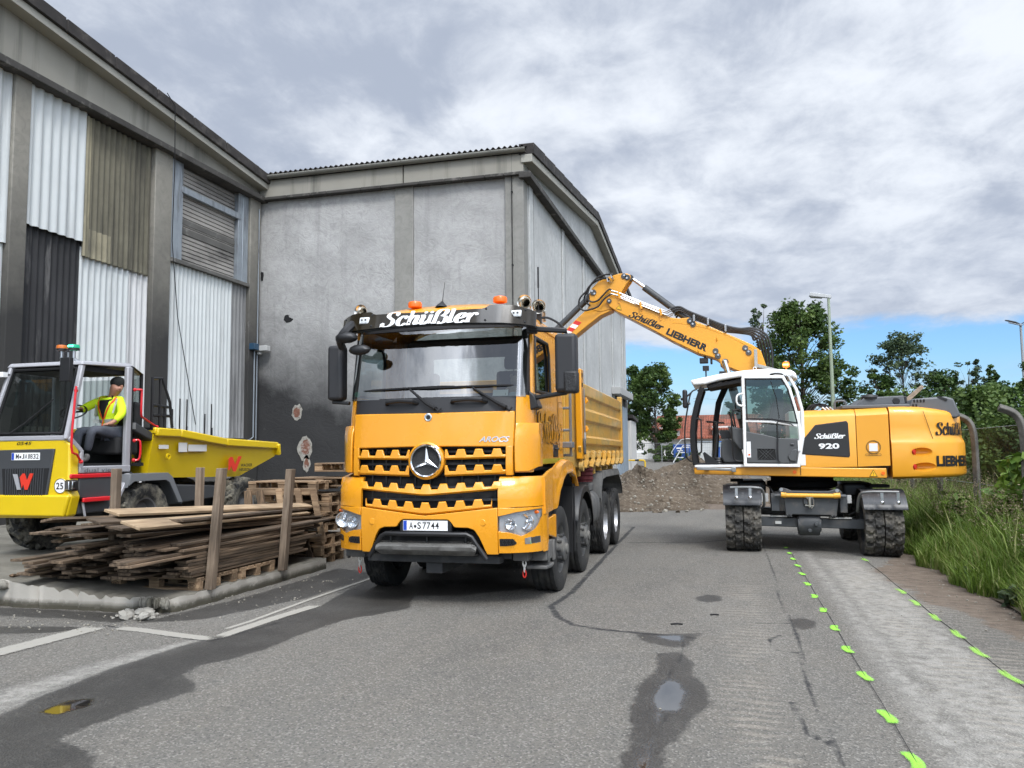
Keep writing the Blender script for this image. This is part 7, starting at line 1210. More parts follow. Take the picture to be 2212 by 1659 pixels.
SKN = pm('skin', (.40,.20,.135), .55, var=.08, vs=20); HV = pm('hi_vis_yellow', (.62,.82,.015), .75, var=.12, vs=9, bump=.5, bs=14, emit=((.6,.85,.02), .06)); TRS = pm('work_trousers', (.085,.092,.115), .9, var=.2, vs=8, bump=.6, bs=16); TSH = pm('black_shirt', (.008,.008,.009), .9)
px = Vector((-8.80, 10.08, 2.03)); V3 = lambda x, y, z: (x-px.x, y-px.y, z-px.z)
# body: torso, neck, head, arms and hands with fingers as one surface (clothes lie over it)
nd = {'pel': (V3(-8.86,10.12,2.10), (.12,.09)), 'wai': (V3(-8.87,10.08,2.28), (.115,.085)), 'che': (V3(-8.84,10.06,2.49), (.11,.075)), 'nek': (V3(-8.79,10.04,2.63), .055), 'jaw': (V3(-8.72,10.03,2.695), .072), 'hed': (V3(-8.71,10.04,2.775), (.088,.098)), 'top': (V3(-8.715,10.055,2.855), .06), 'nos': (V3(-8.625,10.00,2.735), .014),
 'rs': (V3(-8.98,10.03,2.55), .045), 're': (V3(-9.20,9.92,2.43), .045), 'rw': (V3(-9.11,9.78,2.42), .028), 'rh': (V3(-9.065,9.725,2.425), (.036,.02)), 'ls': (V3(-8.69,10.08,2.54), .045), 'le': (V3(-8.58,10.0,2.34), .045), 'lw': (V3(-8.62,9.86,2.22), .03), 'lh': (V3(-8.64,9.80,2.19), (.036,.02))}
ed = [('pel','wai'),('wai','che'),('che','nek'),('nek','jaw'),('jaw','hed'),('hed','top'),('jaw','nos'),('che','rs'),('rs','re'),('re','rw'),('rw','rh'),('che','ls'),('ls','le'),('le','lw'),('lw','lh')]
for h, c, sg in (('rh', V3(-9.065,9.725,2.425), 1), ('lh', V3(-8.64,9.80,2.19), -1)):
    for i in range(4):
        a = Vector(c)+Vector((.02*(i-1.5)*.9, -.02, .004)); p1_ = a+Vector((.004*(i-1.5), -.034-.003*(i in (1,2)), .0)); p2_ = p1_+Vector((0, -.016, -.022)); nd[f'{h}a{i}'] = (tuple(p1_), .0095); nd[f'{h}b{i}'] = (tuple(p2_), .008); ed += [(h, f'{h}a{i}'), (f'{h}a{i}', f'{h}b{i}')]
    t1 = Vector(c)+Vector((sg*.038, -.012, .004)); t2 = t1+Vector((sg*.012, -.026, -.008)); nd[f'{h}t'] = (tuple(t1), .011); nd[f'{h}u'] = (tuple(t2), .009); ed += [(h, f'{h}t'), (f'{h}t', f'{h}u')]
man = skinned('person', nd, ed, SKN, root='pel'); man.location = px; tag(man, 'driver in yellow hi-vis jacket and dark beanie sitting in the dumper cab', 'person')
jk = {'w': (V3(-8.87,10.09,2.17), (.165,.125)), 'c1': (V3(-8.87,10.07,2.33), (.16,.12)), 'c2': (V3(-8.85,10.05,2.48), (.165,.115)), 'c3': (V3(-8.83,10.04,2.57), (.12,.09)), 'rs': (V3(-9.0,10.02,2.56), .075), 're': (V3(-9.20,9.92,2.43), .066), 'rw': (V3(-9.125,9.80,2.42), .046), 'ls': (V3(-8.68,10.07,2.55), .075), 'le': (V3(-8.58,10.0,2.35), .066), 'lw': (V3(-8.61,9.88,2.24), .046)}
jo = skinned('jacket', jk, [('w','c1'),('c1','c2'),('c2','c3'),('c2','rs'),('rs','re'),('re','rw'),('c2','ls'),('ls','le'),('le','lw')], HV, man, root='w')
# jacket trim laid over the chest: black shirt opening, orange piping and grey reflective band
def chest(x, z, o=.0):
    """depth of the jacket front at x, z"""
    best = None
    ok, loc, nn, _i = jo.ray_cast(Vector(V3(x, 9.2, z)), Vector((0, 1, 0))); return (loc.y+px.y-o) if ok else 9.93
def on_chest(name, polys, mat, o):
    m = MB()
    for P in polys:
        q = []
        for (x0, z0, x1, z1) in P: q.append([V3(x, chest(x, z, o), z) for x, z in ((x0+(x1-x0)*t, z0+(z1-z0)*t) for t in lin(0,1,6))])
        m.sheet(q, (0, .012, 0))
    return m.build(name, mat, man)
on_chest('shirt', [[(-8.93,2.62,-8.72,2.62),(-8.945,2.55,-8.74,2.56),(-8.93,2.45,-8.79,2.47),(-8.90,2.36,-8.84,2.37),(-8.885,2.28,-8.87,2.28)]], TSH, .008)
OR = pm('orange_piping', (.80,.10,.01), .7); on_chest('piping', [[(-8.97,2.60,-8.94,2.61),(-8.975,2.52,-8.95,2.52),(-8.955,2.42,-8.93,2.42),(-8.92,2.33,-8.90,2.33),(-8.885,2.26,-8.875,2.26),(-8.885,2.14,-8.872,2.14)], [(-8.72,2.60,-8.69,2.60),(-8.735,2.53,-8.71,2.53),(-8.785,2.44,-8.765,2.44),(-8.84,2.34,-8.82,2.34),(-8.87,2.27,-8.86,2.27)]], OR, .012)
on_chest('reflective_band', [[(-9.03,2.22,-8.90,2.22),(-9.03,2.27,-8.90,2.27)], [(-8.86,2.22,-8.72,2.23),(-8.86,2.27,-8.72,2.28)], [(-9.02,2.32,-9.0,2.32),(-9.01,2.58,-8.985,2.59)], [(-8.70,2.36,-8.68,2.36),(-8.70,2.58,-8.67,2.57)]], pm('reflective_grey', (.45,.46,.44), .4), .01)
tn = {'hip': (V3(-8.86,10.14,2.06), (.15,.11)), 'rh': (V3(-8.95,10.08,2.07), .095), 'rk': (V3(-9.00,9.64,2.10), .072), 'ra': (V3(-9.02,9.60,1.78), .055), 'lh': (V3(-8.77,10.08,2.07), .095), 'lk': (V3(-8.80,9.66,2.12), .072), 'la': (V3(-8.90,9.70,1.80), .055)}
skinned('trousers', tn, [('hip','rh'),('rh','rk'),('rk','ra'),('hip','lh'),('lh','lk'),('lk','la')], TRS, man, root='hip')
for x, y in ((-9.02,9.60), (-8.90,9.70)): skinned('boot', {'a': (V3(x,y,1.78), .05), 'h': (V3(x,y,1.69), (.045,.05)), 'b': (V3(x-.06,y-.07,1.675), (.045,.035)), 't': (V3(x-.12,y-.13,1.665), (.04,.028))}, [('a','h'),('h','b'),('b','t')], pm('grey_boot', (.16,.15,.145), .85, var=.2, vs=20), man, root='a')
MB().ball(V3(-8.722,10.055,2.815), .104, 18, (1.0,1.05,.90)).build('beanie', pm('dark_beanie', (.012,.013,.012), .95, bump=.8, bs=60), man)
m = MB(); [m.ball(V3(-8.655+.018*s_*0, 9.985+.03*k, 2.775), .012, 8) for k, s_ in ((0,1),(2.2,1))]; m.build('eye', pm('eye_dark', (.03,.025,.02), .2), man); MB().ball(V3(-8.745,9.962,2.745), .028, 10, (.8,.4,1.2)).build('ear', SKN, man); MB().ball(V3(-8.648,10.0,2.69), .016, 8, (.6,1.4,.4)).build('mouth', pm('lips', (.28,.11,.09), .5), man)
# ---------------------------------------------------------------- lumber on the platform
rb = random.Random(21)
def board(x, y0, y1, z, w_=.15, t=.032, mat='wood_grey', rz_=0., ry=0., rx=0.):
    l = y1-y0; m = MB(); m.box(-w_/2, w_/2, -l/2, l/2, -t/2, t/2); o = m.build('board', MT[mat], smooth=0, bevel=.004, seg=1); o.location = (x, (y0+y1)/2, z); o.rotation_euler = (rx, ry, rz_); return o
PZ = .165
for L_ in range(12):
    z = PZ+.16+(.0345*L_)+.02; x = -5.985+rb.uniform(-.02,.012)
    for c in range(7):
        w_ = rb.uniform(.14,.19); x -= w_/2; 
        if c == 0: y0 = rb.uniform(8.0, 8.28) if L_ < 8 else rb.uniform(7.2, 8.2)
        else: y0 = rb.choice([rb.uniform(7.6,8.1), rb.uniform(7.8,8.3), rb.uniform(8.0,8.4)]) - (.2 if L_ > 7 else 0)+(.25 if L_ < 2 else 0)
        if L_ in (7, 8) and c < 2: y0 = 7.15+.1*c
        if c and 2 < L_ < 6: y0 += .35
        o = board(x, y0, rb.uniform(10.5, 11.25) if L_ < 9 else rb.uniform(10.9, 11.6), z, w_-.012, .031, rz_=rb.gauss(0,.008), ry=rb.gauss(0,.01)); x -= w_/2+.004
        if c == 0: tag(o, 'weathered board on the roadside face of the stack between the upright stakes', 'board', 'boards along the roadside face of the stack')
        else: tag(o, 'weathered dark board inside the stack, its sawn end pointing at the road', 'board', 'boards filling the lumber stack')
        if x < -7.22: break
zt = PZ+.16+.0345*12+.02
for i in range(16):
    x = rb.uniform(-7.35,-6.2); o = board(x, rb.uniform(7.2,8.1), rb.uniform(11.1,12.4), zt+.03+.02*(i//2), rb.uniform(.14,.2), .03, rz_=rb.gauss(.0,.06), ry=rb.gauss(.0,.10), rx=rb.gauss(-.045,.012)); tag(o, 'dark loose board thrown on top of the lumber stack', 'board', 'loose boards on top of the stack')
o = board(-6.50, 7.55, 11.6, 1.02, .22, .032, 'wood_pale', rz_=R(-3), ry=R(14), rx=R(-2.6)); tag(o, 'pale yellow plank lying topmost on the lumber heap, the upper of two', 'board')
o = board(-6.22, 7.2, 11.4, .93, .24, .032, 'wood_pale', rz_=R(4), ry=R(18), rx=R(-2.2)); tag(o, 'broad pale plank on the lumber heap, just below the other pale one', 'board')
o = board(-6.42, 7.3, 11.6, .885, .22, .03, rz_=R(2), ry=R(8), rx=R(-2.2)); tag(o, 'grey plank directly under the broad pale plank', 'board')
for i in range(34):
    z = .28+.031*(i//4)+.02; x = -7.38-.22*(i % 4)-rb.uniform(0,.08); o = board(x, rb.choice([rb.uniform(7.5,8.0), rb.uniform(7.9,8.6)])+(.2 if x < -8 else 0)+(.3 if i < 8 else 0), rb.uniform(10.3,11.6), z, rb.uniform(.13,.19), .03, rz_=rb.gauss(.05,.05), ry=rb.gauss(0,.02)); tag(o, 'grey board in the low heap between the lumber stack and the dumper', 'board', 'boards in the low heap beside the dumper')
for i in range(14):
    x = rb.uniform(-8.0,-7.0); o = board(x, rb.uniform(7.4,8.5), rb.uniform(10.8,12.0), .56+.024*(i//1), rb.uniform(.13,.19), .03, rz_=rb.gauss(.05,.07), ry=rb.gauss(.05,.06)); tag(o, 'crooked dark board sloping over the back of the lumber heap', 'board', 'crooked boards at the back of the heap')
def stake(x, y, z1, lean, lab, w_=.085):
    m = MB(); m.hexa([(-w_/2,-w_/2,0),(w_/2,-w_/2,0),(w_/2,w_/2,0),(-w_/2,w_/2,0)], [(p[0]+lean[0],p[1]+lean[1],z1-PZ) for p in ((-w_/2,-w_/2),(w_/2,-w_/2),(w_/2,w_/2),(-w_/2,w_/2))]); o = m.build('stake', MT['wood_stake'], smooth=0, bevel=.006); o.location = (x, y, PZ-.003); tag(o, lab, 'stake')
stake(-5.93, 8.42, 1.575, (.03,.14), 'upright wooden stake on the road side of the lumber, nearest the kerb corner', .095); stake(-5.92, 10.0, 1.53, (.02,.15), 'dark upright wooden stake at the far road-side end of the lumber', .10)
stake(-7.30, 8.42, 1.58, (0,.02), 'upright wooden stake behind the lumber in front of the dumper cab', .09); stake(-7.30, 10.06, 1.56, (0,.02), 'upright wooden stake behind the lumber in front of the dumper skip', .09)
# pallets
def make_pallet():
    p = thing('pallet', 'euro pallet under the near end of the lumber stack', 'pallet'); m = MB()
    for y in (-.335,-.17,0,.17,.335): m.box(-.6, .6, y-.062, y+.062, .122, .144)
    for x in (-.53,0,.53): m.box(x-.07, x+.07, -.4, .4, .10, .122)
    m.build('deck', MT['wood_pallet'], p, smooth=0, bevel=.003, seg=1); m = MB()
    for y in (-.34,0,.34): m.box(-.6, .6, y-.05, y+.05, 0, .022)
    m.build('runner', MT['wood_pallet'], p, smooth=0)['kind'] = 'stuff'; b0 = None
    for x in (-.53,0,.53):
        for y in (-.34,0,.34):
            if b0 is None: b0 = MB().box(-.07,.07,-.05,.05,0,.078).build('block', MT['wood_pallet'], p, smooth=0, bevel=.004, seg=1); b = b0
            else: b = b0.copy(); COL.objects.link(b); b.parent = p
            b.location = (x, y, .022)
    return p
pal = make_pallet(); pal.location = (-6.60, 8.68, PZ)
m = MB()
for x in (-7.2, -6.14): m.tube([(x+.065+.05*math.cos(a), 8.277, PZ+.06+.026*math.sin(a)) for a in lin(0,5.9,16)], .003, 4, closed=True); text(m, 'EPAL', (x+.035,8.279,PZ+.046), (1,0,0), (0,0,1), .06, .028, bold=.02)
m.v = [tuple(Vector(v)-Vector(pal.location)) for v in m.v]; m.build('brand_mark', pm('burnt_mark', (.06,.035,.02), .9), pal, smooth=0)
for i, (x, y, z, r_, lab) in enumerate([(-6.60,9.55,PZ,0,'euro pallet under the middle of the lumber stack'), (-6.85,12.1,.0,.05,None), (-6.80,12.05,.148,-.04,None), (-6.85,12.1,.296,.02,None), (-6.82,12.12,.50,.03,None), (-6.86,12.08,.65,-.02,None), (-6.84,12.3,.80,.02,None), (-6.88,12.4,.95,.0,None), (-6.94,12.05,1.16,.01,'upper pallet of the pallet pile, just above the slanting slats'), (-6.55,12.6,1.20,-.03,'pallet tilted behind the top of the pallet pile'), (-6.14,12.75,1.44,.02,'single pallet at the very top of the pallet pile beside the truck')]):
    c = dup(pal); c.location = (x, y, z); c.rotation_euler = (0, 0, r_); c['label'] = lab or 'euro pallet stacked in the pile between the lumber and the truck'
    for k in list(c.children):
        if k.name.startswith('brand'): bpy.data.objects.remove(k)
    if lab is None: c['group'] = 'pallets in the pile by the truck'
m = MB(); m.box(-7.52, -6.28, 11.58, 11.62, 1.09, 1.20); tf = m.build('slat_frame', MT['wood_pallet'], smooth=0, bevel=.005); tag(tf, 'broken pallet frame with slanting slats leaning on the front of the pallet pile', 'pallet')
for x, dx, zb in ((-6.93,.12,.66), (-6.60,.17,.55), (-6.33,.22,.40)):
    m = MB(); m.bar((x,11.56,1.19), (x+dx,11.5,zb), .10, .04, (0,1,0)); m.build('slat', MT['wood_pallet'], tf, smooth=0, bevel=.004)
for x, dx in ((-7.48,.06), (-7.28,.12)):
    m = MB(); m.bar((x,11.56,1.16), (x+dx,11.5,.82), .12, .06, (0,1,0)); m.build('bark_slat', MT['wood_bark'], tf, smooth=0, bevel=.01)
tf2 = MB().box(-6.8,-6.05,11.46,11.5,.38,.47).build('slat_frame', MT['wood_pallet'], smooth=0, bevel=.005); tag(tf2, 'lower broken pallet frame with dark slats at the foot of the pallet pile', 'pallet')
for x, dx, zb in ((-6.68,.12,.05), (-6.4,.14,.12)): m = MB(); m.bar((x,11.44,.47), (x+dx,11.40,zb), .09, .035, (0,1,0)); m.build('slat', MT['wood_bark'], tf2, smooth=0, bevel=.004)
o = lump('dark_shard', (-8.35, 8.05, .30), .10, MT['wood_bark'], 4, (1.6,.4,.25)); tag(o, 'dark wood splinter lying alone on the platform left of the lumber', 'debris')
for i, (x, y, l, r_) in enumerate([(-.62,8.35,.12,.2), (-.25,8.9,.09,.25)]):
    o = MB().tube([(0,0,0),(l*.5,.004,.004),(l,0,0)], .008, 5).build('stick', MT['blackmatt']); o.location = (x, y, .008); o.rotation_euler = (0,0,r_); tag(o, 'short black stick lying on the road %s' % ('beyond the small puddle' if i == 0 else 'farther up from the puddle, the smaller of two'), 'stick')
# planks by the hall, behind the truck
for i in range(9):
    o = board(-4.5+rb.uniform(-.5,.5), 24.3, 28.2, .06+.055*i, .2, .05, rz_=R(-62)+rb.gauss(0,.1), ry=rb.gauss(0,.05)); tag(o, 'dark plank in the small heap behind the truck by the hall', 'board', 'planks heaped by the hall behind the truck')
# ---------------------------------------------------------------- gravel heaps
HPM = pm('gravel_heap', (.082,.062,.043), .95, var=.4, vs=1.2, bump=1.4, bs=22, dirt=((.20,.17,.13), .25, 12)); STN = pm('pale_stone', (.26,.24,.20), .9, var=.3, vs=8)
def heap(name, cx, cy, z0, rx, ry, h, sd, lab):
    rng = random.Random(sd); npr = np.random.default_rng(sd); n = 72; k = 36; ph = npr.uniform(0, 6.28, 6); P = []
    def hgt(r_, a): return h*max(0, 1-r_)**.93*(1+.10*math.sin(3*a+ph[0])+.06*math.sin(7*a+ph[1]))+.05*h*math.sin(9*r_+2*a+ph[2])*(1-r_)
    for i in range(k+1):
        r_ = i/k; row = []
        for j in range(n):
            a = 2*math.pi*j/n; q = r_*(1+.12*math.sin(2*a+ph[3])+.08*math.sin(5*a+ph[4])); row.append((rx*q*math.cos(a)+rng.uniform(-.02,.02), ry*q*math.sin(a)+rng.uniform(-.02,.02), hgt(r_, a)+rng.uniform(-.03,.035)-(.06 if i == k else 0)))
        P.append(row)
    for j in range(n): P[0][j] = P[0][0]
    m = MB(); m.grid(P, True); m.m = 1
    for _ in range(520):
        r_ = rng.uniform(.05,1.0)**.6; a = rng.uniform(0, 6.28); s = rng.choice((.010,.014,.018,.022,.03,.045)); vs, fs = _ball((0,0,0), s, 6, (rng.uniform(.7,1.3), rng.uniform(.7,1.3), rng.uniform(.5,.9))); x, y = rx*r_*math.cos(a), ry*r_*math.sin(a); z = hgt(r_, a); m.add([(v[0]+x, v[1]+y, v[2]+z+.01) for v in vs], fs)
    o = m.build(name, [HPM, STN], smooth=0); o.location = (cx, cy, z0); tag(o, lab, 'gravel heap'); return o
heap('gravel_heap', -2.75, 25.4, .0, 2.1, 2.0, 1.18, 2, 'nearer pointed heap of brown gravel beside the truck tail'); heap('gravel_heap', -1.1, 28.6, .06, 3.0, 2.6, 1.40, 5, 'wider gravel heap behind, half hidden by the excavator cab'); heap('gravel_heap', 2.1, 29.5, .08, 2.3, 2.0, 1.05, 8, 'low gravel heap seen under the excavator between its wheels')
for i in range(12): tag(lump('stone', (-1.6+rg.uniform(-.5,1.6), 23.4+rg.uniform(-.4,1.2), .03), rg.uniform(.03,.10), HPM if i % 2 else STN, 200+i), 'loose stone that rolled off the gravel heap onto the road', 'stone', 'stones at the foot of the heaps')
# ---------------------------------------------------------------- plants
def leaf_mat(name, a, b_, c, tr_=.25):
    m = bpy.data.materials.new(name); m.use_nodes = True; N = m.node_tree.nodes; L = m.node_tree.links; b = N['Principled BSDF']; b.inputs['Roughness'].default_value = .55; b.inputs['Specular IOR Level'].default_value = .3
    at = N.new('ShaderNodeAttribute'); at.attribute_name = 'tone'; r = N.new('ShaderNodeValToRGB'); r.color_ramp.elements[0].color = (*a, 1); r.color_ramp.elements[1].color = (*c, 1); e = r.color_ramp.elements.new(.5); e.color = (*b_, 1); L.new(at.outputs['Fac'], r.inputs[0]); L.new(r.outputs[0], b.inputs['Base Color'])
    t = N.new('ShaderNodeBsdfTranslucent'); L.new(r.outputs[0], t.inputs[0]); x = N.new('ShaderNodeMixShader'); x.inputs[0].default_value = tr_; L.new(b.outputs[0], x.inputs[1]); L.new(t.outputs[0], x.inputs[2]); L.new(x.outputs[0], N['Material Output'].inputs[0]); return m
LF = {'maple': leaf_mat('maple_leaves', (.022,.045,.011), (.055,.10,.022), (.12,.175,.04)), 'dark': leaf_mat('dark_leaves', (.016,.036,.010), (.040,.082,.018), (.10,.155,.035)), 'airy': leaf_mat('grey_green_leaves', (.028,.048,.024), (.055,.088,.042), (.11,.15,.07)), 'bright': leaf_mat('bright_leaves', (.04,.085,.012), (.09,.17,.022), (.17,.26,.04)), 'weed': leaf_mat('weed_leaves', (.045,.085,.014), (.095,.165,.03), (.18,.25,.06)), 'grass': leaf_mat('grass_blades', (.062,.11,.018), (.15,.235,.038), (.32,.33,.13), .38), 'dry': leaf_mat('seed_heads', (.12,.10,.06), (.22,.18,.11), (.34,.28,.18))}
BARK = pm('bark', (.085,.07,.055), .95, var=.35, vs=6, bump=.8, bs=20)
def leafmesh(name, C, S, mat, size, par=None, sq=(1,1,1), seed=0, elong=1.6, upb=.25, per=1):
    """leaf blades: C centres (n,3), tones S (n,); each a folded diamond"""
    rng = np.random.default_rng(seed); n = len(C); d = rng.normal(size=(n,3)); d[:,2] = d[:,2]*.6; d /= np.linalg.norm(d, axis=1, keepdims=True); u = rng.normal(size=(n,3)); u[:,2] += upb; s = np.cross(d, u); s /= np.linalg.norm(s, axis=1, keepdims=True)+1e-9; w_ = np.cross(s, d)
    sz = size*rng.uniform(.6,1.35,(n,1)); a = C-d*sz*elong/2; b = C+s*sz*.5+w_*sz*.12; c = C+d*sz*elong/2; e = C-s*sz*.5+w_*sz*.12; V = np.stack([a,b,c,e], 1).reshape(-1,3); F = np.arange(4*n).reshape(n,4)
    me = bpy.data.meshes.new(name); me.vertices.add(4*n); me.vertices.foreach_set('co', V.ravel()); me.loops.add(4*n); me.loops.foreach_set('vertex_index', F.ravel()); me.polygons.add(n); me.polygons.foreach_set('loop_start', np.arange(n)*4); me.update(calc_edges=True)
    me.attributes.new('tone', 'FLOAT', 'POINT').data.foreach_set('value', np.repeat(np.clip(S,0,1), 4).astype(np.float32)); me.materials.append(mat); o = bpy.data.objects.new(name, me); COL.objects.link(o)
    if par is not None: o.parent = par
    return o
def clumps(rng, centers, n, r, shell=.5):
    k = rng.integers(0, len(centers), n); d = rng.normal(size=(n,3)); d /= np.linalg.norm(d, axis=1, keepdims=True); rad = r[k][:,None]*rng.uniform(shell, 1, (n,1))**.7; tone = rng.uniform(0,1,len(centers)); return centers[k]+d*rad*np.array([1,1,.75]), np.clip(tone[k]*.55+rng.uniform(0,.5,n), 0, 1)
def tree(lab, x, y, h, cr, mat, nl, size, seed, trunk_h=.3, cl=46, cr_z=.5, spread=1., open_=.25, lean=0., group=None, name='tree', tr_r=None):
    rng = np.random.default_rng(seed); z0 = float(gz(x, y)); t = thing(name, lab, 'tree', (x, y, z0), group); tr_ = tr_r or h*.018
    m = MB(); top = np.array([lean, 0, h*.86]); nseg = 8; tp = [(lean*(i/nseg)**1.5+.03*h*.1*math.sin(i*1.3+seed), .02*h*.1*math.cos(i*1.7), h*.86*i/nseg) for i in range(nseg+1)]; m.tube(tp, [tr_*(1-.85*i/nseg)+.008 for i in range(nseg+1)], 8); cen = []; rad = []
    for k in range(int(cl*1.7)):
        f = trunk_h+(1-trunk_h)*rng.uniform(0,1)**.85; zc = h*f; prof = math.sin(min(1,max(.05,(f-trunk_h)/(1-trunk_h)))*math.pi*.80+.40)**.8; a = rng.uniform(0, 2*math.pi); rr_ = cr*prof*rng.uniform(.25,1.0)**.6; c = np.array([lean*f**1.5+rr_*math.cos(a), rr_*math.sin(a), zc*.97-.12*rr_]); cen.append(c); rad.append(cr*rng.uniform(.12,.33)*spread*(.8 if rr_ > cr*.7 else 1))
        s0 = max(.12, f-.12-.08*rng.uniform()); b0 = np.array([lean*s0**1.5, 0, h*s0*.9]); mid = (b0+c)/2+np.array([0,0,.05*h*.5]); m.tube([tuple(b0), tuple(mid), tuple(c)], [tr_*.17, tr_*.10, tr_*.03], 5)
        if k % 2 == 0: cen.append(mid*.35+c*.65+rng.normal(size=3)*.08*cr); rad.append(rad[-1]*.9)
    m.build('trunk', BARK, t, smooth=60); C, S = clumps(rng, np.array(cen), int(nl*1.9), np.array(rad), open_); leafmesh('crown', C, S, LF[mat], size*.74, t, seed=seed+1); return t
tree('leafy maple with dense mid green crown beside the white annex', -5.5, 64, 7.6, 2.15, 'maple', 7200, .20, 11, .22, 60, tr_r=.11); tree('darker taller tree just behind the white annex, partly cut off by the hall', -7.9, 67, 8.0, 1.9, 'dark', 5200, .20, 12, .15, 46)
tree('big maple with ragged dense crown behind the excavator boom and cab', 3.65, 43, 8.95, 2.5, 'maple', 13000, .15, 13, .12, 76, open_=.15); tree('pale upright tree top showing behind the big maple', 2.1, 49, 9.9, 1.1, 'airy', 1800, .14, 19, .3, 24)
tree('airy grey green tree with see-through crown behind the excavator tail', 7.7, 40, 6.6, 1.85, 'airy', 4300, .12, 14, .18, 80, spread=.72, open_=.1, tr_r=.06)
tree('thin leaning tree with sparse twigs between the airy tree and the small conifer', 10.2, 40, 5.4, .85, 'airy', 1300, .11, 15, .18, 34, spread=.75, lean=.25, tr_r=.04); tree('small pointed conifer rising out of the hedge', 11.3, 40, 4.9, .42, 'dark', 1700, .11, 16, .1, 40, spread=1.)
tree('young leafy tree at the right edge beside the far lamp post', 12.6, 39, 5.0, .95, 'maple', 1900, .13, 17, .3, 30)
tree('conifer far behind the red roofed house', .25, 95, 6.2, 1.2, 'dark', 1500, .25, 18, .2, 24)
for i, (x, lab) in enumerate(((6.5, 'bushy round tree between the big maple and the airy tree'), (9.1, 'bushy tree just right of the airy tree'))): tree(lab, x, 39, 4.6, 1.1, 'dark', 3000, .13, 30+i, .1, 34)
def shrub(lab, x, y, w_, h, mat, n, size, seed, grp=None, name='shrub'):
    rng = np.random.default_rng(seed); z0 = float(gz(x, y)); t = thing(name, lab, 'shrub', (x, y, z0-.05), grp); k = 30; cen = []; rad = []
    for _ in range(k):
        a = rng.uniform(0, 6.28); f = rng.uniform(.1, 1); rr_ = w_*math.sqrt(max(.05, 1-(f*.9)**2))*rng.uniform(.2, 1); cen.append((rr_*math.cos(a), rr_*math.sin(a), h*f*.93)); rad.append(h*rng.uniform(.12,.24))
    m = MB(); [m.tube([(.15*math.cos(q), .15*math.sin(q), 0), (c[0]*.6, c[1]*.6, c[2]*.6), c], [.03,.02,.008], 5) for q, c in enumerate(cen[:9])]; m.build('stem', BARK, t, smooth=60); C, S = clumps(rng, np.array(cen), int(n*1.8), np.array(rad), .15); leafmesh('foliage', C, S, LF[mat], size*.8, t, seed=seed+1); return t
for i, (x, y, w_, h, mat, n, s) in enumerate([(5.6,24,1.5,2.7,'dark',5200,.10), (7.4,27,1.7,3.3,'maple',5600,.11), (9.2,31,1.9,3.7,'dark',5600,.12), (5.4,30,1.5,2.9,'maple',4500,.11), (11.4,33,2.0,3.7,'maple',5200,.12), (6.4,20.5,1.4,2.6,'maple',5600,.09), (8.0,22.5,1.6,3.0,'dark',5600,.10), (13.5,36,2.2,3.8,'dark',4800,.13), (4.6,36,1.5,3.0,'dark',4000,.12), (7.2,35,1.8,3.6,'dark',4600,.13), (6.0,16.8,1.1,2.2,'dark',5200,.08), (7.2,18.3,1.2,2.4,'maple',5200,.085)]):
    shrub('dense green shrub in the hedge behind the wire fence', x, y, w_, h, mat, n, s, 50+i, 'hedge shrubs behind the wire fence')
shrub('light green young maple bush standing out in the hedge right of the excavator', 7.05, 21.0, .45, 2.95, 'bright', 2200, .09, 80); shrub('bright leafy bush at the right picture edge behind the bent post', 5.1, 13.4, .55, 1.75, 'bright', 2600, .07, 81)
# big leaved weeds in the verge
def weed(x, y, h, n, seed, lab, grp, mat='weed', size=.09):
    rng = np.random.default_rng(seed); z0 = float(gz(x, y)); t = thing('weed_plant', lab, 'plant', (x, y, z0), grp); m = MB(); C = []; S = []
    for k in range(5):
        a = rng.uniform(0, 6.28); l = h*rng.uniform(.6,1.05); q = rng.uniform(.1,.35)*h; P = [(0,0,0), (q*.4*math.cos(a), q*.4*math.sin(a), l*.55), (q*math.cos(a), q*math.sin(a), l)]; m.tube(P, [.008,.006,.003], 4); sp = spline(P, 8)
        for i in range(n):
            p = sp[int(rng.integers(3, len(sp)))]; C.append((p.x+rng.normal()*.05, p.y+rng.normal()*.05, p.z+rng.normal()*.03)); S.append(rng.uniform(.2,1))
    m.build('stem', BARK, t, smooth=60); leafmesh('leaf_spray', np.array(C), np.array(S), LF[mat], size, t, seed=seed+5, upb=1.); return t
rw = np.random.default_rng(5)
for i in range(16): weed(3.35+rw.uniform(0,.9), 9.0+rw.uniform(0,6.5), rw.uniform(.5,1.0), 34, 300+i, 'leafy green weed with narrow leaves standing in the tall grass', 'leafy weeds in the verge')
for i in range(7): weed(4.1+rw.uniform(0,.6), 11+rw.uniform(0,3.5), rw.uniform(1.1,1.7), 60, 340+i, 'tall weed with broad bright leaves against the wire fence', 'broad leaved weeds at the fence', 'bright', .13)
for i in range(6): weed(3.05+rw.uniform(-.08,.2), 8.6+rw.uniform(0,4.5), .22, 24, 360+i, 'low dusty green weed at the edge of the mud', 'low weeds at the mud edge', 'airy', .06)
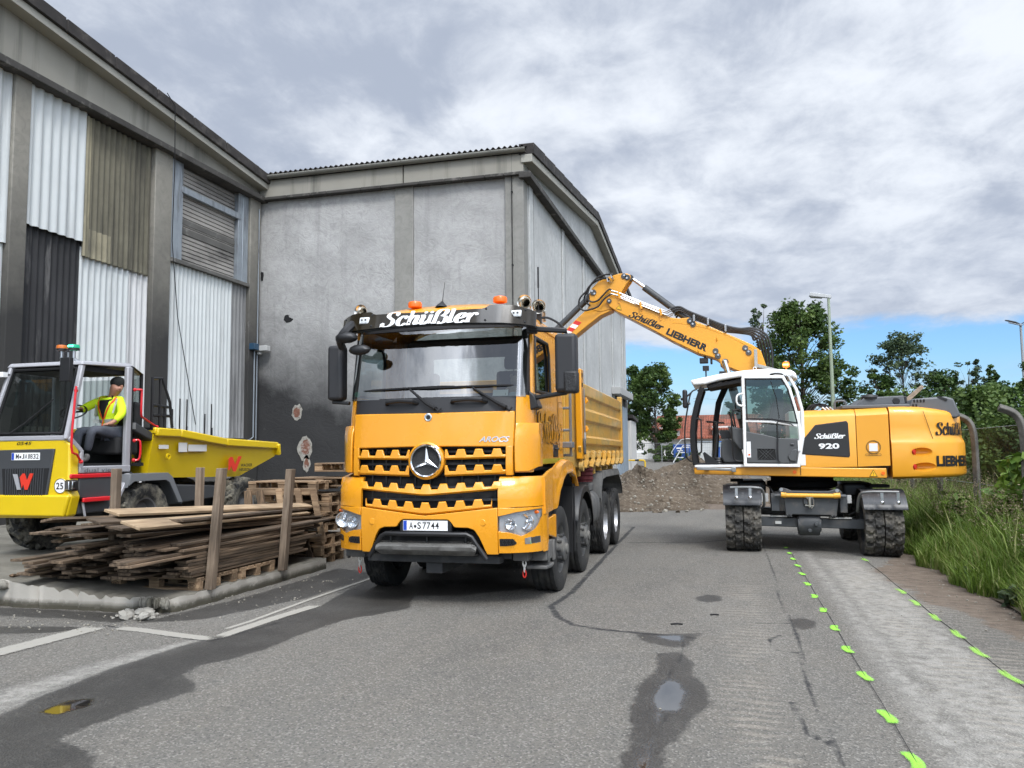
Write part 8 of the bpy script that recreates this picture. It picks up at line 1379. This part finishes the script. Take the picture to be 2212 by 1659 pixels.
def grass():
    rng = np.random.default_rng(9); n = 52000; y = 7.2+26*rng.uniform(0,1,n)**1.7; edge = np.interp(y, [7,8.6,10.1,11,12.3,15,35], [3.35,3.12,3.0,2.92,2.84,2.86,2.9])+.10*np.sin(y*3.1)+.06*np.sin(y*7.7); u = rng.uniform(0,1,n)**1.25; x = edge+u*(2.6+.03*y); z = gz(x, y)
    patch = .5+.5*np.sin(x*2.3+y*1.1)*np.sin(y*.9-x*1.4); h = (.22+.62*np.clip(u*5,0,1)*(.55+.45*patch))*rng.uniform(.55,1.25,n); h[rng.uniform(0,1,n) < .04] *= 1.5; a = rng.uniform(0,6.28,n); b = h*rng.uniform(.15,.85,n); w_ = rng.uniform(.004,.009,n)+.0003*y
    p0 = np.stack([x,y,z],-1); dr = np.stack([np.cos(a),np.sin(a),0*a],-1); sd_ = np.stack([-np.sin(a),np.cos(a),0*a],-1)*w_[:,None]; m1 = p0+dr*(b*.3)[:,None]; m1[:,2] += h*.6; m2 = p0+dr*b[:,None]; m2[:,2] += h*.97
    V = np.stack([p0-sd_,p0+sd_,m1+sd_*.8,m1-sd_*.8,m2],1).reshape(-1,3); i = np.arange(n)*5; F4 = np.stack([i,i+1,i+2,i+3],-1); F3 = np.stack([i+3,i+2,i+4],-1); me = bpy.data.meshes.new('grass'); me.vertices.add(5*n); me.vertices.foreach_set('co', V.ravel()); me.loops.add(7*n); me.loops.foreach_set('vertex_index', np.concatenate([F4.ravel(),F3.ravel()])); me.polygons.add(2*n); me.polygons.foreach_set('loop_start', np.concatenate([np.arange(n)*4, 4*n+np.arange(n)*3])); me.update(calc_edges=True)
    tone = np.clip(.25+.5*patch*rng.uniform(.5,1,n)+rng.normal(0,.14,n), 0, 1); tone[rng.uniform(0,1,n) < .08] = .97; me.attributes.new('tone','FLOAT','POINT').data.foreach_set('value', np.repeat(tone,5).astype(np.float32)); me.materials.append(LF['grass']); o = bpy.data.objects.new('grass', me); COL.objects.link(o); struct(o, 'stuff')
    k = 2600; y = 8+18*rng.uniform(0,1,k)**1.4; x = 3.2+rng.uniform(0,1,k)*1.6; z = gz(x,y)+rng.uniform(.65,1.15,k); cl = np.repeat(np.stack([x,y,z],-1), 7, 0)+rng.normal(size=(7*k,3))*np.array([.02,.02,.06]); s = leafmesh('seed_heads', cl, rng.uniform(0,1,7*k), LF['dry'], .012, seed=4, elong=2.6); struct(s, 'stuff')
grass()
SOILM = pm('verge_soil', (.07,.055,.035), .95, var=.3, vs=2, bump=1, bs=14); xs_ = lin(2.95, 9.5, 40); m = MB(); m.grid([[(x, y, float(gz(x, y))+.012+.02*math.sin(x*5+y*3)) for x in xs_] for y in lin(6, 40, 90)]); struct(m.build('verge', SOILM, smooth=60))
# ---------------------------------------------------------------- wire fence with bent concrete posts
PST = pm('fence_post_concrete', (.125,.117,.105), .95, var=.3, vs=4, bump=.8, bs=24, dirt=((.06,.058,.05), .4, 5)); fe = thing('wire_fence', 'rusty diamond mesh fence on grey concrete posts with bent tops', 'fence', (4.1, 18, float(gz(4.1, 18))))
for y in (10.7, 13.2, 15.65, 18.2, 20.8, 23.4, 26, 28.6):
    z0 = float(gz(4.1, y)); m = MB(); P = spline([(0,0,-.1),(0,0,1.0),(0,0,1.72),(-.03,0,1.98),(-.12,0,2.12),(-.30,0,2.20)], 5); m.tube(P, .064, 4); o = m.build('post', PST, fe, bevel=.012, smooth=40); o.location = (0, y-18, z0-fe.location.z)
m = MB()
for k in range(-34, 340):
    y = 8+k*.065
    for s_ in (1, -1):
        ya, yb = (y, y+1.95*.9) if s_ > 0 else (y+1.95*.9, y); m.add([(0, ya-18-.0035, -.02), (0, ya-18+.0035, -.02), (0.004*s_, yb-18+.0035, 1.95), (.004*s_, yb-18-.0035, 1.95)], [(0,1,2,3)])
mw = m.build('wire_mesh', pm('rusty_wire', (.10,.085,.07), .8, .2, var=.3, vs=3), fe, smooth=0); mw.location = (.06, 0, 0)
m = MB(); [m.tube([(.05, -10, z), (.05, 12, z)], .004, 4) for z in (.1, 1.0, 1.95)]; m.build('tension_wire', MT['galv'], fe)
# ---------------------------------------------------------------- street lamps
lp = thing('street_lamp', 'pale green street lamp post with one flat grey head beside the big maple', 'street lamp', (4.70, 40, float(gz(4.7,40)))); h_ = 8.75-lp.location.z; m = MB(); m.tube([(0,0,0),(0,0,h_*.5),(0,0,h_)], [.10,.085,.06], 12); m.build('pole', pm('pole_green', (.27,.32,.23), .6, var=.12, vs=2, dirt=((.2,.12,.07), .1, 3)), lp)
m = MB(); m.hexa([(-.85,-.15,h_+.16),(.12,-.06,h_+.0),(.12,.06,h_+.0),(-.85,.15,h_+.16)], [(-.80,-.14,h_+.33),(.12,-.06,h_+.16),(.12,.06,h_+.16),(-.80,.14,h_+.33)]); hd_ = m.build('lamp_head', pm('lamp_grey', (.42,.43,.43), .5), lp, bevel=.02); m = MB(); m.hexa([(-.78,-.12,h_+.09),(-.28,-.10,h_+.03),(-.28,.10,h_+.03),(-.78,.12,h_+.09)], [(-.80,-.13,h_+.15),(-.25,-.12,h_+.06),(-.25,.12,h_+.06),(-.80,.13,h_+.15)]); m.build('lamp_cover', pm('lamp_cover', (.16,.16,.15), .3), hd_)
l2 = thing('street_lamp', 'tall slim lamp post with two leaf shaped dark heads at the right picture edge', 'street lamp', (14.15, 45, float(gz(14,45)))); h_ = 7.85-l2.location.z; m = MB(); m.tube([(0,0,0),(0,0,h_)], [.085,.055], 10); m.build('pole', pm('pole_grey', (.30,.31,.32), .5, .3), l2)
for s_ in (-1, 1):
    m = MB(); m.sheet([[(s_*.05,-.02,h_-.03),(s_*.05,.02,h_-.03)],[(s_*.25,-.13,h_+.05),(s_*.25,.13,h_+.05)],[(s_*.55,-.10,h_+.14),(s_*.55,.10,h_+.14)],[(s_*.68,-.02,h_+.17),(s_*.68,.02,h_+.17)]], (0,0,.05)); m.build('lamp_head', pm('lamp_dark', (.035,.033,.032), .5), l2, bevel=.01)
    m = MB(); m.bar((0,-.05,h_-.1), (s_*.6,-.3,h_+.03), .10, .03); m.build('lamp_arm', MT['galv'], l2)
# ---------------------------------------------------------------- yard end: rail, mesh fence, containers, ladder, houses
rl = thing('barrier_rail', 'yellow tube rail with black bands beside the blue grey door', 'rail', (-5.0, 46, float(gz(-5,46)))); z = 1.23-rl.location.z; m = MB(); m.tube([(-.55,0,z),(.30,0,z),(.38,0,z-.02),(.41,0,z-.1),(.41,0,-.05)], .045, 10); m.build('tube', pm('rail_yellow', (.75,.47,.01), .4), rl); m = MB(); m.cyl((-.14,0,z), (.08,0,z), .047); m.build('black_band', BLK, rl); m = MB(); m.cyl((.41,0,z-.38), (.41,0,z-.5), .047); m.build('black_band', BLK, rl)
bf = thing('mesh_panel_fence', 'thin grey mesh fence across the yard end in front of the hedge', 'fence', (-3, 58, .95)); m = MB(); [m.tube([(x,0,0),(x,0,1.75)], .03, 6) for x in (-3.55,)]; [m.tube([(x,0,0),(x,0,1.3)], .025, 6) for x in (-1.6,.2,2.4,4.5)]; m.build('post', pm('fence_grey', (.35,.36,.36), .5, .3), bf)['kind'] = 'stuff'; m = MB(); m.tube([(-3.5,0,1.33),(5,0,1.33)], .02, 5); [m.tube([(-3.5+.12*k,0,.05),(-3.5+.12*k,0,1.33)], .004, 3) for k in range(70)]; [m.tube([(-3.5,0,.2*k),(5,0,.2*k)], .004, 3) for k in range(1,7)]; m.build('wire_mesh', pm('mesh_grey', (.12,.125,.12), .6), bf); m = MB(); m.box(-3.35,-2.85,-.03,0,.68,.83); m.build('sign', WHT, bf)
shrub('trimmed green hedge behind the thin mesh fence at the yard end', -4.6, 61, 1.9, 1.25, 'maple', 4200, .13, 90, name='hedge'); shrub('low leafy bushes at the foot of the hedge by the yard end', -2.9, 60.4, 1.6, .7, 'bright', 2000, .10, 91, name='hedge')
ct = thing('waste_container', 'blue steel container with white print at the yard end left of the ladder', 'container', (-3.2, 60, 1.0)); CB = pm('container_blue', (.012,.075,.32), .5, var=.15, vs=1.5, dirt=((.25,.27,.30), .12, 3)); m = MB(); m.box(-.72,.75,0,1.6,.08,1.2); m.box(-.76,.79,-.03,1.63,1.12,1.2); [m.box(-.72+.36*k,-.66+.36*k,-.04,0,.08,1.2) for k in range(5)]; m.build('body', CB, ct, bevel=.015); m = MB(); text(m, 'ABFALL', (-.55,-.045,.85), (1,0,0), (0,0,1), .5, .14) if False else m.box(-.5,-.1,-.05,-.042,.88,.98); m.box(-.45,-.05,-.05,-.042,.72,.78); m.build('white_print', WHT, ct)
c2 = thing('waste_container', 'blue container with pale top seen through the excavator cab', 'container', (-.35, 60, 1.0)); m = MB(); m.box(-.55,.6,0,1.6,.08,1.4); [m.box(-.55+.36*k,-.49+.36*k,-.04,0,.08,1.4) for k in range(4)]; m.build('body', CB, c2, bevel=.015); m = MB(); m.box(-.6,.65,-.05,1.65,1.0,1.34); m.build('cover', pm('pale_blue_cover', (.25,.40,.52), .5), c2)
pnl = thing('white_cabin', 'white site cabin wall between the two blue containers', 'cabin', (-1.6, 60.6, 1.0)); m = MB(); m.box(-.9,.7,0,1.5,.0,1.35); m.build('wall', pm('cabin_white', (.55,.56,.55), .6, dirt=((.3,.3,.28), .2, 2)), pnl, bevel=.02); m = MB(); m.box(-.95,.75,-.05,1.55,1.35,1.42); m.build('roof', MT['galv'], pnl)
ld = thing('step_ladder', 'white platform ladder with side rails standing before the blue container', 'ladder', (-3.0, 57.2, .93)); m = MB(); m.tube([(-.78,0,0),(-.1,.0,1.15)], .03, 6); m.tube([(-.78,.5,0),(-.1,.5,1.15)], .03, 6); [m.tube([(-.78+.68*t,0,1.15*t),(-.78+.68*t,.5,1.15*t)], .03, 6) for t in (.2,.45,.7,.95)]; m.box(-.12,.45,0,.5,1.13,1.17); m.tube([(.42,0,1.15),(.55,0,0)], .03, 6); [m.bar((-.62+.68*t,0,1.15*t+.12), (-.2+.68*t,0,1.15*t+.12), .05, .05) for t in (.2,.5,.8)]; m.build('frame', pm('ladder_white', (.72,.73,.73), .5), ld); m = MB(); m.tube(spline([(-.75,0,.55),(-.85,0,.75),(-.3,0,1.45),(-.05,0,1.60),(.45,0,1.60),(.45,0,1.15)], 4), .022, 6); m.build('hand_rail', pm('ladder_white', (.72,.73,.73), .5), ld)
def tiles(name):
    m = pm(name, (.26,.075,.042), .85, var=.18, vs=1.2, dirt=((.10,.045,.03), .35, 1.5, (1,1,2.5))); N = m.node_tree.nodes; L = m.node_tree.links; tc = N.new('ShaderNodeTexCoord'); bp = N.new('ShaderNodeBump'); bp.inputs['Strength'].default_value = .9; bp.inputs['Distance'].default_value = .08; br = N.new('ShaderNodeTexWave'); br.bands_direction = 'Y'; br.inputs['Scale'].default_value = 1.0; br.inputs['Distortion'].default_value = 0; L.new(tc.outputs['Object'], br.inputs[0]); b2 = N.new('ShaderNodeTexWave'); b2.bands_direction = 'X'; b2.inputs['Scale'].default_value = 1.3; L.new(tc.outputs['Object'], b2.inputs[0]); ad = N.new('ShaderNodeMath'); L.new(br.outputs[0], ad.inputs[0]); L.new(b2.outputs[0], ad.inputs[1]); L.new(ad.outputs[0], bp.inputs['Height']); L.new(bp.outputs[0], N['Principled BSDF'].inputs['Normal']); return m
TIL = tiles('clay_roof_tiles'); HW_ = pm('house_render', (.62,.61,.58), .9, var=.06); WN = pm('window_dark', (.02,.022,.025), .15)
h1 = thing('house', 'long house with red tiled roof and dormers far behind the yard', 'house', (0, 82, 1.0)); m = MB(); m.box(-6.3,6,-3.5,4,-.2,2.2); m.build('wall', HW_, h1); m = MB(); m.sheet([[(x,-4.2,2.0),(x,.3,4.25),(x,4.6,2.0)] for x in lin(-6.9,6.5,3)], (0,0,-.15)); r1 = m.build('roof', TIL, h1, smooth=0)
for x0, x1 in ((-6.6,-4.3),(-1.7,.9),(2.6,4.6)):
    m = MB(); m.box(x0+.2,x1-.2,-3.9,-1.2,2.0,3.0); m.build('dormer_wall', HW_, h1); m = MB(); m.sheet([[(x,-4.3,2.75),(x,.0,3.95)] for x in (x0,x1)], (0,0,-.12)); m.build('dormer_roof', TIL, h1, smooth=0); f = MB().box((x0+x1)/2-.45,(x0+x1)/2+.45,-3.93,-3.88,2.15,2.62).build('window', pm('window_frame_white', (.7,.7,.69), .5), h1); MB().box((x0+x1)/2-.38,(x0+x1)/2+.38,-3.95,-3.925,2.2,2.57).build('pane', WN, f)
m = MB(); m.tube([(-2.9,.1,4.2),(-2.9,.1,6.1)], .04, 5); [m.tube([(-3.3+.0,.1,z),(-2.5,.1,z)], .02, 4) for z in (5.9,5.6)]; m.tube([(-2.9,.1,5.9),(-3.6,.1,4.4)], .012, 4); m.tube([(-2.9,.1,5.9),(-.5,.1,5.7),(6,.1,5.9)], .012, 4); m.build('antenna_mast', MT['galv'], h1); m = MB(); m.box(-2.7,-2.4,-.9,-.6,3.7,4.15); m.build('chimney', pm('chimney_brick', (.22,.09,.06), .9), r1)
h2 = thing('house', 'white gabled house half hidden behind the maple', 'house', (-7.4, 80, 1.0)); m = MB(); m.prism([(-1.9,-.2),(1.6,-.2),(1.6,1.9),(0,3.2),(-1.9,1.7)], 'xz', 0, 6); m.build('wall', HW_, h2); m = MB(); m.hexa([(-2.2,-.3,1.45),(0,-.3,3.2),(0,6.3,3.2),(-2.2,6.3,1.45)], [(-2.2,-.3,1.6),(0,-.3,3.35),(0,6.3,3.35),(-2.2,6.3,1.6)]); m.hexa([(0,-.3,3.2),(1.9,-.3,1.65),(1.9,6.3,1.65),(0,6.3,3.2)], [(0,-.3,3.35),(1.9,-.3,1.8),(1.9,6.3,1.8),(0,6.3,3.35)]); m.build('roof', TIL, h2, smooth=0); f = MB().box(.3,1.0,-.05,.0,.9,1.6).build('window', pm('window_frame_white', (.7,.7,.69), .5), h2); MB().box(.36,.94,-.07,-.05,.96,1.54).build('pane', WN, f)
for i, (x, w_) in enumerate(((-14, 5), (-2, 6), (7, 6), (16, 8), (28, 10))): shrub('dark treetops forming the skyline behind the houses', x, 100+3*i, w_, 3.6, 'dark', 2600, .42, 400+i, 'far treetops behind the houses', name='treetop')

# small grit swept along the kerb and the road edge
def grit():
    rr = random.Random(77); m = MB()
    for i in range(520):
        k = i % 4
        if k == 0: x, y = rr.uniform(-6.3,-5.0), rr.uniform(7.0,11.2)
        elif k == 1: x, y = rr.uniform(-8.5,-5.8), rr.uniform(6.7,7.6)
        elif k == 2: x, y = rr.uniform(2.2,3.1), rr.uniform(7.5,14)
        else: x, y = rr.uniform(-4,2.2), rr.uniform(4.5,22)
        s = rr.choice((.004,.006,.008,.012)) if k != 3 else rr.choice((.004,.006,.009)); vs, fs = _ball((0,0,0), s, 6, (rr.uniform(.8,1.5), rr.uniform(.8,1.4), .7)); z = float(gz(x, y)); m.add([(v[0]+x, v[1]+y, v[2]+z+s*.5) for v in vs], fs)
    struct(m.build('gravel', STN, smooth=0), 'stuff')
grit()
